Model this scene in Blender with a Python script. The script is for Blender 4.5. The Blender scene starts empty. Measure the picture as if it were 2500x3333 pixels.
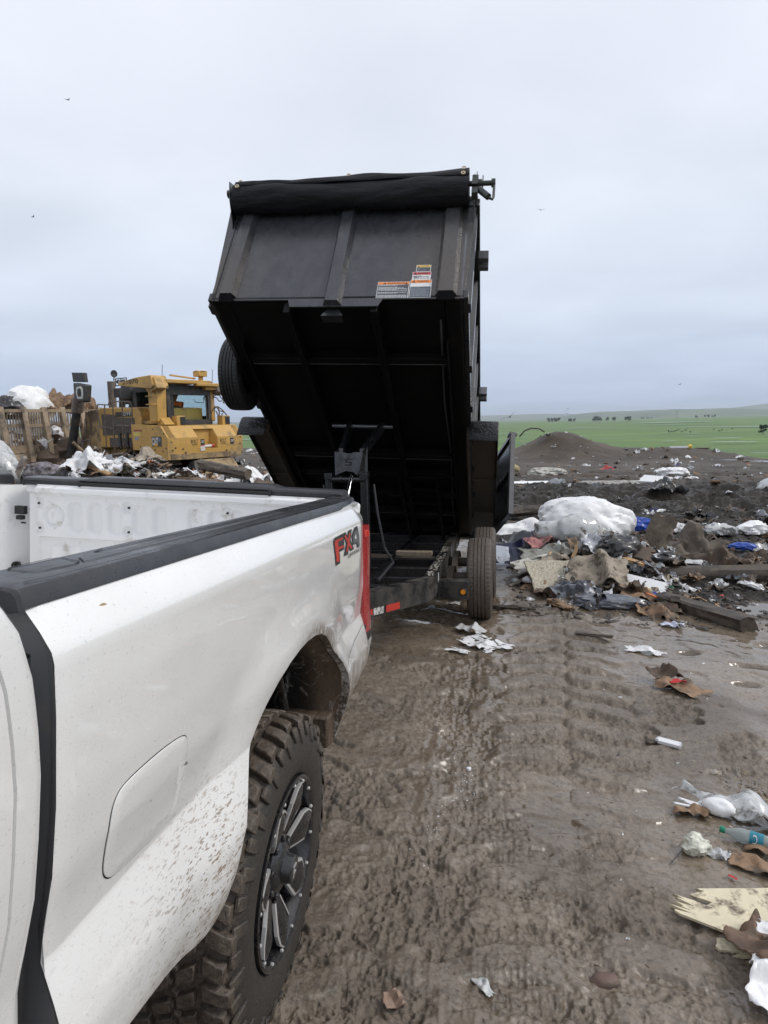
import bpy, bmesh, math, random
import numpy as np
from mathutils import Vector, Matrix
R_ = math.radians
scene = bpy.context.scene
COL = scene.collection
random.seed(7)

# ------------------------------------------------------------------ camera
CAM = (0.6561571508, -1.791365159, 1.7679229187)
_r = (0.9857792572, 0.1664234026, -0.0232917807)
_u = (0.0009951117, 0.1328205378, 0.9911396039)
_f = (-0.1680424522, 0.9770680405, -0.1307661212)
cd = bpy.data.cameras.new('camera'); cam = bpy.data.objects.new('camera', cd); COL.objects.link(cam)
cam.matrix_world = Matrix(((_r[0], _u[0], -_f[0], CAM[0]), (_r[1], _u[1], -_f[1], CAM[1]), (_r[2], _u[2], -_f[2], CAM[2]), (0, 0, 0, 1)))
cd.sensor_fit = 'VERTICAL'; cd.sensor_height = 36; cd.lens = 2194.26 / 3333 * 36
cd.clip_start = 0.05; cd.clip_end = 60000
scene.camera = cam

# ------------------------------------------------------------------ world and light (overcast)
SUN_EL, SUN_AZ = R_(44), R_(88)      # elevation, azimuth clockwise from +Y
w = bpy.data.worlds.new('World'); scene.world = w; w.use_nodes = True
nt = w.node_tree; nt.nodes.clear()
def N(t, **k):
    n = nt.nodes.new(t)
    for a, b in k.items(): setattr(n, a, b)
    return n
out = N('ShaderNodeOutputWorld'); bg = N('ShaderNodeBackground'); nt.links.new(bg.outputs[0], out.inputs[0])
sky = N('ShaderNodeTexSky', sky_type='NISHITA'); sky.sun_disc = False; sky.sun_elevation = SUN_EL; sky.sun_rotation = SUN_AZ
sky.dust_density = 3; sky.altitude = 50
tc = N('ShaderNodeTexCoord'); sep = N('ShaderNodeSeparateXYZ'); nt.links.new(tc.outputs['Generated'], sep.inputs[0])
# flatten the direction into a cloud layer: xy / (z+.12)
addz = N('ShaderNodeMath', operation='MAXIMUM'); nt.links.new(sep.outputs[2], addz.inputs[0]); addz.inputs[1].default_value = 0
addz2 = N('ShaderNodeMath', operation='ADD'); nt.links.new(addz.outputs[0], addz2.inputs[0]); addz2.inputs[1].default_value = 0.13
dv = N('ShaderNodeVectorMath', operation='SCALE'); inv = N('ShaderNodeMath', operation='DIVIDE'); inv.inputs[0].default_value = 1
nt.links.new(addz2.outputs[0], inv.inputs[1]); nt.links.new(tc.outputs['Generated'], dv.inputs[0]); nt.links.new(inv.outputs[0], dv.inputs['Scale'])
mp = N('ShaderNodeMapping'); nt.links.new(dv.outputs[0], mp.inputs[0]); mp.inputs['Scale'].default_value = (1.0, 1.0, 0); mp.inputs['Rotation'].default_value = (0, 0, .5)
n1 = N('ShaderNodeTexNoise'); n1.inputs['Scale'].default_value = 1.1; n1.inputs['Detail'].default_value = 6; n1.inputs['Roughness'].default_value = .45; n1.inputs['Distortion'].default_value = .3
nt.links.new(mp.outputs[0], n1.inputs['Vector'])
cr = N('ShaderNodeValToRGB'); nt.links.new(n1.outputs[0], cr.inputs[0])
cr.color_ramp.elements[0].position = .3; cr.color_ramp.elements[0].color = (.68, .72, .80, 1)
cr.color_ramp.elements[1].position = .72; cr.color_ramp.elements[1].color = (.82, .855, .935, 1)
gr = N('ShaderNodeValToRGB'); nt.links.new(sep.outputs[2], gr.inputs[0])
g = gr.color_ramp; g.elements[0].position = 0; g.elements[0].color = (.60, .70, .86, 1)
g.elements[1].position = .75; g.elements[1].color = (1.08, 1.07, 1.08, 1)
for p_, c_ in ((.05, (.68, .76, .89, 1)), (.13, (.82, .87, .94, 1)), (.30, (.97, .985, 1.0, 1)), (.5, (1.04, 1.035, 1.04, 1))):
    e = g.elements.new(p_); e.color = c_
mul = N('ShaderNodeMix', data_type='RGBA', blend_type='MULTIPLY'); mul.inputs[0].default_value = 1
nt.links.new(cr.outputs[0], mul.inputs[6]); nt.links.new(gr.outputs[0], mul.inputs[7])
skm = N('ShaderNodeMix', data_type='RGBA', blend_type='MIX'); skm.inputs[0].default_value = .93
sks = N('ShaderNodeVectorMath', operation='SCALE'); sks.inputs['Scale'].default_value = 0.10
nt.links.new(sky.outputs[0], sks.inputs[0]); nt.links.new(sks.outputs[0], skm.inputs[6]); nt.links.new(mul.outputs[2], skm.inputs[7])
nt.links.new(skm.outputs[2], bg.inputs[0]); bg.inputs[1].default_value = 1.0
ld = bpy.data.lights.new('sun', 'SUN'); ld.energy = 1.35; ld.angle = R_(18); ld.color = (1, .96, .91)
sun = bpy.data.objects.new('sun', ld); COL.objects.link(sun)
sun.rotation_euler = Vector((math.sin(SUN_AZ) * math.cos(SUN_EL), math.cos(SUN_AZ) * math.cos(SUN_EL), math.sin(SUN_EL))).to_track_quat('Z', 'Y').to_euler()
scene.view_settings.view_transform = 'Standard'; scene.view_settings.look = 'None'
scene.view_settings.exposure = 0.20; scene.view_settings.gamma = 1; scene.view_settings.use_curve_mapping = False

# ------------------------------------------------------------------ material helpers
class Mat:
    def __init__(s, name, base=(.5, .5, .5), rough=.5, metal=0, spec=.5, **k):
        s.m = bpy.data.materials.new(name); s.m.use_nodes = True; s.nt = s.m.node_tree
        s.b = s.nt.nodes['Principled BSDF']; s.i = s.b.inputs
        s.i['Base Color'].default_value = (*base, 1); s.i['Roughness'].default_value = rough; s.i['Metallic'].default_value = metal
        s.i['Specular IOR Level'].default_value = spec
        for a, b in k.items(): s.i[a.replace('_', ' ')].default_value = b
        s._tc = None
    def node(s, t, **k):
        n = s.nt.nodes.new(t)
        for a, b in k.items(): setattr(n, a, b)
        return n
    def link(s, a, b): s.nt.links.new(a, b)
    def coord(s, which='Object'):
        if not s._tc: s._tc = s.node('ShaderNodeTexCoord')
        return s._tc.outputs[which]
    def noise(s, scale, detail=4, rough=.55, stretch=None, rot=None, dist=0, which='Object', typ='noise'):
        v = s.coord(which)
        if stretch or rot:
            m = s.node('ShaderNodeMapping'); s.link(v, m.inputs[0])
            if stretch: m.inputs['Scale'].default_value = stretch
            if rot: m.inputs['Rotation'].default_value = rot
            v = m.outputs[0]
        if typ == 'noise':
            n = s.node('ShaderNodeTexNoise'); n.inputs['Detail'].default_value = detail; n.inputs['Roughness'].default_value = rough; n.inputs['Distortion'].default_value = dist
            o = n.outputs[0]
        else:
            n = s.node('ShaderNodeTexVoronoi'); o = n.outputs[0]
        n.inputs['Scale'].default_value = scale; s.link(v, n.inputs['Vector'])
        return o
    def ramp(s, fac, stops):
        r = s.node('ShaderNodeValToRGB'); s.link(fac, r.inputs[0]); e = r.color_ramp.elements
        while len(e) < len(stops): e.new(.5)
        for k, (p, c) in enumerate(stops):
            e[k].position = p; e[k].color = (c, c, c, 1) if isinstance(c, (int, float)) else (*c, 1)
        return r.outputs[0]
    def math(s, op, a, b=None, clamp=False):
        n = s.node('ShaderNodeMath', operation=op); n.use_clamp = clamp
        for k, v in enumerate((a, b)):
            if v is None: continue
            if isinstance(v, (int, float)): n.inputs[k].default_value = v
            else: s.link(v, n.inputs[k])
        return n.outputs[0]
    def mix(s, fac, a, b, blend='MIX'):
        n = s.node('ShaderNodeMix', data_type='RGBA', blend_type=blend)
        for k, v in ((0, fac), (6, a), (7, b)):
            if isinstance(v, (int, float)): n.inputs[k].default_value = v
            elif isinstance(v, tuple): n.inputs[k].default_value = (*v, 1)
            else: s.link(v, n.inputs[k])
        return n.outputs[2]
    def col(s, o): s.link(o, s.i['Base Color']); return s
    def rgh(s, o): s.link(o, s.i['Roughness']); return s
    def bump(s, h, strength=.3, dist=.01, prev=None):
        b = s.node('ShaderNodeBump'); b.inputs['Strength'].default_value = strength; b.inputs['Distance'].default_value = dist
        s.link(h, b.inputs['Height'])
        if prev is not None: s.link(prev, b.inputs['Normal'])
        s.link(b.outputs[0], s.i['Normal']); return b.outputs[0]
    def attr(s, name):
        n = s.node('ShaderNodeAttribute'); n.attribute_name = name; return n
    def xyz(s, which='Object'):
        n = s.node('ShaderNodeSeparateXYZ'); s.link(s.coord(which), n.inputs[0]); return n.outputs
    def band(s, v, a, b):
        n = s.node('ShaderNodeMapRange', interpolation_type='SMOOTHSTEP'); s.link(v, n.inputs[0]); n.inputs[1].default_value = a; n.inputs[2].default_value = b
        return n.outputs[0]

def simple(name, c, rough=.5, metal=0, var=.15, scale=6, bump=0, bscale=40, dirt=0, dirtc=(.10, .08, .06), dscale=3, spec=.5, **k):
    """plain material with uneven tone, optional dirt patches and bump"""
    m = Mat(name, c, rough, metal, spec, **k)
    o = m.mix(m.ramp(m.noise(scale, 5, .6), [(.3, 0), (.7, 1)]), tuple(x * (1 - var) for x in c), tuple(min(1, x * (1 + var)) for x in c))
    if dirt:
        f = m.ramp(m.noise(dscale, 7, .7), [(.62 - dirt * .35, 0), (.72 - dirt * .3, 1)])
        o = m.mix(f, o, dirtc); r = m.ramp(f, [(0, rough), (1, .75)]); m.rgh(r)
    m.col(o)
    if bump: m.bump(m.noise(bscale, 4, .6), bump, .01)
    return m

# ------------------------------------------------------------------ mesh helpers
class MB:
    def __init__(s): s.v = []; s.f = []; s.m = []
    def add(s, vs, fs, mat=0):
        o = len(s.v); s.v += [tuple(map(float, v)) for v in vs]; s.f += [tuple(i + o for i in f) for f in fs]; s.m += [mat] * len(fs); return s
    def box(s, c, d, rot=None, mat=0):
        x, y, z = (k / 2 for k in d)
        vs = [(sx * x, sy * y, sz * z) for sz in (-1, 1) for sy in (-1, 1) for sx in (-1, 1)]
        if rot is not None:
            if not isinstance(rot, Matrix):
                from mathutils import Euler
                rot = Euler(rot).to_matrix()
            vs = [rot @ Vector(v) for v in vs]
        vs = [(v[0] + c[0], v[1] + c[1], v[2] + c[2]) for v in vs]
        return s.add(vs, [(0, 2, 3, 1), (4, 5, 7, 6), (0, 1, 5, 4), (2, 6, 7, 3), (0, 4, 6, 2), (1, 3, 7, 5)], mat)
    def hexa(s, p, mat=0):   # 8 points: bottom 4 (ccw) then top 4
        return s.add(p, [(3, 2, 1, 0), (4, 5, 6, 7), (0, 1, 5, 4), (1, 2, 6, 5), (2, 3, 7, 6), (3, 0, 4, 7)], mat)
    def prism(s, poly, f0, f1, mat=0):
        """poly: 2D points; f0/f1 map (a,b)->3D for back and front"""
        n = len(poly); vs = [f0(*p) for p in poly] + [f1(*p) for p in poly]
        fs = [tuple(reversed(range(n))), tuple(range(n, 2 * n))] + [(i, (i + 1) % n, n + (i + 1) % n, n + i) for i in range(n)]
        return s.add(vs, fs, mat)
    def tube(s, pts, r, n=10, mat=0, cap=True):
        pts = [Vector(p) for p in pts]; rr = r if isinstance(r, (list, tuple)) else [r] * len(pts); vs = []; prev = None
        for i, p in enumerate(pts):
            t = (pts[min(i + 1, len(pts) - 1)] - pts[max(i - 1, 0)]).normalized()
            if prev is None:
                a = Vector((0, 0, 1)) if abs(t.z) < .9 else Vector((1, 0, 0)); a = (a - t * a.dot(t)).normalized()
            else: a = (prev - t * prev.dot(t)).normalized()
            prev = a; b = t.cross(a)
            vs += [p + (a * math.cos(k * 2 * math.pi / n) + b * math.sin(k * 2 * math.pi / n)) * rr[i] for k in range(n)]
        fs = [(i * n + k, i * n + (k + 1) % n, (i + 1) * n + (k + 1) % n, (i + 1) * n + k) for i in range(len(pts) - 1) for k in range(n)]
        if cap: fs += [tuple(reversed(range(n))), tuple(range((len(pts) - 1) * n, len(pts) * n))]
        return s.add(vs, fs, mat)
    def lathe(s, prof, n=48, axis='x', c=(0, 0, 0), mat=0, closed=False):
        """prof: list of (axial, radius)"""
        vs = []
        for k in range(n):
            a = 2 * math.pi * k / n; ca, sa = math.cos(a), math.sin(a)
            for ax, r in prof:
                q = {'x': (ax, r * ca, r * sa), 'y': (r * sa, ax, r * ca), 'z': (r * ca, r * sa, ax)}[axis]
                vs.append((q[0] + c[0], q[1] + c[1], q[2] + c[2]))
        m = len(prof); e = m if closed else m - 1
        fs = [(k * m + i, k * m + (i + 1) % m, ((k + 1) % n) * m + (i + 1) % m, ((k + 1) % n) * m + i) for k in range(n) for i in range(e)]
        return s.add(vs, fs, mat)
    def grid(s, P, mat=0, closed=False):
        """P: 2D array of points"""
        h, w_ = len(P), len(P[0]); vs = [p for row in P for p in row]
        fs = [(i * w_ + j, i * w_ + (j + 1) % w_, (i + 1) * w_ + (j + 1) % w_, (i + 1) * w_ + j) for i in range(h - 1) for j in range(w_ if closed else w_ - 1)]
        return s.add(vs, fs, mat)
    def build(s, name, mats, parent=None, smooth=None, xf=None, bevel=0, segs=2, solid=0, label=None, merge=False, offset=-1):
        if xf is not None: s.v = [tuple(xf(*v)) for v in s.v]
        me = bpy.data.meshes.new(name); me.from_pydata(s.v, [], s.f)
        if not isinstance(mats, (list, tuple)): mats = [mats]
        for k in mats: me.materials.append(k.m if isinstance(k, Mat) else k)
        if len(mats) > 1: me.polygons.foreach_set('material_index', s.m)
        me.validate()
        bm = bmesh.new(); bm.from_mesh(me)
        if merge: bmesh.ops.remove_doubles(bm, verts=bm.verts, dist=1e-5)
        bmesh.ops.recalc_face_normals(bm, faces=bm.faces) if not getattr(s, 'keep', False) else None
        bm.to_mesh(me); bm.free()
        o = bpy.data.objects.new(name, me); COL.objects.link(o)
        if parent is not None: o.parent = parent
        if smooth is not None:
            me.shade_smooth()
            me.set_sharp_from_angle(angle=R_(smooth))
        if solid:
            md = o.modifiers.new('thickness', 'SOLIDIFY'); md.thickness = solid; md.offset = offset
        if bevel:
            md = o.modifiers.new('bevel', 'BEVEL'); md.width = bevel; md.segments = segs; md.limit_method = 'ANGLE'; md.angle_limit = R_(35); md.harden_normals = False
            if smooth is None: me.shade_smooth(); me.set_sharp_from_angle(angle=R_(40))
        if label: o['label'] = label
        return o

def thing(name, label, cat, loc=(0, 0, 0), group=None, mat=None):
    o = bpy.data.objects.new(name, None); COL.objects.link(o); o.empty_display_size = .3
    if mat is not None: o.matrix_world = mat
    else: o.location = loc
    return tag(o, label, cat, group)
def tag(o, label, cat, group=None):
    o['label'] = label; o['category'] = cat
    if group: o['group'] = group
    return o
def struct(o, kind='structure'):
    o['kind'] = kind; return o

def text_mesh(body, fmap, mat, name, parent, extrude=0.0, offset=0.0, font_scale=1.0, align='LEFT', label=None):
    """flat lettering: fmap(x, y, z) maps letter coordinates (cap height about .7) to the surface"""
    cu = bpy.data.curves.new(name, 'FONT'); cu.body = body; cu.extrude = extrude; cu.offset = offset; cu.align_x = align; cu.resolution_u = 3
    to = bpy.data.objects.new(name, cu); COL.objects.link(to)
    bpy.context.view_layer.update()
    me = bpy.data.meshes.new_from_object(to.evaluated_get(bpy.context.evaluated_depsgraph_get()))
    bpy.data.objects.remove(to); bpy.data.curves.remove(cu)
    xs = [v.co.x for v in me.vertices]; ys = [v.co.y for v in me.vertices]
    x0, x1, y0, y1 = min(xs), max(xs), min(ys), max(ys)
    for v in me.vertices: v.co = fmap((v.co.x - x0) / (x1 - x0), (v.co.y - y0) / (y1 - y0), v.co.z)
    me.materials.clear(); me.materials.append(mat.m)
    o = bpy.data.objects.new(name, me); COL.objects.link(o); o.parent = parent
    if label: o['label'] = label
    return o

def SS(a, b, x): t = np.clip((x - a) / (b - a), 0, 1); return t * t * (3 - 2 * t)
# ------------------------------------------------------------------ noise (numpy)
#GROUNDFN
def _hash(ix, iy, s):
    h = (ix.astype(np.int64) * 374761393 + iy.astype(np.int64) * 668265263 + s * 974634777) & 0xffffffff
    h = ((h ^ (h >> 13)) * 1274126177) & 0xffffffff
    return ((h ^ (h >> 16)) & 0xffff) / 65535.0
def vnoise(x, y, s=0):
    ix, iy = np.floor(x), np.floor(y); fx, fy = x - ix, y - iy
    fx = fx * fx * fx * (fx * (fx * 6 - 15) + 10); fy = fy * fy * fy * (fy * (fy * 6 - 15) + 10)
    a = _hash(ix, iy, s); b = _hash(ix + 1, iy, s); c = _hash(ix, iy + 1, s); d = _hash(ix + 1, iy + 1, s)
    return (a + (b - a) * fx) * (1 - fy) + (c + (d - c) * fx) * fy      # 0..1
def fbm(x, y, s=0, octv=4, gain=.5, lac=2.03):
    t = 0; a = 1; n = 0
    for k in range(octv):
        t = t + a * (vnoise(x, y, s + k) - .5); n += a; a *= gain; x, y = x * lac * .8 - y * lac * .6, x * lac * .6 + y * lac * .8
    return t / n * 2                                                    # about -1..1
def ridged(x, y, s=0, octv=4, gain=.55, lac=2.1):
    t = 0; a = 1; n = 0
    for k in range(octv):
        t = t + a * (1 - np.abs(2 * vnoise(x, y, s + k) - 1)); n += a; a *= gain; x, y = x * lac * .8 - y * lac * .6, x * lac * .6 + y * lac * .8
    return t / n                                                        # 0..1
def sstep(a, b, x): t = np.clip((x - a) / (b - a), 0, 1); return t * t * (3 - 2 * t)
def gauss(x, y, cx, cy, rx, ry, rot=0):
    c, s = math.cos(rot), math.sin(rot); u = (x - cx) * c + (y - cy) * s; v = -(x - cx) * s + (y - cy) * c
    return np.exp(-(u / rx) ** 2 - (v / ry) ** 2)
CX, CY = 0.656, -1.791
def edge_r(az):   # where the landfill top ends; az measured clockwise from +Y
    return np.interp(az, [-1.2, -.42, -.2, 0, .12, .2, .36, 1.0], [62, 58, 54, 52, 50, 47, 43, 40])
def ground_macro(x, y):
    a = np.interp(y, [-25, 0, 1, 4.6, 7.2, 20, 40, 70], [.9, 0, -.058, -.095, -.16, -.30, -.48, -.8])
    b = np.interp(y, [-5, 1.5, 5, 40], [-.0735, -.0735, -.03, -.026])
    z = a + b * np.clip(x, -28, 28)
    z = z - .45 * gauss(x, y, -12, 20, 8, 7)
    r = np.hypot(x - CX, y - CY); az = np.arctan2(x - CX, y - CY)
    er = edge_r(az) + 2.2 * fbm(az * 9, az * 0 + 3, 5, 3)
    z = z - 16.5 * sstep(0, 52, r - er)
    return z, r, az, er
def lane(x, y):
    """1 inside the smooth driven mud lane"""
    return sstep(6.2 + .6 * fbm(y * .5, x * 0, 9, 3), 4.6, x) * sstep(15, 11, y)
def churn(x, y):
    """1 in the dark churned refuse soil"""
    e = np.interp(x, [-6, -3.5, -2.6, 0, .9, 1.5, 3, 6], [1, 2, 9, 9, 7.6, 5.4, 4.5, 4.2]) + .5 * fbm(x * .8, y * .8, 21, 3)
    return sstep(0, .8, y - e)
def ground_h(x, y, detail=True):
    x = np.asarray(x, float); y = np.asarray(y, float)
    z, r, az, er = ground_macro(x, y)
    L = lane(x, y); K = churn(x, y)
    far = sstep(24, 36, r)
    # spoil mound and small banks on the far edge
    fx, fy = 0, 0
    z = z + 1.35 * gauss(x, y, MOUND[0], MOUND[1], 2.6, 3.0) * (1 + .12 * fbm(x * .8, y * .8, 77, 3)) + .5 * gauss(x, y, MOUND[0] + 6.0, MOUND[1] + 1.0, 6, 3)
    z = z + .28 * gauss(x, y, MOUND[0] + 12, MOUND[1] + 3, 8, 3)
    # churned ridges
    amp = K * (.07 + .10 * sstep(6, 11, y) + .22 * gauss(x, y, 9, 15.5, 8, 4.2) + .10 * gauss(x, y, 2, 14, 5, 4)) * (1 - far * .75)
    z = z + amp * (ridged(x * .75, y * 1.05, 3, 3) - .45) * 1.4 + .05 * K * (1 - far) * (ridged(x * 2.6, y * 3.1, 8, 4) - .5) * 2
    z = z + .32 * K * gauss(x, y, 9.5, 16, 10, 2.6) * (1 - far)
    # base of the dumped pile by the trailer
    z = z + .22 * gauss(x, y, 1.9, 6.9, 1.0, 1.1, -.2)
    for mx, my, rx, ry, mh in HEAPS: z = z + mh * gauss(x, y, mx, my, rx, ry) * (1 + .25 * fbm(x * 1.4, y * 1.4, 101, 3))
    if not detail: return z
    q = 1 - K
    n1 = fbm(x * 1.6, y * 1.6, 40, 4); n3 = ridged(x * 13, y * 13, 48, 3, .6)
    wx = x + .05 * fbm(x * 5, y * 5, 45, 3); wy = y + .05 * fbm(x * 5 + 9, y * 5, 46, 3)
    z = z + q * .020 * n1
    # smooth pads of pressed clay standing over rough broken lows
    n2 = fbm(wx * 3.4, wy * 4.4, 44, 3, .5)
    slurry = sstep(.18, .5, fbm(x * 1.1 + 3, y * .8, 52, 3) + .45 * sstep(1.2, 1.5, x - .06 * y) * sstep(.6, 1.6, y) - .15 * sstep(1.6, .4, y))
    pad = sstep(-.08, .10, n2)
    # lug prints of a heavy tyre: two staggered columns of short bars
    lx = x - LUGX(y) + .05 * fbm(x * 2, y * 1.2, 67, 2)
    lug = sstep(.46, .38, np.abs(lx)) * sstep(5.9, 4.8, y) * (.6 + .4 * sstep(.2, 1.8, y)) * (.75 + .5 * fbm(x * .9, y * .9, 69, 2))
    ph = (y + .18 * np.abs(lx) + .07 * fbm(x * 3.1, y * 2.3, 66, 3)) / .27 + .5 * (lx > 0)
    bar = sstep(.30, .62, .5 + .5 * np.sin(2 * np.pi * ph) + .22 * fbm(wx * 7, wy * 7, 68, 3)) * sstep(-.02, .05, np.abs(lx) + .05 * n1)
    pad = pad * (1 - lug) + bar * lug
    rough = np.clip((1 - pad) * (1 - .8 * slurry), 0, 1)
    z = z + q * (.030 * pad * (1 - .7 * slurry) * (1 + .3 * n1) + .020 * lug * (bar - .5))
    z = z + q * rough * (.034 * (n3 - .5) + .018 * (ridged(x * 31, y * 31, 61, 2, .6) - .5))
    smear = sstep(.36, .14, np.abs(x - .42 - .02 * y + .06 * n1)) * sstep(.6, 2.2, y) * sstep(6.4, 5.2, y); rough = rough * (1 - .8 * smear); slurry = np.maximum(slurry, smear * .9)
    z = z + q * .034 * (1 - .8 * slurry) * (1 - .5 * lug) * (ridged(wx * 4.6 + 2, wy * 5.2, 73, 3, .6) - .45) * sstep(-.3, .25, fbm(x * 1.1, y * 1.1 + 4, 74, 2))
    MASK['rough'] = rough; MASK['slurry'] = slurry; MASK['pad'] = pad
    fine = sstep(7, 2.5, r) * (.30 + 1.15 * sstep(-.28, .38, fbm(x * 1.9 + 5, y * 1.9, 72, 3)))
    z = z + q * fine * (.0085 * (1 - .7 * slurry) * (ridged(wx * 22, wy * 22, 62, 2, .6) - .5) + (.004 + .007 * rough) * (1 - .7 * slurry) * (ridged(x * 45, y * 45, 63, 1) - .5))
    z = z + K * .018 * (ridged(x * 24, y * 24, 60, 3, .65) - .5) * sstep(16, 7, r) + K * .085 * (ridged(x * 9, y * 9, 64, 3, .6) - .5) * sstep(30, 12, r)
    z = z - q * .010 * sstep(.56, .46, np.abs(lx))
    # long wheel scuffs in line with the truck
    sc = sstep(.32, .1, np.abs(x - .32 - .03 * y)) * sstep(-1.5, 0, y) * sstep(5, 4, y)
    z = z + q * sc * .004 * (ridged(x * 26 + 3 * n1, y * 1.1, 70, 2) - .5) * 2
    z = z - q * .02 * gauss(x, 0 * x, .45, 0, .2, 1) * sstep(1.4, 2.4, y) * sstep(6, 5, y)
    # shallow puddles
    for px, py, rx, ry, rot in PUD:
        g_ = gauss(x, y, px, py, rx, ry, rot) * (1 + .3 * n1); z = z - .05 * sstep(.25, .8, g_)
    z = z + far * .05 * fbm(x * 1.3, y * 1.3, 90, 4)
    return z
MOUND = (4.35, 41.0)
MASK = {}
HEAPS = [(-7.4, 10.9, 1.3, 1.2, 1.15), (-6.3, 12.2, 1.5, 1.1, .62), (-5.0, 13.6, 1.6, 1.1, .42), (-3.7, 14.8, 1.5, 1.1, .30), (-9.3, 10.2, 1.4, 1.1, .35), (1.95, 6.7, .75, .6, .16), (2.3, 7.6, .8, .5, .14)]
def LUGX(y): return .93 + .065 * y
PUD = [(3.45, 5.45, .50, .34, .3), (2.95, 4.3, .16, .09, .2), (2.2, 3.93, .10, .05, .2), (15, 38.5, 2.6, .6, .05), (12.5, 27, 2.4, .35, 0), (2.45, 3.35, .13, .05, .1), (2.62, 3.72, .2, .06, -.1)]
#ENDGROUNDFN

def polar_grid(rad, azs):
    r, a = np.meshgrid(rad, azs, indexing='ij'); return CX + r * np.sin(a), CY + r * np.cos(a)
def np_mesh(name, X, Y, Z, mat, wrap=False, attrs=None, smooth=True):
    h, w_ = X.shape; n = h * w_
    me = bpy.data.meshes.new(name); me.vertices.add(n)
    me.vertices.foreach_set('co', np.stack([X, Y, Z], -1).astype(np.float32).ravel())
    i = np.arange(h - 1)[:, None]; j = np.arange(w_ if wrap else w_ - 1)[None, :]; j2 = (j + 1) % w_
    q = np.stack([(i * w_ + j) + 0 * j, (i * w_ + j2) + 0 * i, (i + 1) * w_ + j2, (i + 1) * w_ + j], -1).reshape(-1, 4)[:, ::-1]
    m = len(q); me.loops.add(m * 4); me.polygons.add(m)
    me.loops.foreach_set('vertex_index', q.astype(np.int32).ravel())
    me.polygons.foreach_set('loop_start', (np.arange(m) * 4).astype(np.int32)); me.polygons.foreach_set('loop_total', np.full(m, 4, np.int32))
    me.update(calc_edges=True)
    if smooth: me.shade_smooth()
    for k, v in (attrs or {}).items():
        at = me.attributes.new(k, 'FLOAT', 'POINT'); at.data.foreach_set('value', v.astype(np.float32).ravel())
    me.materials.append(mat.m)
    o = bpy.data.objects.new(name, me); COL.objects.link(o); return o

# mud material: colour of the soil, wetness drives the gloss
mud = Mat('wet_mud', (.15, .12, .095), .45)
ch = mud.attr('churn').outputs['Fac']; wt = mud.attr('wet').outputs['Fac']; fr = mud.attr('far').outputs['Fac']
n_a = mud.noise(1.3, 6, .65); n_b = mud.noise(14, 6, .7); n_c = mud.noise(90, 4, .7)
c0 = mud.mix(mud.ramp(n_a, [(.35, 0), (.65, 1)]), (.132, .102, .073), (.225, .180, .132))
c0 = mud.mix(mud.ramp(mud.noise(34, 8, .75), [(.36, 0), (.52, 1)]), mud.mix(1.0, c0, (.50, .48, .45), 'MULTIPLY'), c0)
c1 = mud.mix(mud.ramp(n_b, [(.3, 0), (.7, 1)]), (.016, .0145, .012), (.056, .049, .040))
c2 = mud.mix(mud.ramp(mud.noise(.35, 6, .7), [(.35, 0), (.65, 1)]), (.042, .033, .024), (.100, .078, .057))
c = mud.mix(ch, c0, c1); c = mud.mix(fr, c, c2)
mud.col(c)
mud.link(mud.ramp(mud.math('MAXIMUM', ch, fr), [(0, .7), (1, .12)]), mud.i['Specular IOR Level'])
wn = mud.math('ADD', wt, mud.math('MULTIPLY', mud.math('SUBTRACT', n_b, .5), .5), True)
mud.rgh(mud.ramp(wn, [(0, .55), (.35, .32), (.6, .17), (.9, .08)]))
b0 = mud.node('ShaderNodeBump'); b0.inputs['Distance'].default_value = .018; mud.link(mud.noise(26, 9, .72), b0.inputs['Height'])
mud.link(mud.ramp(wn, [(0, .95), (.45, .6), (.7, .14), (1, .02)]), b0.inputs['Strength']); b1 = b0.outputs[0]
bb = mud.node('ShaderNodeBump'); bb.inputs['Distance'].default_value = .006; mud.link(n_c, bb.inputs['Height']); mud.link(b1, bb.inputs['Normal'])
mud.link(mud.ramp(wn, [(0, .75), (.5, .5), (.9, .05)]), bb.inputs['Strength']); mud.link(bb.outputs[0], mud.i['Normal'])

rad = np.concatenate([[.02, .12, .25], .4 * 1.02 ** np.arange(0, 56), 1.2125 * 1.0024 ** np.arange(1, 670), 6.02 * 1.0046 ** np.arange(1, 540)])      # out to ~71 m
rad = np.concatenate([rad, np.array([75, 80, 86, 92, 98, 104, 110, 120, 135])])
vaz = -.17
azd = np.linspace(vaz - .64, vaz + .64, 720)
azs = np.concatenate([azd, np.linspace(vaz + .64, vaz - .64 + 2 * math.pi, 90)[1:-1]])
GX, GY = polar_grid(rad, azs)
GZ = ground_h(GX, GY)
msk = dict(MASK)
Kc = churn(GX, GY); rr_ = np.hypot(GX - CX, GY - CY)
soft = ground_h(GX, GY, False)
lo = np.clip(.55 - (GZ - soft) / .05, 0, 1)
pdm = 0 * GX
for px, py, rx, ry, rot in PUD: pdm = np.maximum(pdm, sstep(.3, .7, gauss(GX, GY, px, py, rx, ry, rot)))
wet = np.clip((.16 + .34 * (1 - msk['rough']) + .38 * msk['slurry'] + .16 * lo + .30 * fbm(GX * .9, GY * .7, 81, 3)) * (1 - .7 * Kc), 0, 1)
wet = np.maximum(wet, pdm)
farm = sstep(20, 27, rr_ + 3 * fbm(GX * .2, GY * .2, 14, 3))
ground = np_mesh('ground', GX, GY, GZ, mud, wrap=True, attrs={'churn': Kc, 'wet': wet * (1 - .8 * farm * (1 - pdm)), 'far': farm})
struct(ground)
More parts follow.
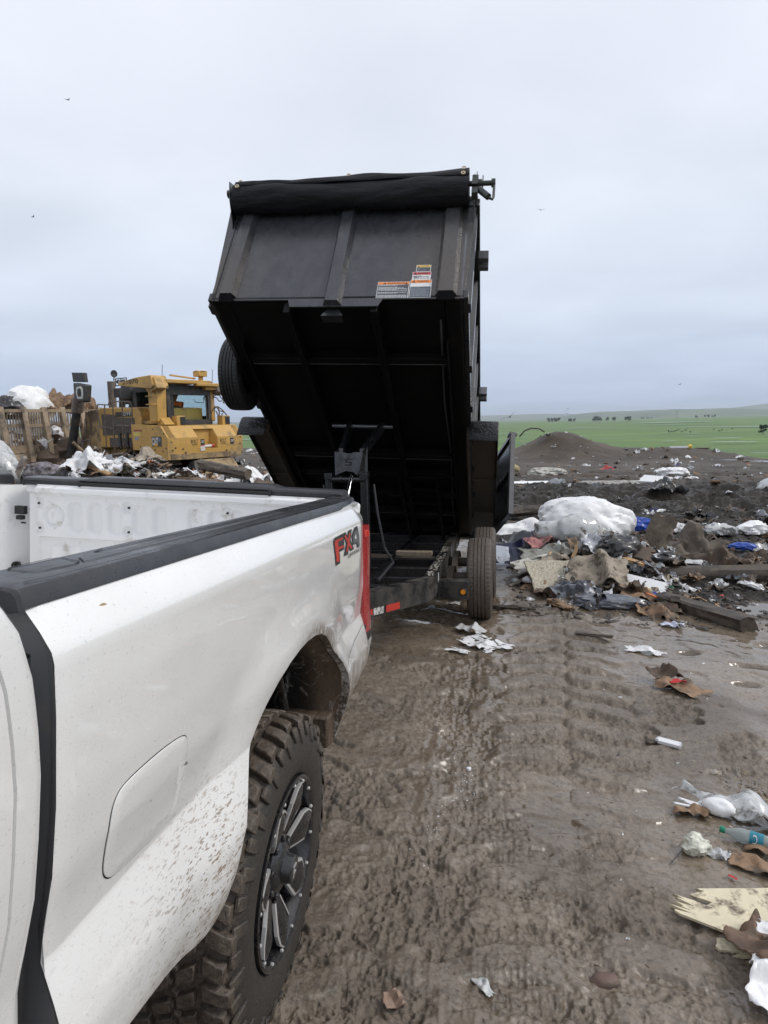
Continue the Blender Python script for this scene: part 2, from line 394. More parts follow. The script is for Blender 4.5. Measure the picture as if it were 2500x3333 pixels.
# puddle water
wat = Mat('puddle_water', (.11, .09, .07), .03, 0, .6)
wat.bump(wat.noise(9, 3), .04, .01)
for k, (px, py, rx, ry, rot) in enumerate(PUD):
    mb = MB(); gz = float(ground_h(px, py))
    ring = []
    for q in range(28):
        a = 2 * math.pi * q / 28; u, v = rx * 1.15 * math.cos(a), ry * 1.15 * math.sin(a); ring.append((px + u * math.cos(rot) - v * math.sin(rot), py + u * math.sin(rot) + v * math.cos(rot), gz + .018))
    mb.add([(px, py, gz + .018)] + ring, [(0, 1 + i, 1 + (i + 1) % 28) for i in range(28)])
    struct(mb.build('puddle', wat))

# ------------------------------------------------------------------ plain, hills, distant trees
grass = Mat('pasture', (.06, .12, .03), .8)
ga = grass.noise(.004, 7, .62, stretch=(1, 2.6, 1)); gb = grass.noise(.03, 5, .7, stretch=(.5, 2.5, 1))
gc = grass.mix(grass.ramp(ga, [(.35, 0), (.65, 1)]), (.050, .125, .018), (.125, .215, .032))
gc = grass.mix(grass.ramp(gb, [(.4, 0), (.75, .6)]), gc, (.115, .135, .06))
gc = grass.mix(grass.ramp(grass.noise(.0011, 5, .6), [(.52, 0), (.6, .55)]), gc, (.10, .14, .075))
grass.col(gc)
PZ = -16.5
rad2 = np.concatenate([np.linspace(5, 60, 6), 70 * 1.09 ** np.arange(0, 72)]); az2 = np.linspace(-math.pi, math.pi, 181)[:-1]
X2, Y2 = polar_grid(rad2, az2)
Z2 = PZ + 1.2 * fbm(X2 * .002, Y2 * .002, 3, 3) * sstep(200, 900, rad2)[:, None] + 0 * X2
struct(np_mesh('grass_plain', X2, Y2, Z2, grass, wrap=True))
flood = simple('flood_water', (.30, .33, .36), .12, spec=.8)
def pol(az, d): return CX + d * math.sin(az), CY + d * math.cos(az)
rs = random.Random(5)
mbw = MB()
def strip(az, d, la, dd, mb):
    pts = []; n = 12
    for k in range(n + 1):
        t = k / n * 2 - 1; e = math.sqrt(max(0, 1 - t * t)); x, y = pol(az + la * t, d + dd * e * (.7 + .5 * rs.random())); pts.append((x, y, PZ + 1.6))
    for k in range(n, -1, -1):
        t = k / n * 2 - 1; e = math.sqrt(max(0, 1 - t * t)); x, y = pol(az + la * t, d - dd * e * (.7 + .5 * rs.random())); pts.append((x, y, PZ + 1.6))
    mb.add(pts, [tuple(range(len(pts)))])
for k, (az, d, la, dd) in enumerate([(.235, 2100, .05, 60), (.27, 1150, .035, 10), (.36, 1080, .075, 20), (.26, 720, .012, 3), (.31, 480, .03, 3), (.40, 500, .05, 6), (.30, 560, .02, 3), (.37, 620, .03, 5), (.12, 1300, .03, 9), (.02, 900, .03, 5), (-.37, 420, .03, 4), (-.36, 900, .04, 10), (.41, 820, .03, 8), (.22, 1500, .03, 12), (.16, 3000, .06, 60)]):
    strip(az, d, la, dd, mbw)
for k in range(60):
    strip(rs.uniform(-.5, .5), rs.uniform(260, 900), rs.uniform(.003, .02), rs.uniform(.6, 2.2), mbw)
o = mbw.build('flood_water', flood); struct(o); o['kind'] = 'structure'

hillm = Mat('green_hills', (.07, .12, .045), .85)
hillm.col(hillm.mix(hillm.ramp(hillm.noise(.0012, 6, .6), [(.35, 0), (.65, 1)]), (.045, .085, .035), (.12, .165, .065)))
def hills(name, prof, d0, d1, seed):
    """prof: [(az, height above plain)]"""
    az = np.linspace(prof[0][0], prof[-1][0], 260); hh = np.interp(az, [p[0] for p in prof], [p[1] for p in prof])
    t = np.linspace(0, 1, 26); D = d0 + (d1 - d0) * t
    X = CX + D[:, None] * np.sin(az)[None]; Y = CY + D[:, None] * np.cos(az)[None]
    bumpf = np.sin(np.pi * t ** .8)[:, None]
    sc = 14 / (d1 - d0)
    Z = PZ + bumpf * hh[None] * (1 + .16 * fbm(X * sc * .35, Y * sc * .35, seed, 4)) - 2
    return struct(np_mesh(name, X, Y, Z, hillm))
hills('near_hills', [(-.9, 120), (-.45, 90), (-.40, 84), (-.3, 30), (-.1, 12), (.0, 14), (.069, 22), (.10, 80), (.128, 110), (.183, 134), (.248, 142), (.298, 132), (.336, 100), (.40, 90), (.9, 110)], 11000, 15000, 11)
hills('far_hills', [(-1, 240), (-.5, 200), (-.3, 120), (-.12, 150), (.0, 172), (.08, 160), (.16, 120), (.24, 130), (.298, 195), (.336, 262), (.36, 280), (.42, 260), (.5, 260), (1, 280)], 18000, 24000, 19)
# ================================================================== PICKUP TRUCK
TM = Matrix(((0.9973151, 0, 0.0732293, 0), (-0.0042157, 0.9983416, 0.0574133, 0), (-0.0731078, -0.0575678, 0.9956612, 0), (0, 0, 0, 1)))
truck = thing('pickup_truck', 'white pickup truck with black bed rail caps and a muddy rear wheel', 'pickup truck', mat=TM)

# ---- materials
white = Mat('white_paint', (.80, .80, .79), .22, 0, .5, Coat_Weight=1.0, Coat_Roughness=.04)
X_, Y_, Z_ = white.xyz()
spk = white.ramp(white.noise(160, 2, .5), [(.66, 0), (.70, 1)])                     # fine specks
spk2 = white.ramp(white.noise(26, 6, .75), [(.63, 0), (.69, 1)])
# long flung spatter, stretched along a slant
st1 = white.ramp(white.noise(1, 3, .6, stretch=(24, 26, 150), rot=(R_(-14), 0, 0)), [(.615, 0), (.64, 1)])
st2 = white.ramp(white.noise(1, 2, .5, stretch=(40, 44, 150), rot=(R_(-20), 0, 0)), [(.625, 0), (.645, 1)])
st3 = white.ramp(white.noise(1, 2, .6, stretch=(40, 60, 220), rot=(R_(-18), 0, 0)), [(.63, 0), (.66, 1)])
near_f = white.math('MULTIPLY', white.band(Y_, -1.08, -.64), white.band(Y_, -.42, -.62))   # in front of the wheel
lowm = white.math('MULTIPLY', white.band(Z_, 1.10, .86), near_f)
wideb = white.math('MULTIPLY', white.band(Z_, 1.5, 1.0), .12)
film = white.mix(white.ramp(white.noise(3.2, 6, .65), [(.3, 0), (.75, 1)]), (.87, .868, .85), (.80, .79, .76))
film = white.mix(white.math('MULTIPLY', white.band(Z_, 1.46, 1.2), .5), film, (.80, .79, .76))
cc = white.mix(white.math('MULTIPLY', spk, .22), film, (.25, .22, .19))
m1 = white.math('MULTIPLY', st1, white.math('ADD', lowm, white.math('MULTIPLY', wideb, .05)), True)
m2 = white.math('MULTIPLY', st2, lowm, True)
m3 = white.math('MULTIPLY', st3, white.math('ADD', white.math('MULTIPLY', lowm, .8), wideb), True)
cc = white.mix(m3, cc, (.30, .26, .22)); cc = white.mix(m1, cc, (.24, .175, .12)); cc = white.mix(m2, cc, (.30, .225, .16))
blot = white.math('MULTIPLY', white.ramp(white.noise(22, 5, .7), [(.50, 0), (.62, 1)]), white.math('MULTIPLY', white.band(Y_, -.80, -.62), white.band(Z_, .93, .80)))
cc = white.mix(white.math('MULTIPLY', blot, .55), cc, (.36, .27, .19))
# splashed mud behind the wheel
beh = white.math('MULTIPLY', white.band(Y_, .50, .62), white.band(Z_, .99, .80))
behn = white.math('MULTIPLY', beh, white.ramp(white.noise(13, 6, .75, stretch=(1, 1, .6)), [(.36, .15), (.62, 1)]))
cc = white.mix(white.math('MULTIPLY', behn, .8), cc, (.17, .125, .085))
rim_d = white.math('SQRT', white.math('ADD', white.math('POWER', Y_, 2), white.math('POWER', white.math('SUBTRACT', Z_, .56), 2)))
edge = white.math('MULTIPLY', white.band(rim_d, .645, .585), white.band(Y_, -.20, .15))
edge = white.math('MULTIPLY', edge, white.ramp(white.noise(40, 5, .7), [(.30, 0), (.55, 1)]))
cc = white.mix(edge, cc, (.10, .07, .045))
white.col(cc)
rg = white.math('ADD', white.ramp(white.noise(4, 5), [(.3, .16), (.7, .30)]), white.math('MULTIPLY', white.math('ADD', m1, behn, True), .4))
white.rgh(rg)
dv_ = white.noise(330, typ='voronoi'); drop = white.ramp(dv_, [(0, 1), (.32, 0)])
keep = white.ramp(white.noise(150, 1), [(.50, 0), (.56, 1)])
white.bump(white.math('ADD', white.math('MULTIPLY', drop, keep), white.math('MULTIPLY', white.noise(420, 2), .5)), .30, .0014)
wplain = simple('white_bed_paint', (.80, .80, .79), .28, var=.03, dirt=.10, dirtc=(.50, .46, .40), dscale=7)
blk = Mat('black_rail_plastic', (.030, .031, .034), .42, 0, .5)
dvv = blk.ramp(blk.noise(190, typ='voronoi'), [(0, 1), (.3, 0)]); kp = blk.ramp(blk.noise(30, 4), [(.50, 0), (.62, 1)])
bmp = blk.math('ADD', blk.math('MULTIPLY', dvv, kp), blk.math('MULTIPLY', blk.noise(700, 2), .12)); blk.bump(bmp, .5, .003)
blk.rgh(blk.ramp(blk.noise(5, 5, .65), [(.35, .22), (.6, .46)]))
blk.col(blk.mix(blk.ramp(blk.noise(9, 6, .7), [(.5, 0), (.8, .5)]), (.028, .029, .032), (.075, .075, .075)))
blkm = simple('black_matt', (.018, .018, .019), .6)
gapm = simple('dark_gap', (.012, .012, .013), .8)
liner = Mat('wheel_liner', (.02, .019, .018), .5)
lx = liner.xyz(); lf = liner.band(lx[0], -.16, -.03)
lfn = liner.math('MULTIPLY', lf, liner.ramp(liner.noise(26, 6, .75, stretch=(1, 1, .35)), [(.25, .25), (.5, 1)]))
liner.col(liner.mix(lfn, (.02, .019, .018), (.115, .078, .05)))
vein = liner.ramp(liner.noise(7, 2, .5, stretch=(1, 1.6, .22), dist=1.8), [(.488, 0), (.5, 1), (.512, 0)])
liner.col(liner.mix(liner.math('MULTIPLY', vein, .8), liner.mix(lfn, (.02, .019, .018), (.115, .078, .05)), (.30, .27, .24)))
liner.bump(liner.noise(60, 5, .7), .5, .008)
chrome = Mat('milled_edge', (.74, .73, .71), .30, .6); chrome.bump(chrome.noise(120, 3), .1, .003)
rimb = Mat('black_wheel', (.02, .02, .022), .22, 0, .6, Coat_Weight=.4)
rimb.col(rimb.mix(rimb.ramp(rimb.noise(90, 5, .7), [(.50, 0), (.70, 1)]), (.010, .010, .012), (.050, .047, .042)))
rimb.rgh(rimb.ramp(rimb.noise(12, 5), [(.35, .15), (.65, .45)]))
rub = Mat('muddy_tyre', (.03, .029, .028), .55)
ra = rub.attr('rad').outputs['Fac']
rn = rub.noise(18, 7, .72); rn2 = rub.noise(75, 5, .7)
mudf = rub.math('MULTIPLY', ra, rub.ramp(rn, [(.22, .5), (.45, 1)]))
side_d = rub.ramp(rub.noise(150, 4, .8), [(.52, 0), (.68, .65)])
rc = rub.mix(side_d, (.030, .028, .025), (.12, .098, .076))
rc = rub.mix(mudf, rc, rub.mix(rub.ramp(rn2, [(.35, 0), (.65, 1)]), (.055, .043, .033), (.165, .130, .100)))
rub.col(rc); rub.rgh(rub.ramp(rn, [(.3, .35), (.7, .6)])); rub.bump(rub.math('ADD', rn2, rub.noise(260, 3)), .45, .006)

# ---- bed side panel
PROF = [(.60, -.035), (.69, -.008), (.73, .006), (.79, .020), (.87, .022), (.93, .006), (.998, -.019), (1.001, -.019), (1.05, -.015), (1.12, -.004), (1.22, 0), (1.34, -.002), (1.41, -.006), (1.425, -.010), (1.45, -.027), (1.4835, -.055)]
PZ_ = [p[0] for p in PROF]; PX_ = [p[1] for p in PROF]
def bedx(y, z):
    x = np.interp(z, PZ_, PX_)
    d = math.hypot(y + .01, z - .56)
    x += .020 * (1 - SS(.60, .80, d)) * (1 if z < 1.3 else 0) * SS(1.30, 1.15, z)
    x -= .028 * SS(.80, 1.0, y) * SS(.95, 1.35, z)
    x -= .004 * SS(-1.10, -1.12, y)
    return float(x)
OUT = [(-1.12, .80), (-1.03, .785), (-.936, .769), (-.83, .748), (-.757, .726), (-.70, .706), (-.655, .700), (-.625, .706), (-.60, .725), (-.582, .76), (-.563, .80), (-.54, .845), (-.512, .890), (-.475, .940), (-.43, .987), (-.38, 1.030), (-.32, 1.070), (-.25, 1.102), (-.17, 1.125), (-.08, 1.138), (.0, 1.142), (.08, 1.137), (.16, 1.122), (.24, 1.094), (.32, 1.052), (.40, 1.000), (.46, .945), (.51, .880), (.535, .815), (.55, .74), (.557, .67), (.56, .61), (.575, .600), (.60, .61), (.64, .645), (.70, .665), (.80, .70), (.90, .74), (.97, .762)]
pts = []
for (a, b), (c_, d_) in zip(OUT[:-1], OUT[1:]):
    n = max(1, int(math.hypot(c_ - a, d_ - b) / .018))
    for k in range(n): pts.append((a + (c_ - a) * k / n, b + (d_ - b) * k / n))
pts.append(OUT[-1]); pts.append((.985, .77))
zr = sorted(set([.62 + .02 * k for k in range(43)] + [.991, .998, 1.001, 1.008, 1.41, 1.425, 1.437, 1.45, 1.4835]))
rows = []
for z in zr:
    if z > 1.4836: continue
    row = []
    for (y, zl) in pts:
        zz = max(z, zl); yy = y
        row.append((bedx(yy, zz), yy, zz))
    rows.append(row)
lip = [(bedx(y, zl) - .004, y, zl - .0) for y, zl in pts]
b_ = MB(); b_.grid(rows)
# returned lip along arch and sill
L0 = [(bedx(y, zl), y, zl) for y, zl in pts]; L1 = [(bedx(y, zl) - .028, y, zl + .001) for y, zl in pts]; L2 = [(bedx(y, zl) - .03, y, zl + .03) for y, zl in pts]
b_.grid([L0, L1, L2])
# front and rear returns
Fz = [z for z in zr if z >= .80]
b_.grid([[(bedx(-1.12, z), -1.12, z) for z in Fz], [(bedx(-1.12, z) - .0015, -1.123, z) for z in Fz]])
Rz = [z for z in zr if z >= .77]
b_.grid([[(bedx(.985, z), .985, z) for z in Rz], [(bedx(.985, z) - .01, .998, z) for z in Rz], [(bedx(.985, z) - .22, 1.01, z) for z in Rz]])
# top return under the cap and inner wall
b_.grid([[(-.055, y, 1.4835) for y, _ in pts], [(-.07, y, 1.489) for y, _ in pts], [(-.17, y, 1.489) for y, _ in pts], [(-.175, y, 1.44) for y, _ in pts], [(-.16, y, 1.40) for y, _ in pts], [(-.16, y, .98) for y, _ in pts]])
bed_side = b_.build('bed_side_panel', white, truck, smooth=38, merge=True)

# front end face of the bed side (in the gap behind the cab)
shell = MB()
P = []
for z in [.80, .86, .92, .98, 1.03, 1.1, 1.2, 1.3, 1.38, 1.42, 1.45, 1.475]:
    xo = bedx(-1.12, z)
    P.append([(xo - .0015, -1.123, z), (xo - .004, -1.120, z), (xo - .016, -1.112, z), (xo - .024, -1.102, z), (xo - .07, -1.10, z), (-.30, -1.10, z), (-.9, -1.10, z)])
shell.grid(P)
shade_grey = simple('flange_shade_grey', (.22, .22, .23), .45, var=.05, dirt=.15, dirtc=(.3, .28, .25))  # white flange coloured dark grey: shade of the cab gap put into the colour
shell.build('bed_front_flange', shade_grey, truck, smooth=40)
mb = MB(); mb.tube([(-.047, -1.152, 1.425), (-.047, -1.154, 1.2), (-.055, -1.155, .6)], [.019, .020, .022], 14, cap=False)
mb.tube([(-.047, -1.152, 1.42), (-.055, -1.155, .6)], .015, 14, cap=False)
mb.build('cab_drain_hose', blkm, truck, smooth=60)

# ---- rail caps
def rail_cap(side, name):
    s = MB(); mir = (lambda x, y, z: (x, y, z)) if side > 0 else (lambda x, y, z: (-1.96 - x, y, z))
    prof = [(-.060, 1.476), (-.050, 1.480), (-.056, 1.498), (-.062, 1.505), (-.075, 1.507), (-.078, 1.5062), (-.081, 1.507), (-.118, 1.507), (-.120, 1.5062), (-.123, 1.507), (-.158, 1.507), (-.174, 1.501), (-.182, 1.488), (-.182, 1.460), (-.176, 1.456)]
    ys = [-1.132, -1.128, -1.115, -1.08, -.9, -.6, -.3, 0, .3, .6, .85, 1.02, 1.035, 1.04]
    P = []
    for y in ys:
        sh = 0.0
        inset = .007 * SS(1.02, 1.04, y) + .006 * SS(-1.126, -1.132, y)
        wide = 0
        prof_ = [(x, max(z, 1.478) if y < -1.10 else z) for x, z in prof]
        P.append([mir(x + (inset if x < -.11 else -inset) - (.03 * SS(.7, 1.04, y)) * (1 if x > -.1 else .3), y, z - inset * .8) for x, z in prof_])
    s.grid(P); s.add(P[0], [tuple(range(len(prof)))]); s.add(P[-1], [tuple(range(len(prof)))])
    return s.build(name, blk, truck, smooth=35)
cap = rail_cap(1, 'bed_rail_cap')
# stake pocket cover line and moulded lines on the cap
mb = MB()
def line(mb, pts, w_=.0014):
    for (a, b) in zip(pts[:-1], pts[1:]):
        d = Vector((b[0] - a[0], b[1] - a[1], 0)).normalized(); n = Vector((-d.y, d.x, 0)) * w_
        mb.add([(a[0] + n.x, a[1] + n.y, 1.5083), (a[0] - n.x, a[1] - n.y, 1.5083), (b[0] - n.x, b[1] - n.y, 1.5083), (b[0] + n.x, b[1] + n.y, 1.5083)], [(0, 1, 2, 3)])
line(mb, [(-.158, -1.02), (-.158, -.93), (-.150, -.915), (-.108, -.93), (-.100, -.95), (-.104, -1.02), (-.112, -1.035), (-.150, -1.035), (-.158, -1.02)], .0017)
line(mb, [(-.150, -.80), (-.140, -.84), (-.125, .95)]); line(mb, [(-.128, -.90), (-.100, -.93), (-.092, .95)]); line(mb, [(-.075, -1.10), (-.068, -1.05), (-.066, .9)])
mb.build('cap_groove', gapm, cap)
rail_cap(-1, 'bed_rail_cap')

# ---- far side of the bed, floor, front wall
mb = MB()
Fy = [-1.13, -.6, -.3, 0, .3, .6, .97, 1.0]
mb.grid([[(-1.78, y, z) for y in Fy] for z in (1.0, 1.05, 1.35, 1.44, 1.486)])
mb.box((-1.90, -.07, 1.13), (.13, 2.13, .71))
mb.build('far_bed_side_panel', wplain, truck, bevel=.01)
mb = MB()   # corner post beside the tailgate with its bend
P = []
for z in np.linspace(.98, 1.452, 14):
    k = .018 * SS(1.28, 1.44, z)
    P.append([(-1.80, .93, z), (-1.775, .955, z), (-1.757, .975, z), (-1.735 - k, 1.03, z), (-1.705 - k * 1.6, 1.065, z), (-1.700 - k * 1.6, 1.09, z), (-1.76, 1.10, z)])
mb.grid(P); post = mb.build('bed_corner_post', wplain, truck, smooth=45)
mb = MB()
for y_, z_, r_ in [(1.075, 1.33, .011), (1.075, 1.20, .006), (1.07, 1.43, .006), (1.02, 1.27, .004)]:
    mb = MB(); mb.tube([(-1.72, y_, z_), (-1.698, y_, z_)], r_, 12); mb.build('post_hole', gapm, post)
mb = MB(); mb.tube([(-1.74, 1.02, 1.06), (-1.715, 1.0, 1.075), (-1.70, .985, 1.065), (-1.70, .985, 1.0)], .008, 8); mb.tube([(-1.76, 1.01, 1.06), (-1.73, 1.01, 1.06)], .02, 12)
mb.build('tie_down_hook', blkm, truck, smooth=50)
mb = MB()
n = 15
for k in range(n):
    x0 = -1.78 + k * (1.62 / n); mb.box((x0 + .054, -.07, 1.0 - .006), (.075, 2.05, .02)); mb.box((x0 + .1, -.07, .985), (.04, 2.05, .02))
mb.build('bed_floor', wplain, truck, bevel=.004)
mb = MB(); mb.box((-.98, -1.085, 1.22), (1.60, .035, .46)); mb.build('bed_front_wall', wplain, truck, bevel=.01)
for sx in (-.27, -1.67):
    mb = MB(); ar = [( .45 * math.cos(a), 1.0 + .17 * math.sin(a)) for a in np.linspace(0, math.pi, 18)]
    mb.prism(ar, lambda a, b, sx=sx: (sx - .11, a, b), lambda a, b, sx=sx: (sx + .11, a, b)); mb.build('inner_wheel_well', wplain, truck, bevel=.02, smooth=40)

# ---- tailgate (closed), its inner face towards the camera; leans a touch
tg = thing('tailgate_group', '', '', mat=None); bpy.data.objects.remove(tg)
TR = R_(1.2)
def tgx(x, y, z):   # tilt about the tailgate's middle
    xx = x + .90; zz = z - 1.48
    return (-.90 + xx * math.cos(TR) - zz * math.sin(TR), y, 1.487 + xx * math.sin(TR) + zz * math.cos(TR))
mb = MB()
xs = np.linspace(-1.655, -.13, 200); zs = np.concatenate([np.linspace(.96, 1.232, 36), np.linspace(1.236, 1.475, 62)])
XX, ZZ = np.meshgrid(xs, zs)
D = 0 * XX     # depth towards the camera (-Y)
def rr(cx, cz, hx_, hz_, rad_, soft=.006):
    dx = np.abs(XX - cx) - (hx_ - rad_); dz = np.abs(ZZ - cz) - (hz_ - rad_)
    d = np.hypot(np.maximum(dx, 0), np.maximum(dz, 0)) + np.minimum(np.maximum(dx, dz), 0) - rad_
    return SS(soft, -soft, d)
D += .012 * rr(-.88, 1.345, .735, .118, .03, .005)               # raised upper panel
D += .014 * SS(1.425, 1.440, ZZ)                                   # lip under the cap
for cx_, wd in [(-1.395, .030), (-1.295, .030), (-1.195, .030), (-1.072, .030), (-.97, .03), (-.80, .03), (-.70, .03), (-.60, .03), (-.44, .03), (-.34, .03)]:
    D -= .010 * rr(cx_, 1.325, wd, .072, .028, .010)
D -= .009 * (rr(-1.505, 1.327, .052, .052, .052, .010) - .75 * rr(-1.505, 1.327, .040, .040, .040, .008))
for cx_, cz_ in [(-1.59, 1.385), (-1.585, 1.268), (-1.13, 1.385), (-1.13, 1.272), (-.65, 1.385), (-.65, 1.272), (-.22, 1.385)]:
    D -= .008 * rr(cx_, cz_, .026, .026, .026, .006)
for cx_ in [-1.50, -1.40, -1.30, -1.20, -1.1, -1.0, -.9, -.8, -.7]:
    D += .008 * rr(cx_, 1.10, .030, .085, .02, .008)
D -= .010 * rr(-1.64, 1.1, .045, .40, .03, .01)
YY = .975 - D
YY = .975 - D * 1.7
P = np.stack([XX, YY, ZZ], -1)
mb.grid(P.tolist()); mb.box((-.8925, 1.035, 1.21), (1.525, .095, .51))
tgo = mb.build('tailgate', wplain, truck, smooth=45, xf=tgx)
mb = MB()
for cx_, cz_ in [(-1.59, 1.385), (-1.585, 1.268), (-1.13, 1.385), (-1.13, 1.272), (-.895, 1.375), (-.65, 1.385), (-.65, 1.272)]:
    mb = MB(); mb.tube([(cx_, .962, cz_), (cx_, .985, cz_)], .0055, 10); mb.build('tailgate_screw', blkm, tgo, xf=tgx)
mb = MB()   # black cap, near edge with the step recess
capp = [(.958, 1.470), (.956, 1.494), (.962, 1.503), (.985, 1.508), (1.07, 1.510), (1.09, 1.504), (1.095, 1.47)]
sec = [-1.672, -1.665, -1.37, -1.30, -1.0, -.7, -.46, -.42, -.14, -.125]
P = []
for x in sec:
    k = .004 if x in (-1.672, -.125) else 0
    P.append([(x, y + (k if y < 1.02 else -k), z - k + .012 * SS(-1.37, -1.30, x) * SS(-.42, -.46, x) * (1 if z > 1.49 and y > .97 else 0)) for y, z in capp])
mb.grid(P); mb.add(P[0], [tuple(range(7))]); mb.add(P[-1], [tuple(range(7))])
tcap = mb.build('tailgate_cap', blk, tgo, smooth=35, xf=tgx)
mb = MB(); mb.box((-.91, .954, 1.499), (.92, .008, .006)); mb.box((-.91, .950, 1.486), (.93, .016, .012)); mb.box((-1.37, .952, 1.487), (.012, .014, .030)); mb.box((-.45, .952, 1.487), (.012, .014, .030))
mb.build('step_molding', blkm, tcap, xf=tgx, bevel=.002)
mb = MB(); mb.box((-1.70, .99, 1.335), (.05, .03, .04)); mb.box((-1.698, .985, 1.30), (.03, .03, .02)); mb.build('tailgate_latch', blkm, tgo, bevel=.003)
mb = MB(); mb.box((-.90, 1.09, 1.21), (1.50, .02, .40)); mb.build('tailgate_outer_skin', wplain, tgo, bevel=.02)

# ---- fuel door
FD = [(-.768, 1.172), (-.748, 1.160), (-.740, 1.135), (-.742, 1.10), (-.752, 1.038), (-.762, 1.018), (-.783, 1.008), (-.88, 1.012), (-.962, 1.018), (-.986, 1.028), (-1.000, 1.05), (-1.004, 1.10), (-1.000, 1.140), (-.990, 1.163), (-.970, 1.175), (-.915, 1.179), (-.84, 1.179)]
def smoothloop(p, it=2):
    for _ in range(it):
        q = []
        for i in range(len(p)):
            a, b = p[i], p[(i + 1) % len(p)]; q += [(a[0] * .75 + b[0] * .25, a[1] * .75 + b[1] * .25), (a[0] * .25 + b[0] * .75, a[1] * .25 + b[1] * .75)]
        p = q
    return p
FD = smoothloop(FD); fc = (-.875, 1.10)
def ins(p, d):
    v = Vector((fc[0] - p[0], fc[1] - p[1])); L = v.length; v = v / L * d; return (p[0] + v.x, p[1] + v.y)
def on(p, e): return (bedx(p[0], p[1]) + e, p[0], p[1])
mb = MB(); o_ = FD; i_ = [ins(p, .0024) for p in FD]; n = len(FD)
mb.grid([[on(p, .0006) for p in o_ + o_[:1]], [on(p, .0008) for p in i_ + i_[:1]]]); mb.build('fuel_door_gap', gapm, bed_side)
mb = MB(); rings = [[on(ins(p, .0020), .0004) for p in FD]]
for f, e in ((.0026, .0022), (.006, .0032), (.03, .0034)): rings.append([on(ins(p, f), e) for p in FD])
for q in (.75, .5, .25, .02):
    rings.append([on((fc[0] + (ins(p, .03)[0] - fc[0]) * q, fc[1] + (ins(p, .03)[1] - fc[1]) * q), .0034) for p in FD])
mb.grid([r + r[:1] for r in rings])
fd = mb.build('fuel_door', white, truck, smooth=30, merge=True)
mb = MB(); P = []
for t in np.linspace(0, 1, 8):
    P.append([(bedx(-.76, 1.08) + .0036 + .013 * math.sin(math.pi * s_) * (1 - t * .8), -.775 + .032 * s_, 1.112 - .034 * t) for s_ in np.linspace(0, 1, 8)])
mb.grid(P); mb.build('fuel_door_pull', white, fd, smooth=60)
# small leaf stuck on the panel
lf_ = simple('dry_leaf', (.50, .36, .20), .6)
mb = MB(); P = []
for t in np.linspace(0, 1, 7):
    wv = .0035 * math.sin(math.pi * min(.98, max(.02, t)))
    P.append([(bedx(-1.0, 1.46) + .002 + .002 * math.sin(3 * t), -.995 + .030 * t, 1.455 + .002 * math.sin(6 * t) + s_ * wv) for s_ in (-1, 0, 1)])
mb.grid(P); lo_ = mb.build('dry_leaf', lf_, None, solid=.0006, xf=lambda x, y, z: TM @ Vector((x, y, z))); tag(lo_, 'tiny curled brown leaf stuck high on the white bed side', 'leaf')

# ---- decal
dk = simple('decal_dark', (.035, .037, .04), .4); rd = simple('decal_red', (.55, .045, .03), .35, var=.2, scale=120); gy = simple('decal_grey', (.13, .135, .14), .45, var=.5, scale=200)
DEC = dict(Fo=[(0.336, 1.396), (0.351, 1.406), (0.522, 1.409), (0.551, 1.392), (0.498, 1.383), (0.506, 1.348), (0.43, 1.348), (0.445, 1.305), (0.377, 1.306)],
Fr=[(0.351, 1.39), (0.366, 1.397), (0.477, 1.395), (0.479, 1.388), (0.404, 1.388), (0.408, 1.368), (0.496, 1.365), (0.498, 1.357), (0.413, 1.358), (0.429, 1.315), (0.384, 1.317)],
Xo=[(0.494, 1.397), (0.522, 1.408), (0.556, 1.39), (0.566, 1.409), (0.63, 1.41), (0.607, 1.37), (0.672, 1.327), (0.609, 1.326), (0.579, 1.343), (0.568, 1.32), (0.497, 1.322), (0.532, 1.365)],
Xa=[(0.497, 1.397), (0.518, 1.399), (0.636, 1.337), (0.606, 1.336)], Xb=[(0.575, 1.398), (0.604, 1.397), (0.559, 1.334), (0.528, 1.334)],
Qo=[(0.734, 1.411), (0.685, 1.411), (0.624, 1.383), (0.647, 1.345), (0.721, 1.342), (0.729, 1.324), (0.784, 1.324), (0.766, 1.374)],
Qi=[(0.72, 1.397), (0.689, 1.396), (0.646, 1.377), (0.656, 1.35), (0.73, 1.349), (0.737, 1.333), (0.767, 1.332), (0.752, 1.375)], Qh=[(.700, 1.382), (.683, 1.374), (.690, 1.364), (.712, 1.364)])
def subdiv(p, n=4): return [(a[0] + (b[0] - a[0]) * k / n, a[1] + (b[1] - a[1]) * k / n) for a, b in zip(p, p[1:] + p[:1]) for k in range(n)]
def tri2(p):
    from mathutils.geometry import tessellate_polygon
    return tessellate_polygon([[Vector((a, b, 0)) for a, b in p]])
mb = MB()
for k, key, e, m_ in ((0, 'Fo', .0016, 0), (1, 'Xo', .0019, 0), (2, 'Qo', .0016, 0), (3, 'Fr', .0024, 1), (4, 'Xa', .0027, 1), (5, 'Xb', .0030, 1), (6, 'Qi', .0024, 2), (7, 'Qh', .0030, 3)):
    p = subdiv(DEC[key]); mb.add([(bedx(a, min(b, 1.405)) + e, a, b) for a, b in p], [tuple(t) for t in tri2(p)], m_)
mb.build('off_road_decal', [dk, rd, gy, wplain], bed_side)
text_mesh('OFF ROAD', lambda x, y, z: (bedx(.6, 1.31) - .028 * float(SS(.8, 1.0, .566 + .22 * x)) * .9 + .004, .566 + .222 * x + .0 * y, 1.3045 + .0155 * y), dk, 'decal_lettering', bed_side, offset=.018)

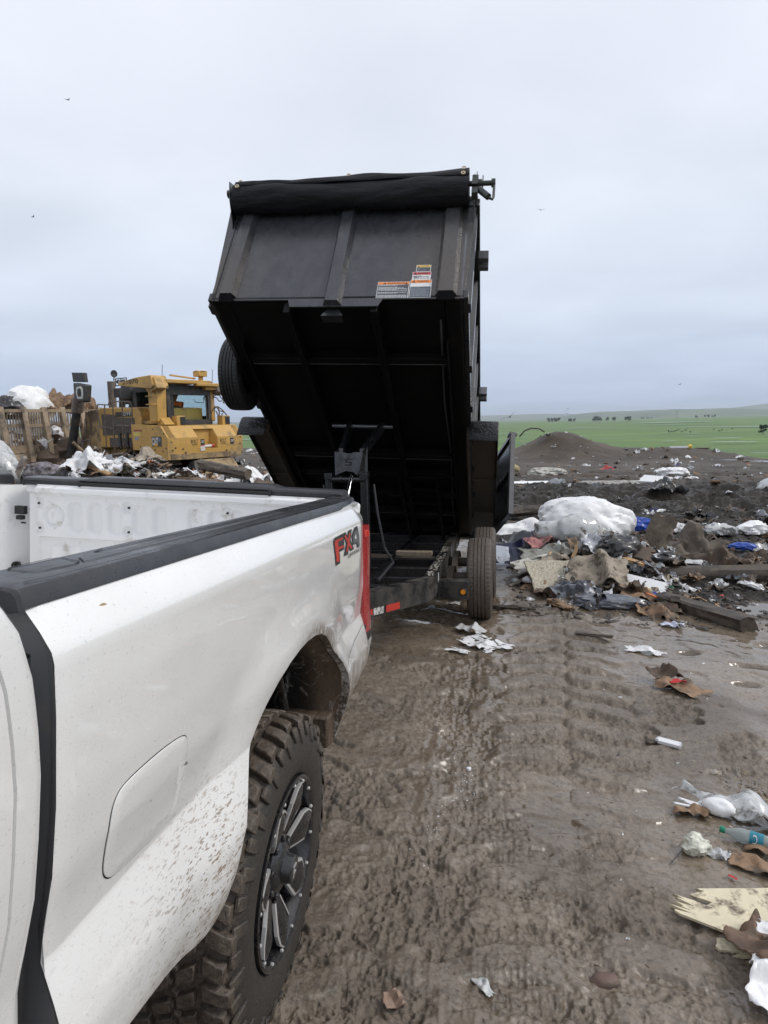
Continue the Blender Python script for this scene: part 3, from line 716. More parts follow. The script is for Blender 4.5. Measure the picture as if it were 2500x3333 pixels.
# ---- tail light
tl = Mat('tail_light_red', (.42, .012, .012), .12, 0, .6, Coat_Weight=.7, Transmission_Weight=.15)
tl.bump(tl.noise(260, typ='voronoi'), .12, .003)
tl.col(tl.mix(tl.ramp(tl.noise(140, 4, .7), [(.52, 0), (.66, .55)]), (.40, .010, .012), (.48, .16, .14)))
mb = MB(); P = []
for z in [.912, .918, .95, 1.1, 1.25, 1.345, 1.372, 1.388]:
    k = .05 * SS(1.345, 1.388, z); q = .010 * SS(.95, .912, z); xo = bedx(.985, z)
    P.append([(xo - .03, .985, z), (xo + .001 - q, .984 , z), (xo + .010 - q, 1.0 , z), (xo + .017 - q, 1.060 - k * .3, z), (xo + .010 - q, 1.088 - k, z), (xo - .02, 1.100 - k, z), (xo - .16, 1.115 - k * .6, z), (xo - .17, 1.0, z)])
mb.grid(P, closed=True); mb.add(P[-1], [tuple(range(8))]); mb.add(P[0], [tuple(range(8))])
tlo = mb.build('tail_light', tl, truck, smooth=30, bevel=.002)
lens = Mat('lamp_reflector', (.75, .03, .02), .1, 0, .8, Coat_Weight=1)
mb = MB(); xo = bedx(.985, 1.36); mb.hexa([(xo + .008, .990, 1.335), (xo + .014, .990, 1.335), (xo + .0205, 1.040, 1.335), (xo + .012, 1.040, 1.335), (xo + .006, .99, 1.366), (xo + .0125, .99, 1.366), (xo + .019, 1.035, 1.364), (xo + .01, 1.035, 1.364)]); mb.build('light_reflector', lens, tlo, bevel=.001)
# black upper corner behind the light and the seam
mb = MB(); mb.box((-.10, .99, 1.44), (.10, .03, .085)); mb.build('bed_rear_corner', wplain, truck, bevel=.01)
mb = MB(); sm = [(.535, .905), (.62, .918), (.75, .935), (.90, .950), (.975, .957)]
mb.grid([[(bedx(a, b) + .0015, a, b + .0014) for a, b in sm], [(bedx(a, b) + .0015, a, b - .0014) for a, b in sm]]); mb.build('panel_seam', gapm, bed_side)

# ---- rear bumper
bp = MB(); P = []
for z, o1 in [(.715, -.03), (.74, 0), (.84, .012), (.90, .008), (.935, 0)]:
    P.append([(-.06 + o1, .955, z), (-.005 + o1, .99, z), (.004 + o1, 1.08, z), (-.008 + o1, 1.17, z), (-.06, 1.235 + o1, z), (-.30, 1.27 + o1, z), (-.98, 1.29 + o1, z), (-1.66, 1.27 + o1, z), (-1.90, 1.235 + o1, z), (-1.955 - o1, 1.17, z), (-1.96 - o1, .98, z), (-1.7, .96, z)])
bp.grid(P, closed=True); bp.add(P[-1], [tuple(range(12))]); bp.add(P[0], [tuple(range(12))])
bmat = simple('bumper_paint', (.42, .42, .41), .3, var=.1, dirt=.5, dirtc=(.2, .16, .12), dscale=6)
bo = bp.build('rear_bumper', bmat, truck, smooth=40, bevel=.008)
mb = MB(); P = []
for z in (.838, .946):
    P.append([(-.03, .952, z), (.006, .985, z), (.014, 1.08, z), (.002, 1.18, z), (-.06, 1.245, z), (-.40, 1.285, z)])
P.append([(a * 1 - .02, b - .02, .952) for a, b, c in P[-1]]); P.append([(-.3, 1.02, .952)] * 6)
mb.grid(P); mb.build('bumper_step_pad', blk, bo, smooth=40, solid=.004)

# ---- wheel arch liner, splash guard, frame, axle
mb = MB(); arch = [(y, z) for y, z in pts if -.61 <= y <= .572 and not (y < -.59 and z < .72)]
def sec_(x, s_):
    return [(x, y * s_ - .01 * (1 - s_), .56 + (z - .56) * s_ if z > .56 else z) for y, z in arch]
mb.grid([[(bedx(y, z) - .03, y, z - .001) for y, z in arch], sec_(-.05, .985), sec_(-.07, .955), sec_(-.12, .95), sec_(-.30, .955), sec_(-.50, .94), sec_(-.52, .80), sec_(-.53, .5)])
mb.build('wheel_arch_liner', liner, truck, smooth=50)
mb = MB()
for k, (a0, a1) in enumerate([(.42, .20), (.50, .42)]):
    pass
mb.tube([(-.18, .50, .95), (-.2, .46, .72), (-.2, .44, .60)], .012, 8)
mb.tube([(-.14, -.1, 1.07), (-.16, .25, .98), (-.17, .42, .75)], .015, 8)
mb.build('liner_rib', liner, truck, smooth=50)
mudm = simple('caked_mud', (.095, .066, .044), .6, var=.4, scale=40, bump=.8, bscale=60)
mb = MB(); mb.prism([(.47, .60), (.565, .585), (.585, .60), (.578, .68), (.56, .72), (.47, .72)], lambda a, b: (-.25, a, b), lambda a, b: (-.018, a, b)); mb.build('splash_guard', mudm, truck, bevel=.01)
mb = MB(); mb.box((-.52, -.9, .72), (.10, 4.6, .20)); mb.box((-1.44, -.9, .72), (.10, 4.6, .20)); mb.box((-.98, .9, .70), (.92, .1, .12)); mb.box((-.98, -.4, .72), (.92, .1, .1))
mb.tube([(-.25, 0, .43), (-1.7, 0, .43)], .05, 14); mb.lathe([(-.18, .06), (-.12, .15), (.12, .15), (.18, .06)], 20, 'x', (-.98, 0, .43))
mb.tube([(-.45, -.15, .85), (-.45, .12, .40)], .03, 10)
mb.build('chassis_frame', simple('frame_black', (.02, .02, .02), .55, dirt=.4, dirtc=(.08, .06, .045)), truck, smooth=40)
mb = MB(); mb.box((-.75, -.55, .80), (.35, .5, .25)); mb.build('fuel_tank', simple('grey_tank', (.12, .12, .12), .5), truck, bevel=.03)
mb = MB(); mb.box((-.98, 1.22, .62), (.09, .35, .09)); mb.tube([(-.98, 1.42, .66), (-.98, 1.42, .76)], .014, 8); mb.lathe([(.70, .012), (.72, .03), (.745, .033), (.765, .02), (.775, .001)], 12, 'z', (-.98, 1.42, 0.02)); mb.build('tow_hitch', blkm, truck, smooth=40)

# ---- wheels
TW, TRr = .31, .452
def tyre_mesh(parent):
    mb = MB(); nseg = 180
    # axial a: 0 = outer sidewall face, negative = inwards
    prof = [(-.030, .262), (-.012, .275), (-.004, .300), (.002, .335), (-.001, .372), (-.012, .405), (-.024, .423), (-.045, .434), (-.10, .4385), (-.155, .440), (-.21, .4385), (-.265, .434), (-.286, .423), (-.298, .405), (-.309, .372), (-.312, .335), (-.306, .300), (-.298, .275), (-.280, .262)]
    mb.lathe(prof, nseg, 'x')
    rs_ = random.Random(3)
    NP = 40
    def block(ax0, ax1, t0, t1, r0, r1, skew=0.0, mat=0, cut=None):
        """lug between axial ax0..ax1, angle t0..t1; skewed and slightly tapered"""
        na = 3; vs = []
        for top in (0, 1):
            for i in range(na + 1):
                a = ax0 + (ax1 - ax0) * i / na
                for j, t in enumerate((t0, (t0 + t1) / 2, t1)):
                    sh = skew * (i / na); tt = t + sh
                    cx_ = (ax0 + ax1) / 2; cc_ = (t0 + t1) / 2 + sh
                    k = 1 - .08 * top; A = cx_ + (a - cx_) * k; T = cc_ + (tt - cc_) * k
                    drop = .75 * max(0, abs(A + .155) - .115) ** 1.25
                    r = (r1 if top else r0) - (drop if top else drop * .5)
                    vs.append((A, r * math.sin(T), r * math.cos(T)))
        m = (na + 1) * 3; fs = []
        for i in range(na):
            for j in range(2):
                a = i * 3 + j; fs.append((a + m, a + 1 + m, a + 4 + m, a + 3 + m))
            fs.append((i * 3, i * 3 + m, i * 3 + 3 + m, i * 3 + 3)); fs.append((i * 3 + 2, i * 3 + 5, i * 3 + 5 + m, i * 3 + 2 + m))
        for j in range(2):
            fs.append((j, j + 1, j + 1 + m, j + m)); b = na * 3 + j; fs.append((b, b + m, b + 1 + m, b + 1))
        mb.add(vs, fs, mat)
    d = 2 * math.pi / NP
    for k in range(NP):
        t = k * d; long_ = k % 2
        for sgn in (0, 1):
            off = d * .5 * sgn
            f = (lambda a: a) if sgn == 0 else (lambda a: -.31 - a)
            a_out = -.006 if long_ else -.022
            A0, A1 = sorted((f(a_out), f(-.082)))
            block(A0, A1, t + off, t + off + d * .66, .428, .4545, (.05 if sgn else -.05) * 1)
            # sidewall biters
            mb2 = [(f(.0035 if long_ else .001), .372 if long_ else .392), (f(-.020), .432)]
            aa, r0_ = mb2[0]; bb_, r1_ = mb2[1]
            vs = []
            for (A, r) in ((aa, r0_), (bb_ + (0.010 if sgn == 0 else -.010), r1_)):
                for dd_ in (0, 1):
                    A2 = A + (-.012 if dd_ and sgn == 0 else (.012 if dd_ else 0))
                    for tt in (t + off + d * .06, t + off + d * .58):
                        vs.append((A2, r * math.sin(tt), r * math.cos(tt)))
            mb.add(vs, [(0, 1, 5, 4), (0, 4, 6, 2), (1, 3, 7, 5), (0, 2, 3, 1), (4, 5, 7, 6), (2, 6, 7, 3)])
        j1, j2 = rs_.uniform(-.01, .01), rs_.uniform(-.01, .01)
        block(-.148, -.096, t + d * .30 + j1, t + d * .92 + j1, .428, .4555, .055)
        block(-.214, -.162, t + d * .80 + j2, t + d * 1.42 + j2, .428, .4555, .055)
        block(-.158, -.140, t + d * .98 + j1, t + d * 1.22 + j1, .428, .453, -.03)
        block(-.172, -.154, t + d * .50, t + d * .74, .428, .453, -.03)
    o = mb.build('tyre', rub, parent, smooth=38, bevel=.003, segs=1)
    me = o.data; co = np.array([v.co for v in me.vertices]); r = np.hypot(co[:, 1], co[:, 2])
    at = me.attributes.new('rad', 'FLOAT', 'POINT'); at.data.foreach_set('value', (np.clip((r - .405) / .045, 0, 1) ** .7 * .95 + .05).astype(np.float32))
    return o
def rim_mesh(parent):
    mb = MB()
    mb.lathe([(-.020, .268), (-.004, .270), (-.001, .262), (-.006, .252), (-.030, .246), (-.055, .235), (-.10, .228), (-.25, .225), (-.29, .25)], 96, 'x')
    mb.lathe([(-.16, .225), (-.17, .10), (-.17, .02)], 48, 'x')
    rim = mb.build('rim', rimb, parent, smooth=35)
    # milled spokes: eight pairs of kinked arms
    sp = MB(); ed = MB(); NS = 7
    def P3(a, r, x): return (x, r * math.sin(a), r * math.cos(a))
    for k in range(NS):
        A = 2 * math.pi * k / NS + .47
        st = [(.055, .38, -.052), (.105, .245, -.036), (.190, .30, -.012), (.224, .17, -.009), (.247, .045, -.006)]
        L = [P3(A - h, r, x) for r, h, x in st]; Rr = [P3(A + h, r, x) for r, h, x in st]; Mm = [P3(A, r, x + (.010 if .08 < r < .23 else .002)) for r, h, x in st]
        Lb = [P3(A - h * .8, r, x - .07) for r, h, x in st]; Rb = [P3(A + h * .8, r, x - .07) for r, h, x in st]
        sp.grid([Lb, L, Mm, Rr, Rb])
        for sg in (-1, 1):
            ed.grid([[P3(A + sg * h * 1.01, r, x - .009) for r, h, x in st[1:]], [P3(A + sg * h, r, x + .0015) for r, h, x in st[1:]], [P3(A + sg * (h - .0085 / r), r, x + .0035) for r, h, x in st[1:]]])
    so = sp.build('spoke', rimb, rim, smooth=25)
    ed.build('milled_spoke_edge', chrome, rim, smooth=30)
    hb = MB(); hb.lathe([(-.06, .085), (-.040, .082), (-.022, .064), (-.016, .045), (.010, .040), (.014, .036), (.014, .001)], 24, 'x'); hb.build('hub_cap', rimb, rim, smooth=30)
    hc = MB(); 
    for k in range(2): hc.box((.0152, 0, .012 - .02 * k), (.002, .028 - .008 * k, .006))
    hc.box((.0152, -.011, -.004), (.002, .006, .035)); hc.build('hub_emblem', chrome, rim)
    for k in range(8):
        a = 2 * math.pi * k / 8 + .3; nb = MB(); nb.lathe([(-.05, .012), (-.030, .012), (-.026, .008), (-.026, .001)], 8, 'x', (0, .066 * math.sin(a) * 1.25, .066 * math.cos(a) * 1.25)); nb.build('lug_nut', rimb, rim, smooth=30)
    for k in range(16):
        rv = MB(); a = 2 * math.pi * k / 16 + .1; rv.lathe([(-.010, .0055), (-.003, .0055), (-.001, .003), (-.001, .0005)], 8, 'x', (0, .250 * math.sin(a), .250 * math.cos(a)))
        rv.build('rim_rivet', chrome, rim, smooth=30)
    return rim
def copy_tree(o, parent=None):
    c = o.copy(); COL.objects.link(c); c.parent = parent
    for ch in list(o.children): copy_tree(ch, c)
    return c
wheel = bpy.data.objects.new('rear_wheel', None); COL.objects.link(wheel); wheel.parent = truck; wheel.location = (-.004, 0, .430)
tyre_mesh(wheel); rim_mesh(wheel)
w2 = copy_tree(wheel, truck); w2.location = (-1.956, 0, .43); w2.rotation_euler = (0, 0, math.pi)
w3 = copy_tree(wheel, truck); w3.location = (-.004, -4.06, .43); w3.name = 'front_wheel'
w4 = copy_tree(wheel, truck); w4.location = (-1.956, -4.06, .43); w4.rotation_euler = (0, 0, math.pi); w4.name = 'front_wheel'

# ---- cab: rear corner, rear door, greenhouse, hood
CP = [(.60, -.045), (.70, -.012), (.80, -.004), (1.0, -.016), (1.05, -.010), (1.15, .0), (1.30, .0), (1.38, .0), (1.42, -.001), (1.47, -.004), (1.50, -.010), (1.53, -.020), (1.60, -.10), (1.75, -.165), (1.90, -.235), (1.96, -.30), (2.0, -.42)]
def cabx(z): return float(np.interp(z, [p[0] for p in CP], [p[1] for p in CP]))
def cabrear(z): return float(np.interp(z, [.6, 1.03, 1.12, 1.3, 1.41, 1.47, 1.53, 1.6, 1.9, 2.0], [-1.192, -1.172, -1.161, -1.156, -1.174, -1.194, -1.230, -1.27, -1.40, -1.50]))
cabm = MB(); czs = [.62, .7, .8, .9, 1.0, 1.03, 1.07, 1.12, 1.2, 1.28, 1.34, 1.38, 1.41, 1.44, 1.47, 1.50, 1.53]
rows = []
for z in czs:
    x = cabx(z); r = cabrear(z)
    rows.append([(-1.0, r + .01, z), (-.12 + x, r + .012, z), (x - .020, r + .006, z), (x - .006, r + .003, z), (x - .001, r - .004, z), (x, r - .016, z), (x, r - .047, z), (x - .006, r - .0485, z)])
cabm.grid(rows); cab = cabm.build('cab_rear_corner', white, truck, smooth=40)
dm = MB(); rows = []
for z in czs:
    x = cabx(z); r = cabrear(z)
    rows.append([(x - .008, r - .0505, z), (x, r - .053, z)] + [(x, y, z) for y in (-1.5, -1.8, -2.1, -2.16)])
dm.grid(rows); dm.build('rear_door', white, truck, smooth=40)
dm = MB(); dm.grid([[(cabx(z), y, z) for y in (-2.17, -2.7, -3.28)] for z in czs]); dm.build('front_door', white, truck, smooth=40)
dm = MB()
for y0 in (-1.95, -3.05):
    dm.box((cabx(1.35) + .025, y0 + .0, 1.36), (.02, .22, .035)); dm.box((cabx(1.35) + .01, y0 - .1, 1.36), (.03, .02, .03)); dm.box((cabx(1.35) + .01, y0 + .1, 1.36), (.03, .02, .03))
dm.build('door_handle', white, truck, bevel=.006)
gh = MB(); gz = [1.53, 1.60, 1.75, 1.90, 1.96, 2.0]
glassm = Mat('dark_glass', (.02, .022, .024), .05, 0, .6)
gh.grid([[(cabx(z), cabrear(z) - .03, z), (cabx(z), -1.55, z)] for z in gz]); gh.grid([[(-1.96 - cabx(z), cabrear(z) - .03, z), (-1.96 - cabx(z), -1.55, z)] for z in gz])
gh.grid([[(cabx(z), cabrear(z) - .03, z), (-.98, cabrear(z), z), (-1.96 - cabx(z), cabrear(z) - .03, z)] for z in gz])
gh.box((-.98, -2.3, 2.0), (1.12, 1.75, .05)); gh.box((-1.9, -2.2, 1.07), (.1, 2.1, .93)); gh.box((-.98, -1.6, 1.1), (1.8, .1, .9))
gh.build('cab_shell', wplain, truck, smooth=30)
gw = MB(); gw.grid([[(cabx(z) - .012, -1.55, z), (cabx(z) - .012, -2.2, z), (cabx(z) - .012, -3.0, z)] for z in gz[:5]]); gw.grid([[(-1.948 - cabx(z), -1.55, z), (-1.948 - cabx(z), -3.0, z)] for z in gz[:5]]); gw.grid([[(-.1, -3.55, 1.5), (-1.86, -3.55, 1.5)], [(-.3, -3.0, 1.98), (-1.66, -3.0, 1.98)]])
gw.build('cab_window', glassm, truck)
hd = MB(); hd.hexa([(-1.93, -5.05, 1.0), (-.03, -5.05, 1.0), (-.02, -3.29, 1.0), (-1.94, -3.29, 1.0), (-1.85, -4.98, 1.36), (-.11, -4.98, 1.36), (-.06, -3.5, 1.49), (-1.9, -3.5, 1.49)]); hd.build('hood', wplain, truck, bevel=.05, segs=3)
hd = MB(); hd.box((-.98, -5.08, .85), (1.96, .2, .45)); hd.box((-.98, -3.3, .70), (1.85, .6, .1)); hd.build('front_bumper', bmat, truck, bevel=.04)
# ================================================================== DUMP TRAILER
BO = Vector((-0.76325133, 7.22785674, 0.27718308))
BX = Vector((0.9991026, -0.0015248, -0.0423274)); BF = Vector((0.0232566, -0.8154708, 0.5783308)); BU = Vector((0.0353986, 0.5787962, 0.8147036))
TL = Vector((-.76, 5.4, -.10))
trailer = thing('dump_trailer', 'black dump trailer with its bed tipped high above the muddy wheels', 'trailer', TL)
def bxf(u, v, w_): return BO + BX * u + BF * v + BU * w_ - TL      # box coordinates: across, forward, up
def wxf(x, y, z): return Vector((x, y, z)) - TL
pbk = Mat('trailer_black', (.012, .0125, .014), .22, 0, .5, Coat_Weight=.35, Coat_Roughness=.1)
pn = pbk.noise(3, 6, .65); ps = pbk.noise(1, 4, .6, stretch=(14, 14, 1.6), dist=.6)
pbk.col(pbk.mix(pbk.ramp(ps, [(.45, 0), (.75, .55)]), (.011, .0115, .0135), (.030, .029, .030)))
pbk.rgh(pbk.ramp(pn, [(.3, .20), (.7, .42)])); pbk.bump(pbk.math('ADD', pbk.noise(160, typ='voronoi'), pbk.noise(40, 4)), .12, .003)
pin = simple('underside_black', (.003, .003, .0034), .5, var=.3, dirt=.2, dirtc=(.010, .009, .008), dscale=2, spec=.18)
pfr = simple('front_panel_black', (.030, .030, .032), .30, var=.3, scale=2)
# rain-streaked front panel, thin dried mud towards its foot
fz = pfr.xyz(); pc = pfr.mix(pfr.ramp(pfr.noise(1, 6, .65, stretch=(9, 9, 2.2), dist=.5), [(.35, 0), (.7, 1)]), (.040, .041, .048), (.068, .068, .075))
ux = pfr.math('ABSOLUTE', fz[0]); pc = pfr.mix(pfr.math('MULTIPLY', pfr.band(ux, .45, 1.0), pfr.band(fz[2], 3.9, 3.0)), pc, (.082, .072, .062))
strk = pfr.ramp(pfr.noise(1, 3, .5, stretch=(38, 38, 3.0), dist=1.5), [(.62, 0), (.68, .5)])
pfr.col(pfr.mix(strk, pc, (.012, .012, .013))); pfr.rgh(pfr.ramp(pfr.noise(5, 5), [(.3, .16), (.7, .36)])); pfr.bump(pfr.noise(150, 4, .7), .3, .003)
pmud = simple('mud_film_black', (.022, .021, .020), .4, var=.3, dirt=.8, dirtc=(.075, .060, .045), dscale=1.4, bump=.3, bscale=120)
prail = simple('rail_black', (.014, .014, .015), .25, var=.3, dirt=.55, dirtc=(.05, .042, .033), dscale=5, bump=.2, bscale=90)
steel_sheen = simple('grey_steel_sky_sheen', (.16, .16, .17), .16, var=.25, scale=8, metal=.5)  # bare steel parts; on the right bed wall its grey stands for sky sheen
dgrey2 = simple('conduit_grey', (.05, .05, .052), .5)
BW, BL = 1.05, 4.313
bed = bpy.data.objects.new('dump_bed', None); COL.objects.link(bed); bed.parent = trailer
# floor
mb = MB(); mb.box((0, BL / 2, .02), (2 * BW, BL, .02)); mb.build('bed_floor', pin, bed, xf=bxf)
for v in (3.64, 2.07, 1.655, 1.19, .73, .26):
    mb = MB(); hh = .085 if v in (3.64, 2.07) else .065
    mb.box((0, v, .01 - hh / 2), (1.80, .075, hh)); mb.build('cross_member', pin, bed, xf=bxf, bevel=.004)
    mb = MB(); mb.box((0, v - .036, .009 - hh), (1.78, .006, .004)); mb.build('cross_member_flange', steel_sheen if v in (3.64, 2.07, .73) else pbk, bed, xf=bxf)
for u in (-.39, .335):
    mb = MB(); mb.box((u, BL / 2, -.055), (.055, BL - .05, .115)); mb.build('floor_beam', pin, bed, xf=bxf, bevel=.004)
for s_ in (-1, 1):
    mb = MB(); mb.hexa([(s_ * BW, .0, -.0), (s_ * .90, .0, -.0), (s_ * .90, BL - .01, 0), (s_ * BW, BL - .01, 0), (s_ * BW, 0, .03), (s_ * .9, 0, .03), (s_ * .9, BL - .01, .03), (s_ * BW, BL - .01, .03)])
    mb.box((s_ * .905, BL / 2 - .2, -.05), (.012, BL - .5, .10)); mb.build('side_sill', pin, bed, xf=bxf, bevel=.003)
# underside plates of the front bay
for sx in (-1, 1):
    mb = MB(); mb.box((sx * .66, 3.98, -.004), (.46, .62, .008)); mb.build('floor_plate', pin, bed, xf=bxf)
# front wall with ribs and a notched foot
mb = MB()
foot = [(-BW, 0), (-.84, 0), (-.385, 0), (-.36, -.075), (.37, -.075), (.402, 0), (.84, 0), (BW, 0), (BW + .055, 1.19), (-BW - .085, 1.19)]
mb.prism([(a, b) for a, b in foot], lambda a, b: (a, BL - .012, b), lambda a, b: (a, BL, b)); mb.build('front_wall', pfr, bed, xf=bxf)
def rib(u0, u1, name='wall_rib', par=None, w0=0.03, w1=1.18, proud=.055, k=None, top_shift=0.0):
    m = MB(); a = .022; L = []
    for w_ in (w0, w1):
        sh = top_shift * (w_ - w0)
        L.append([(u0 + sh - a * .4, BL + .001, w_), (u0 + a + sh, BL + proud, w_), (u1 - a + sh, BL + proud, w_), (u1 + a * .4 + sh, BL + .001, w_)])
    m.grid(L, closed=False); m.add(L[0], [(0, 1, 2, 3)]); m.add(L[1], [(0, 1, 2, 3)])
    return m.build(name, pfr, bed, xf=bxf)
rib(-.985, -.845); rib(-.075, .065, w0=-.06); rib(.83, .985)
for u0, u1, w_ in ((-.985, -.845, .028), (.83, .985, .028)):
    m = MB(); m.hexa([(u0, BL, w_ - .045), (u1, BL, w_ - .045), (u1, BL + .004, w_ - .045), (u0, BL + .004, w_ - .045), (u0 + .02, BL, w_), (u1 - .02, BL, w_), (u1 - .02, BL + .05, w_), (u0 + .02, BL + .05, w_)]); m.build('rib_foot', pin, bed, xf=bxf)
m = MB(); m.hexa([(-.085, BL - .10, -.155), (.085, BL - .10, -.155), (.09, BL - .02, -.155), (-.09, BL - .02, -.155), (-.05, BL - .10, -.078), (.05, BL - .10, -.078), (.05, BL - .03, -.078), (-.05, BL - .03, -.078)])
m.build('bed_stop_wedge', pbk, bed, xf=bxf)
# side walls: sheet, slanted stakes, rails
for s_ in (-1, 1):
    mb = MB(); mb.box((s_ * (BW - .02), BL / 2, .55), (.015, BL, 1.10)); mb.build('side_wall', steel_sheen if s_ > 0 else pbk, bed, xf=bxf)  # right sheet greyer than the left: reflected sky put into its colour
    for v0, sl in ((4.20, 0), (3.45, .0), (2.85, .0), (2.25, .0), (1.65, 0), (1.05, 0), (.45, .0), (.03, 0)):
        m = MB(); m.prism([(BW - .012, v0 - .07), (BW + .055, v0 - .045), (BW + .055, v0 + .045), (BW - .012, v0 + .07)], lambda a, b: (s_ * a, b, .0), lambda a, b: (s_ * a, b, 1.06)); m.build('side_stake', pbk, bed, xf=bxf)
    m = MB(); m.box((s_ * (BW + .025), BL / 2, 1.10), (.10, BL + .02, .09)); m.build('top_rail', pbk, bed, xf=bxf, bevel=.006)
    m = MB(); m.box((s_ * (BW + .01), BL / 2, .045), (.05, BL, .08)); m.build('bottom_rail', pbk, bed, xf=bxf, bevel=.004)
    for v in (3.95, 2.02, .3):
        m = MB(); m.box((s_ * (BW + .115), v, .86), (.09, .045, .10)); m.box((s_ * (BW + .115), v - .10, .86), (.09, .045, .10)); m.box((s_ * (BW + .115), v - .05, .91), (.09, .06, .006))
        m.build('board_bracket', simple('bracket_grey', (.06, .06, .063), .4) if v == 3.95 else steel_sheen, bed, xf=bxf, bevel=.003)
# tarp roll across the top front
tarp = Mat('tarp_cloth', (.006, .0065, .008), .62, 0, .3)
tw = tarp.noise(6, 6, .6, stretch=(1, 4, 4)); tarp.bump(tarp.math('ADD', tw, tarp.math('MULTIPLY', tarp.noise(230, 2), .12)), .7, .03)
tarp.col(tarp.mix(tarp.ramp(tarp.noise(60, 5, .75), [(.55, 0), (.72, .35)]), (.0055, .006, .008), (.03, .03, .03)))
RC, RR = (4.45, 1.075), .118
mb = MB(); P = []
nx = 90
for i in range(nx + 1):
    t = i / nx; u = -1.025 + 2.055 * t; row = []
    sag = .018 * math.sin(t * 5.2 + 1) + .010 * math.sin(t * 17) + .006 * math.sin(t * 41)
    for k in range(29):
        a = 2 * math.pi * k / 28; wr = 1 + .035 * math.sin(3 * a + t * 9) + .02 * math.sin(7 * a - t * 23)
        row.append((u, RC[0] + RR * wr * math.cos(a) * (1 + .05 * math.sin(t * 9)), RC[1] + (RR * wr) * math.sin(a) * 1.05 + sag * .5 + .03 * (t - .5)))
    P.append(row)
mb.grid(P); mb.add(P[0], [tuple(range(28))]); mb.add(P[-1], [tuple(range(28))])
tr = mb.build('tarp_roll', tarp, bed, xf=bxf, smooth=60, merge=True)
mb = MB(); P = []   # loose flap above the roll, uneven top edge
for i in range(nx + 1):
    t = i / nx; u = -1.01 + 2.04 * t
    top = 1.180 + .03 * t + .035 * math.exp(-((t - .52) / .17) ** 2) + .045 * float(SS(.72, .98, t)) - .004 * math.sin(30 * t) + .012 * math.exp(-((t - .02) / .06) ** 2)
    P.append([(u, RC[0] + .122 + .004 * math.sin(t * 30), 1.09 + .03 * t), (u, RC[0] + .118 + .006 * math.sin(t * 21), 1.15 + .02 * t), (u, RC[0] + .11 + .01 * math.sin(t * 12), top - .03), (u, RC[0] + .085, top), (u, RC[0] - .10, top - .01), (u, RC[0] - .28, top - .06)])
mb.grid(P); fl = mb.build('tarp_flap', tarp, bed, xf=bxf, smooth=60, solid=.003)
brass = Mat('brass_grommet', (.55, .47, .32), .3, .8)
for u, dv2, w_ in ((-.97, .102, 1.165), (-.975, .126, 1.075), (.0, .098, 1.200), (.985, .098, 1.235), (.985, .128, 1.13)):
    m = MB(); m.lathe([(RC[0] + dv2 + .004, .008), (RC[0] + dv2 + .010, .009), (RC[0] + dv2 + .010, .019), (RC[0] + dv2 + .001, .021)], 16, 'y', (u, 0, w_)); m.build('grommet', brass, fl, xf=bxf, smooth=40)
steel = simple('tarp_steel', (.055, .057, .05), .4, metal=.5)
mb = MB(); mb.tube([(1.0, 4.40, 1.235), (1.14, 4.40, 1.235)], .023, 12); mb.box((1.142, 4.40, 1.235), (.008, .09, .09)); mb.box((1.09, 4.38, 1.205), (.006, .14, .24)); mb.build('tarp_guide_bar', steel, bed, xf=bxf, smooth=40)
mb = MB(); mb.tube([(-1.0, 4.42, 1.19), (-1.13, 4.42, 1.19)], .018, 12); mb.lathe([(-1.138, .035), (-1.128, .035), (-1.126, .018)], 14, 'x', (0, 4.42, 1.19)); mb.build('tarp_guide_bar', steel, bed, xf=bxf, smooth=40)
mb = MB(); mb.prism([(4.28, .82), (4.36, .92), (4.50, 1.02), (4.58, 1.14), (4.50, 1.20), (4.40, 1.25), (4.28, 1.22)], lambda a, b: (-1.062, a, b), lambda a, b: (-1.055, a, b)); mb.build('tarp_end_plate', pbk, bed, xf=bxf)
mb = MB(); mb.prism([(4.28, .82), (4.36, .92), (4.50, 1.02), (4.56, 1.14), (4.50, 1.20), (4.40, 1.25), (4.28, 1.22)], lambda a, b: (1.075, a, b), lambda a, b: (1.083, a, b)); mb.build('tarp_end_plate', pbk, bed, xf=bxf)
# crank
mb = MB(); cv = 4.50
mb.box((1.086, cv, 1.090), (.05, .10, .11)); mb.box((1.086, cv, 0.980), (.05, .07, .07)); mb.tube([(1.100, cv, 1.100), (1.232, cv, 1.100)], .021, 12); mb.tube([(1.113, cv, 1.100), (1.139, cv, 1.100)], .034, 12)
mb.tube([(1.218, cv, 1.100), (1.251, cv, 1.100)], .036, 10)
cr_ = mb.build('tarp_crank', steel, bed, xf=bxf, smooth=35)
mb = MB(); mb.tube([(1.242, cv, 1.100), (1.242, cv + .01, 0.910), (1.235, cv + .01, 0.885), (1.212, cv + .01, 0.900), (1.185, cv + .01, 0.935)], .011, 8); mb.tube([(1.202, cv + .01, 0.915), (1.119, cv + .01, 1.015)], .027, 12)
mb.build('crank_handle', steel, cr_, xf=bxf, smooth=35)
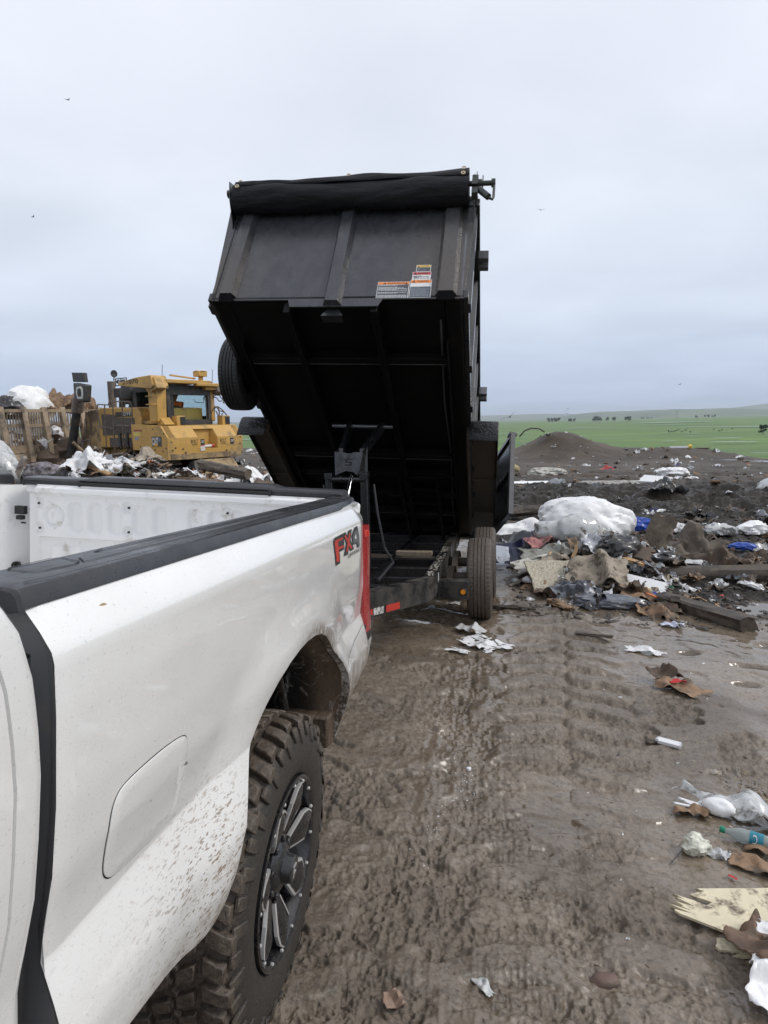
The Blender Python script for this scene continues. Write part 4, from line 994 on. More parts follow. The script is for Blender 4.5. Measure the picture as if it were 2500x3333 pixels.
# warning labels on the front wall
lw = simple('label_white', (.72, .72, .70), .4, var=.06, dirt=.12, dirtc=(.2, .18, .16), dscale=40); lk = simple('label_grey', (.075, .085, .095), .5, var=.5, scale=160)
lo = simple('label_orange', (.85, .26, .06), .4); lr = simple('label_red', (.50, .06, .06), .4); ly = simple('label_yellow', (.80, .52, .08), .4)
ltx = simple('label_text', (.30, .33, .37), .5, var=.5, scale=150); lbk = simple('label_black', (.02, .02, .02), .5)
e0 = BL + .003
def lab(u0, u1, w0, w1, hc, word, hh, body_mat, name, blocks, white_h=0.0, tri=1):
    m = MB(); m.box(((u0 + u1) / 2, e0 - .001, (w0 + w1) / 2), (u1 - u0, .003, w1 - w0)); base = m.build(name, lw, bed, xf=bxf)
    m = MB(); m.box(((u0 + u1) / 2, e0 + .0015, w1 - .004 - hh / 2), (u1 - u0 - .008, .001, hh)); m.build('label_header', hc, base, xf=bxf)
    top = w1 - .006 - hh - white_h
    if top - w0 > .02 and body_mat is not None:
        m = MB(); m.box(((u0 + u1) / 2, e0 + .0012, (w0 + .004 + top) / 2), (u1 - u0 - .010, .001, top - w0 - .004)); m.build('label_field', body_mat, base, xf=bxf)
    tw_ = (u1 - u0); tu0 = u0 + tw_ * .30; tu1 = u0 + tw_ * .84
    if word: text_mesh(word, lambda x, y, z: bxf(tu0 + (tu1 - tu0) * x, e0 + .0028, w1 - .004 - hh * .86 + hh * .74 * y), lbk, 'header_lettering', base)
    for q in range(tri):
        cx = (tu0 - hh * .8) if q == 0 else tu1 + hh * .6
        m = MB(); m.add([(cx - hh * .4, e0 + .0028, w1 - .004 - hh * .88), (cx + hh * .4, e0 + .0028, w1 - .004 - hh * .88), (cx, e0 + .0028, w1 - .004 - hh * .12)], [(0, 1, 2)]); m.build('warning_triangle', lbk, base, xf=bxf)
    rs_ = random.Random(len(name) + int(u0 * 100))
    m = MB(); m.keep = True
    for (b0, b1, mt) in blocks:    # runs of small text: rows of short dashes
        w_ = b1
        while w_ > b0:
            u = u0 + .012
            end = u1 - .014 - rs_.choice([0, 0, 0, .03, .08])
            while u < end:
                l_ = rs_.uniform(.006, .02); m.add([(u, e0 + .0024, w_), (min(u + l_, end), e0 + .0024, w_), (min(u + l_, end), e0 + .0024, w_ + .0045), (u, e0 + .0024, w_ + .0045)], [(0, 1, 2, 3)]); u += l_ + .004
            w_ -= .0085
    return base, m
b, m = lab(.346, .606, .006, .182, lo, 'WARNING', .026, lk, 'warning_label', [(.012, .03, 0), (.045, .062, 0), (.076, .118, 0), (.132, .145, 0)], tri=2); m.build('label_small_print', lw, b, xf=bxf)
b, m = lab(.612, .785, .006, .200, lo, 'WARNING', .030, lk, 'warning_label', [(.012, .112, 0)], white_h=.04); m.build('label_small_print', ltx, b, xf=bxf)
b, m = lab(.620, .772, .202, .288, lr, 'DANGER', .028, None, 'danger_label', [(.206, .24, 0)]); m.build('label_small_print', lbk, b, xf=bxf)
b, m = lab(.645, .765, .290, .366, ly, 'CAUTION', .022, lk, 'caution_label', [(.298, .33, 0)]); m.build('label_small_print', ltx, b, xf=bxf)
# tread-plate fenders fixed to the bed sides
tread = Mat('tread_plate', (.05, .05, .052), .38, .3)
def chk(m, ang, off):
    return m.ramp(m.noise(1, 0, 0, stretch=(70, 70, 70)), [(.5, 0), (.6, 1)])
txc = tread.node('ShaderNodeTexBrick'); tread.link(tread.coord(), txc.inputs['Vector'])
tb = tread.noise(55, typ='voronoi'); tread.bump(tread.ramp(tb, [(.15, 1), (.42, 0)]), .9, .006)
tread.nt.nodes.remove(txc)
tread.col(tread.mix(tread.ramp(tb, [(.2, 1), (.5, 0)]), (.030, .030, .031), (.10, .10, .105)))
for s_ in (-1, 1):
    U0, U1 = BW + .015, BW + .31
    def fp(u, v, w_): return (s_ * u, v, w_)
    m = MB(); m.grid([[fp(U0, v, w_), fp(U1 - .012, v, w_), fp(U1, v, w_ - .014)] for v, w_ in ((2.60, -.19), (2.60, -.02), (2.585, .045), (2.55, .078), (2.48, .085))])
    fo = m.build('fender_nose', tread, bed, xf=bxf, solid=.006, smooth=30)
    m = MB(); m.grid([[fp(U0, v, w_), fp(U1 - .012, v, w_), fp(U1, v, w_ - .014)] for v, w_ in ((2.48, .085), (1.6, .085), (.60, .085), (.50, .05), (.36, -.10), (.30, -.20))]); m.build('fender_deck', tread, bed, xf=bxf, solid=.006, smooth=30)
    m = MB(); m.grid([[fp(U1, v, w_ - .012), fp(U1, v, w_ - .085 if 0.4 < v < 2.56 else w_ - .03)] for v, w_ in ((2.595, -.05), (2.57, .05), (2.48, .085), (.60, .085), (.36, -.10), (.30, -.20))]); m.build('fender_skirt', pmud, bed, xf=bxf, solid=.005)
    m = MB(); m.grid([[fp(U0, v, w_ - .012), fp(U1 - .02, v, w_ - .012)] for v, w_ in ((2.59, -.02), (2.56, .05), (2.48, .070), (1.4, .070), (.60, .070), (.38, -.11))]); m.build('fender_underside', pmud, bed, xf=bxf)
    m = MB(); m.box(fp((U0 + U1) / 2, 1.42, .055), (U1 - U0 - .02, .012, .05)); m.build('fender_brace', pmud, bed, xf=bxf)
    m = MB(); m.box(fp(BW + .005, 1.4, -.03), (.02, 2.3, .15)); m.build('fender_side_plate', pmud, bed, xf=bxf)
# spread rear door swung open on the right, another on the left
def door(s_, ang):
    h0 = Vector((s_ * (BW + .08), -.04, 0)); d = Vector((s_ * math.sin(ang), -math.cos(ang) * 0 + math.cos(ang), 0))
    def dx(a, t, w_):   # a along the door, t through its thickness
        n = Vector((-d.y, d.x, 0)); p = h0 + d * a + n * t; return (p.x, p.y, w_)
    W_, w0, w1 = 1.00, .02, 1.02
    m = MB(); m.hexa([dx(.03, -.006, w0 + .05), dx(W_ - .03, -.006, w0 + .05), dx(W_ - .03, .006, w0 + .05), dx(.03, .006, w0 + .05), dx(.03, -.006, w1 - .03), dx(W_ - .03, -.006, w1 - .03), dx(W_ - .03, .006, w1 - .03), dx(.03, .006, w1 - .03)])
    do = m.build('rear_door', pbk, bed, xf=bxf)
    for a0, a1, b0, b1 in ((0, .045, w0, w1), (W_ - .045, W_, w0, w1), (.045, W_ - .045, w0, w0 + .06), (.045, W_ - .045, w1 - .05, w1), (.045, W_ - .045, .5, .55)):
        m = MB(); m.hexa([dx(a0, -.03, b0), dx(a1, -.03, b0), dx(a1, .03, b0), dx(a0, .03, b0), dx(a0, -.03, b1), dx(a1, -.03, b1), dx(a1, .03, b1), dx(a0, .03, b1)])
        m.build('door_frame', pbk if a0 < .5 else steel_sheen, do, xf=bxf, bevel=.003)
    return do
dgrey = simple('door_edge_grey', (.07, .072, .08), .5, var=.2)
def door2(s_, u0, ang, W_, w0, w1):
    def dx(a, t, w_): return (s_ * (u0 + a * math.sin(ang) - t * math.cos(ang)), -.04 + a * math.cos(ang) + t * math.sin(ang), w_)
    m = MB(); m.hexa([dx(.03, -.004, w0 + .05), dx(W_ - .03, -.004, w0 + .05), dx(W_ - .03, .004, w0 + .05), dx(.03, .004, w0 + .05), dx(.03, -.004, w1 - .03), dx(W_ - .03, -.004, w1 - .03), dx(W_ - .03, .004, w1 - .03), dx(.03, .004, w1 - .03)])
    do = m.build('rear_door', pbk, bed, xf=bxf)
    for a0, a1, b0, b1, mt in ((0, .05, w0, w1, pbk), (W_ - .05, W_, w0, w1, dgrey), (.05, W_ - .05, w0, w0 + .06, pbk), (.05, W_ - .05, w1 - .05, w1, pbk), (.05, W_ - .05, .42, .47, pbk)):
        m = MB(); m.hexa([dx(a0, -.030, b0), dx(a1, -.030, b0), dx(a1, .030, b0), dx(a0, .030, b0), dx(a0, -.030, b1), dx(a1, -.030, b1), dx(a1, .030, b1), dx(a0, .030, b1)])
        m.build('door_frame', mt, do, xf=bxf, bevel=.003)
    m = MB(); m.hexa([dx(W_ - .12, -.06, w1), dx(W_ - .02, -.06, w1), dx(W_ - .02, .04, w1), dx(W_ - .12, .04, w1), dx(W_ - .12, -.06, w1 + .03), dx(W_ - .02, -.06, w1 + .03), dx(W_ - .02, .04, w1 + .03), dx(W_ - .12, .04, w1 + .03)]); m.build('door_latch', pbk, do, xf=bxf)
    return do
door2(1, 1.19, .321, 1.12, -.17, .98)
door2(-1, 1.14, .03, 1.0, -.0, .98)
m = MB(); m.box((0, -.02, .02), (2.2, .06, .10)); m.build('rear_beam', pbk, bed, xf=bxf)
# open top boards seen on the load side: wooden plank left on the frame
# ---- chassis
def rz(y): return float(np.interp(y, [1.3, 2.7, 3.65, 4.6, 7.3], [.74, .61, .50, .44, .30]))    # rail top height
hxm = -.76
def railpath(s_):
    """plan of the main rail outer face"""
    p = [(hxm + s_ * .10, 1.45), (hxm + s_ * .55, 2.70), (hxm + s_ * .79, 3.30)]
    for t in np.linspace(0, 1, 7)[1:]:
        p.append((hxm + s_ * (.79 + .095 * math.sin(t * math.pi / 2) + .0 * t), 3.30 + .38 * t))
    p += [(hxm + s_ * .885, 4.4), (hxm + s_ * .885, 5.6), (hxm + s_ * .885, 7.3)]
    return p
for s_ in (-1, 1):
    pth = railpath(s_); m = MB(); rows = []
    for i, (x, y) in enumerate(pth):
        a = pth[max(i - 1, 0)]; b = pth[min(i + 1, len(pth) - 1)]; d = Vector((b[0] - a[0], b[1] - a[1], 0)).normalized(); n = Vector((d.y, -d.x, 0)) * s_
        z = rz(y); H = .185; p = Vector((x, y, 0))
        def q(off, zz): w_ = p + n * off; return (w_.x, w_.y, zz)
        # channel section, open inwards
        rows.append([q(-.085, z - .010), q(-.085, z), q(0, z), q(.0, z - H), q(-.085, z - H), q(-.085, z - H + .010), q(-.010, z - H + .010), q(-.010, z - .010)])
    m.grid(rows, closed=True); m.add(rows[0], [tuple(range(8))]); m.add(rows[-1], [tuple(range(8))])
    mr = m.build('main_rail', pbk if s_ < 0 else prail, trailer, xf=wxf, smooth=30)
    if s_ > 0:
        main_r = mr
        # wet muddy film on the top flange
        m = MB(); rs_ = random.Random(9)
        for k in range(90):
            t = rs_.uniform(3.7, 5.6); c_ = (hxm + .885 - rs_.uniform(.01, .075), t); rr2 = rs_.uniform(.006, .02); n_ = 7
            m.add([(c_[0] + rr2 * .7 * math.cos(2 * math.pi * q_ / n_) * rs_.uniform(.6, 1), c_[1] + rr2 * 2.0 * math.sin(2 * math.pi * q_ / n_) * rs_.uniform(.6, 1), rz(c_[1]) + .002) for q_ in range(n_)], [tuple(range(n_))])
        m.keep = True
        wf = simple('wet_silt', (.40, .37, .32), .08, spec=1.0); m.build('silt_splashes', wf, mr, xf=wxf)
# reflective tape on the right tongue rail
t0, t1 = Vector((hxm + .55, 2.70, 0)), Vector((hxm + .79, 3.30, 0)); dd = (t1 - t0); nn = Vector((dd.y, -dd.x, 0)).normalized() * .004
tape_r = simple('reflective_red', (.50, .035, .02), .35, var=.3, scale=60); tape_w = simple('reflective_white', (.62, .61, .58), .35, dirt=.5, dirtc=(.12, .1, .08), dscale=30)
for a, b, mt in ((-.55, -.02, tape_r), (-.02, .26, tape_w), (.26, .56, tape_r)):
    m = MB(); pa, pb = t0 + dd * a + nn, t0 + dd * b + nn
    if a < 0:
        pre = Vector((hxm + .10, 1.45, 0)); d2 = (t0 - pre).normalized(); n2 = Vector((d2.y, -d2.x, 0)) * .004
        pa = t0 - d2 * (-a * dd.length) + n2; pb = t0 - d2 * (-b * dd.length) + n2
    za, zb = rz(pa.y) - .185 + .012, rz(pb.y) - .185 + .012
    if mt is tape_w:
        pa = t0 + dd * 0.0 + nn; za = rz(pa.y) - .173
    m.hexa([(pa.x, pa.y, za), (pb.x, pb.y, zb), (pb.x + .001, pb.y, zb), (pa.x + .001, pa.y, za), (pa.x, pa.y, za + .05), (pb.x, pb.y, zb + .05), (pb.x + .001, pb.y, zb + .05), (pa.x + .001, pa.y, za + .05)])
    m.build('reflective_tape', mt, main_r, xf=wxf)
m = MB(); m.box((hxm + .89, 4.02, rz(4.0) - .07), (.003, .05, .08)); m.build('rail_label', lw, main_r, xf=wxf)
# chassis cross members, tongue, coupler, jack
for y in (2.05, 2.75, 3.35, 3.85, 4.4, 4.95, 5.6, 6.3, 7.1):
    hw = float(np.interp(y, [1.45, 2.7, 3.3, 3.6], [.10, .52, .755, .87])) - .02
    m = MB(); m.box((hxm, y, rz(y) - .10), (2 * hw, .06, .12)); m.build('chassis_cross_member', pbk, trailer, xf=wxf, bevel=.004)
for s_ in (-1, 1):
    m = MB(); m.hexa([(hxm + s_ * .30, 3.0, .36), (hxm + s_ * .36, 3.0, .36), (hxm + s_ * .36, 7.2, .14), (hxm + s_ * .30, 7.2, .14), (hxm + s_ * .30, 3.0, .50), (hxm + s_ * .36, 3.0, .50), (hxm + s_ * .36, 7.2, .26), (hxm + s_ * .30, 7.2, .26)]); m.build('hoist_rail', pbk, trailer, xf=wxf)
m = MB(); m.tube([(hxm + s_ * 0, 1.75, .70), (hxm, 1.42, .74)], .04, 12); m.box((hxm, 1.40, .76), (.12, .18, .09)); m.build('coupler', pbk, trailer, xf=wxf, smooth=40)
m = MB(); m.box((hxm, 2.2, .82), (.55, .45, .35)); m.build('tongue_box', pbk, trailer, xf=wxf, bevel=.02)
m = MB(); m.box((-.66, 4.62, rz(4.6) + .005), (.0, .0, .0)) ; m = MB(); m.hexa([(-.36, 4.75, .455), (.0, 4.75, .452), (.0, 4.85, .452), (-.36, 4.85, .455), (-.36, 4.75, .49), (.0, 4.75, .487), (.0, 4.85, .487), (-.36, 4.85, .49)]); m.build('wood_block', simple('old_board', (.22, .17, .12), .7, var=.3, scale=30), trailer, xf=wxf)
# step bracket with amber marker, in front of the right wheels
for s_ in (-1, 1):
    m = MB(); m.box((hxm + s_ * 1.015, 4.05, .30), (.27, .10, .165)); ob = m.build('wheel_bracket', prail, trailer, xf=wxf, bevel=.006)
    m = MB(); m.lathe([(3.992, .001), (3.990, .018), (3.996, .024)], 20, 'y', (hxm + s_ * 1.105, 0, .285)); m.build('marker_lamp', Mat('amber_lens', (.85, .28, .02), .15, 0, .6), ob, xf=wxf, smooth=40)
    m = MB(); m.lathe([(3.998, .024), (3.988, .030), (3.996, .036)], 20, 'y', (hxm + s_ * 1.105, 0, .285)); m.build('marker_grommet', blkm, ob, xf=wxf, smooth=40)
# hoist: lift plate with cut-out letter, arms, pivot frame, cylinder
galv = simple('hoist_plate', (.10, .105, .115), .35, var=.5, scale=14, metal=.4)
A0 = bxf(-.15, 2.64, -.08) + TL; A1 = bxf(.19, 2.64, -.08) + TL
L0 = Vector((-.80, 4.36, 1.505)); L1 = Vector((-.60, 4.36, 1.50))
for a, b in ((A0, L0), (A1, L1)):
    m = MB(); d = (b - a); m.hexa([(a.x - .022, a.y, a.z - .05), (a.x + .022, a.y, a.z - .05), (a.x + .022, a.y + .02, a.z + .05), (a.x - .022, a.y + .02, a.z + .05), (b.x - .022, b.y, b.z - .05), (b.x + .022, b.y, b.z - .05), (b.x + .022, b.y + .02, b.z + .04), (b.x - .022, b.y + .02, b.z + .04)]); m.build('hoist_arm', pbk, trailer, xf=wxf, bevel=.004)
m = MB(); aa, ab = bxf(-.33, 2.64, -.08) + TL, bxf(.31, 2.64, -.08) + TL; m.tube([aa, ab], .02, 10); m.build('hoist_pin', steel_sheen, trailer, xf=wxf, smooth=40)
pl = [(-.842, 1.516), (-.745, 1.505), (-.735, 1.499), (-.68, 1.499), (-.665, 1.507), (-.577, 1.506), (-.592, 1.42), (-.632, 1.29), (-.67, 1.325), (-.74, 1.335), (-.80, 1.315), (-.845, 1.292)]
m = MB(); m.prism(pl, lambda a, b: (a, 4.312, b), lambda a, b: (a, 4.300, b)); lp = m.build('lift_plate', galv, trailer, xf=wxf, bevel=.002)
m = MB(); m.hexa([(-.842, 4.31, 1.29), (-.83, 4.31, 1.29), (-.83, 4.42, 1.27), (-.842, 4.42, 1.27), (-.842, 4.31, 1.51), (-.83, 4.31, 1.51), (-.80, 4.45, 1.56), (-.815, 4.45, 1.56)]); m.build('lift_plate_side', pbk, trailer, xf=wxf); m = MB(); m.hexa([(-.64, 4.31, 1.29), (-.628, 4.31, 1.29), (-.56, 4.42, 1.27), (-.575, 4.42, 1.27), (-.59, 4.31, 1.505), (-.578, 4.31, 1.505), (-.56, 4.45, 1.55), (-.575, 4.45, 1.55)]); m.build('lift_plate_side', pbk, trailer, xf=wxf)
def sm(x, y): return (-.752 + .073 * x, 4.2975, 1.385 + .065 * y)
m = MB(); m.keep = True
for (x0, x1, y0, y1) in ((.12, 1.1, .82, 1), (.12, .34, .42, .82), (.12, .92, .42, .58), (.70, .92, 0, .58), (0, .92, 0, .18), (-.05, 1.0, -.38, -.30)):
    m.add([sm(x0, y0), sm(x1, y0), sm(x1, y1), sm(x0, y1)], [(0, 1, 2, 3)])
m.build('plate_letter', lbk, lp, xf=wxf)
m = MB(); m.tube([(-.90, 4.30, 1.26), (-.56, 4.30, 1.255)], .026, 14); m.tube([(-.80, 4.30, 1.26), (-.78, 4.30, 1.26)], .034, 12); m.build('pivot_shaft', pbk, trailer, xf=wxf, smooth=40)
for x0, x1 in ((-.935, -.875), (-.605, -.54)):
    m = MB(); m.box(((x0 + x1) / 2, 4.34, .86), (x1 - x0, .10, .92)); m.box(((x0 + x1) / 2, 4.33, 1.29), (x1 - x0 + .012, .12, .06)); m.build('hoist_post', pbk, trailer, xf=wxf, bevel=.005)
m = MB(); m.tube([(-.69, 4.33, 1.30), (-.72, 3.9, .85)], .019, 14); m.build('cylinder_rod', Mat('chrome_rod', (.6, .6, .62), .12, 1.0), trailer, xf=wxf, smooth=40)
m = MB(); m.tube([(-.72, 3.9, .88), (-.74, 3.45, .45)], .055, 16); m.build('hydraulic_cylinder', pbk, trailer, xf=wxf, smooth=40)
# ladder-like ramp rack hanging under the floor
for u in (.26, .69):
    m = MB(); m.box((u, .70, -.105), (.035, 2.0, .05)); m.build('ramp_holder_rail', pin, bed, xf=bxf)
for v in (.0, .35, .7, 1.05, 1.4, 1.66):
    m = MB(); m.box((.475, v, -.10), (.42, .03, .03)); m.build('ramp_holder_rung', pin, bed, xf=bxf)
for k, (x0, x1) in enumerate(((-.50, -.30), (-.98, -1.1))):
    m = MB(); m.tube([(x0, 4.40, 1.20), (x0 + .05, 4.28, .95), ((x0 + x1) / 2, 4.32, .62), (x1, 4.2, .50), (x1, 3.4, .52)], .012, 8); m.build('hydraulic_hose', blkm, trailer, xf=wxf, smooth=50)
m = MB(); m.tube([(.86, 4.1, -.03), (.84, 3.0, -.035), (.87, 2.0, -.03), (.84, 1.0, -.035), (.86, .1, -.03)], .009, 6); m.build('wiring_conduit', dgrey2, bed, xf=bxf, smooth=50)
# ---- wheels
trb = Mat('trailer_tyre', (.035, .033, .030), .6)
tr_r = trb.attr('rad').outputs['Fac']; tno = trb.noise(14, 6, .7)
tcc = trb.mix(trb.math('MULTIPLY', tr_r, trb.ramp(tno, [(.3, .55), (.6, 1)])), trb.mix(trb.ramp(trb.noise(40, 5, .7), [(.4, 0), (.7, .6)]), (.024, .024, .024), (.075, .064, .052)), trb.mix(trb.ramp(trb.noise(60, 4), [(.3, 0), (.7, 1)]), (.06, .047, .036), (.13, .102, .077)))
trb.col(tcc); trb.bump(trb.noise(120, 4, .7), .4, .004)
cleanr = simple('clean_tyre', (.014, .014, .015), .5, var=.3, scale=20, bump=.2, bscale=120)
def road_tyre(name, parent, Ro=.385, Wt=.235, mat=trb, sipes=60):
    mb = MB(); prof = []
    half = Wt / 2
    side = [(-.78, .205), (-.86, .225), (-.97, .28), (-1.0, .32), (-.96, .36), (-.88, .385)]
    prof += [(a * half, r / .403 * Ro) for a, r in side]
    edges = [-.80, -.47, -.40, -.10, -.03, .03, .10, .40, .47, .80]
    for a in (-.80, -.60, -.47): prof.append((a * half, Ro - .010 * (abs(a) ** 3) - .0))
    prof += [(-.465 * half, Ro - .013), (-.405 * half, Ro - .013), (-.40 * half, Ro - .001), (-.18 * half, Ro), (-.175 * half, Ro - .012), (-.115 * half, Ro - .012), (-.11 * half, Ro), (.11 * half, Ro), (.115 * half, Ro - .012), (.175 * half, Ro - .012), (.18 * half, Ro), (.40 * half, Ro - .001), (.405 * half, Ro - .013), (.465 * half, Ro - .013)]
    for a in (.47, .60, .80): prof.append((a * half, Ro - .010 * (abs(a) ** 3)))
    prof += [(-a * half, r / .403 * Ro) for a, r in side[::-1]]
    n = 240; vs = []
    for k in range(n):
        an = 2 * math.pi * k / n
        for i, (ax, r) in enumerate(prof):
            z_ = math.sin(k * math.pi * 2 * 60 / n) * .003 if (i in (9, 10, 13, 14, 17, 18, 21, 22)) else 0
            rr_2 = r - (.006 if (k % 4 == 0 and r > Ro - .006 and abs(ax) > .5 * half) else 0)
            vs.append((ax + z_, rr_2 * math.sin(an), rr_2 * math.cos(an)))
    m_ = len(prof); mb.add(vs, [(k * m_ + i, k * m_ + i + 1, ((k + 1) % n) * m_ + i + 1, ((k + 1) % n) * m_ + i) for k in range(n) for i in range(m_ - 1)])
    o = mb.build('tyre', mat, parent, smooth=40)
    co = np.array([v.co for v in o.data.vertices]); r = np.hypot(co[:, 1], co[:, 2])
    at = o.data.attributes.new('rad', 'FLOAT', 'POINT'); at.data.foreach_set('value', np.clip((r - Ro * .75) / (Ro * .2), .1, 1).astype(np.float32))
    return o
def trailer_wheel(parent, mat=trb):
    wv = bpy.data.objects.new('wheel', None); COL.objects.link(wv); wv.parent = parent
    road_tyre('tyre', wv, mat=mat)
    mb = MB(); mb.lathe([(.095, .208), (.100, .20), (.085, .19), (.02, .185), (.015, .15), (.04, .10), (.045, .06), (.10, .045), (.105, .001)], 40, 'x'); mb.lathe([(-.095, .208), (-.08, .19), (.0, .18)], 40, 'x')
    mb.build('rim', pbk, wv, smooth=35)
    for k in range(6):
        a = 2 * math.pi * k / 6; nb = MB(); nb.lathe([(.03, .012), (.055, .012), (.058, .001)], 6, 'x', (0, .085 * math.sin(a), .085 * math.cos(a))); nb.build('lug_nut', steel_sheen, wv)
    return wv
tw1 = trailer_wheel(trailer)
XR = .478; HZ = .272
tw1.location = Vector((XR, 4.60, HZ)) - TL
for (x, y, z, rot) in ((XR + .03, 5.47, HZ - .03, 0), (2 * hxm - XR, 4.60, HZ + .09, math.pi), (2 * hxm - XR - .03, 5.47, HZ + .06, math.pi)):
    c = copy_tree(tw1, trailer); c.location = Vector((x, y, z)) - TL; c.rotation_euler = (.3, 0, rot)
m = MB(); m.tube([(XR - .1, 4.60, HZ), (2 * hxm - XR + .1, 4.60, HZ + .08)], .05, 12); m.build('axle', pmud, trailer, xf=wxf, smooth=40)
m = MB(); m.tube([(XR - .1, 5.47, HZ - .03), (2 * hxm - XR + .1, 5.47, HZ + .05)], .05, 12); m.build('axle', pmud, trailer, xf=wxf, smooth=40)
for s_ in (-1, 1):
    m = MB(); P = []
    for t in np.linspace(0, 1, 9): P.append([(hxm + s_ * .93 + q_, 4.25 + 1.6 * t, HZ - .02 + .12 * abs(math.sin(2 * math.pi * t)) * (1 if q_ is not None else 0)) for q_ in (0, .06 * s_)])
    m.grid(P); m.build('leaf_spring', pmud, trailer, xf=wxf, solid=.03)
# spare wheel hung on the left side of the bed
sp_ = trailer_wheel(bed, mat=cleanr); sp_.name = 'spare_wheel'
SC = bxf(-1.175, 3.22, .115)
sp_.matrix_local = Matrix(((-BX.x, BF.x, BU.x, SC.x), (-BX.y, BF.y, BU.y, SC.y), (-BX.z, BF.z, BU.z, SC.z), (0, 0, 0, 1))) @ Matrix.Scale(.93, 4)
m = MB(); m.box((-1.10, 3.25, .18), (.12, .10, .25)); m.build('spare_carrier', pbk, bed, xf=bxf)
# ================================================================== LANDFILL DOZER
DM = Matrix(((-.887, -.462, 0, -9.62), (.462, -.887, 0, 20.96), (0, 0, 1, -.41), (0, 0, 0, 1)))
dozer = thing('bulldozer', 'dirty yellow landfill bulldozer working behind the refuse mound', 'bulldozer', mat=DM)
yel = simple('machine_yellow', (.56, .33, .085), .42, var=.12, scale=1.2, dirt=.35, dirtc=(.30, .21, .10), dscale=1.1)
yel2 = simple('worn_yellow', (.40, .28, .13), .55, var=.2, scale=1.5, dirt=.55, dirtc=(.16, .115, .07), dscale=1.6)
blade_m = simple('muddy_blade_steel', (.34, .255, .165), .55, var=.3, scale=1.6, dirt=.35, dirtc=(.11, .088, .065), dscale=1.3)
dgr = simple('machine_dark', (.035, .035, .037), .5, var=.3, scale=5, dirt=.3, dirtc=(.10, .085, .065), dscale=3)
rus = simple('rusty_pipe', (.16, .13, .105), .6, var=.5, scale=10)
grl = simple('grille_brown', (.115, .095, .08), .7, var=.2, scale=60)
cglass = Mat('cab_glass', (.70, .80, .79), .03, 0, .6, Transmission_Weight=1.0, IOR=1.03); cglass.i['Alpha'].default_value = 1
dpanel = simple('dark_interior', (.02, .022, .022), .6)
def D(*a, **k): return None
# rear tank / counterweight: chamfered block with a recess
def ring(x, y0, y1, z): return [(x, y0, z), (x, y1, z)]
mb = MB()
# rear face polygons with hole: columns
prof = [(1.28, .02), (1.62, 0), (1.84, 0), (2.25, .36)]        # (z, x)
ycut = [1.55, .36, -.50, -1.65]
for a, b in ((0, 1), (2, 3)):
    mb.grid([[(x, ycut[a], z), (x, ycut[b], z)] for z, x in prof])
mb.grid([[(x, .36, z), (x, -.50, z)] for z, x in prof[:1] + [(1.42, .01)]])
mb.grid([[(.24, .36, 2.13), (.24, -.50, 2.13)], [(.36, .36, 2.25), (.36, -.50, 2.25)]])
mb.grid([[(.01, .36, 1.42), (.01, -.50, 1.42)], [(.45, .20, 1.50), (.45, -.42, 1.50)], [(.45, .20, 2.05), (.45, -.42, 2.05)], [(.24, .36, 2.13), (.24, -.50, 2.13)]])
mb.add([(.01, .36, 1.42), (.0, .36, 1.84), (.24, .36, 2.13), (.45, .20, 2.05), (.45, .20, 1.50)], [(0, 1, 2, 3, 4)]); mb.add([(.01, -.50, 1.42), (.0, -.50, 1.84), (.24, -.50, 2.13), (.45, -.42, 2.05), (.45, -.42, 1.50)], [(0, 1, 2, 3, 4)])
for s_, yy in ((1, 1.55), (-1, -1.65)):
    mb.add([(.02, yy, 1.28), (0, yy, 1.84), (.36, yy, 2.25), (.36, yy, 1.28)], [(0, 1, 2, 3)])
mb.keep = True
tank = mb.build('rear_tank', yel, dozer)
mb = MB(); mb.prism([(.36, 1.28), (1.25, 1.25), (1.25, 2.30), (.36, 2.25)], lambda a, b: (a, -1.65, b), lambda a, b: (a, 1.55, b)); mb.build('tank_body', yel, dozer, bevel=.02)
mb = MB(); mb.prism([(0.02, 1.27), (.02, 1.10), (.25, 1.09), (.75, 1.30), (1.3, 1.42), (2.05, 1.44), (2.05, 1.20 + .2), (2.1, 2.34), (1.2, 2.30), (.36, 2.25), (0, 1.84)], lambda a, b: (a, 1.30, b), lambda a, b: (a, 1.60, b)); mb.build('side_fender', yel, dozer, bevel=.02)
mb = MB(); mb.prism([(0.02, 1.27), (.25, 1.09), (2.05, 1.44), (2.1, 2.34), (.36, 2.25), (0, 1.84)], lambda a, b: (a, -1.70, b), lambda a, b: (a, -1.40, b)); mb.build('side_fender', yel, dozer, bevel=.02)
mb = MB(); mb.box((.25, -.05, 1.19), (.5, 3.1, .20)); mb.build('lower_guard', yel2, dozer)
mb = MB(); mb.box((1.15, 1.602, 1.74), (.62, .006, .42)); mb.build('service_panel', yel, dozer, bevel=.01)
mb = MB()
for (y, z) in ((1.45, 1.7), (1.42, 1.42), (1.3, 1.5), (1.0, 1.45), (-1.58, 1.8), (-1.55, 1.55), (.9, 1.33), (-.9, 1.33)):
    m = MB(); m.tube([(-.012, y, z), (.01, y, z)], .028, 10); m.build('bolt_hole', dgr, tank)
for (x, z) in ((.12, 1.5), (.3, 1.40), (.75, 1.45), (1.6, 1.55), (.2, 2.0), (.8, 2.15)):
    m = MB(); m.tube([(x, 1.59, z), (x, 1.612, z)], .028, 10); m.build('bolt_hole', dgr, tank)
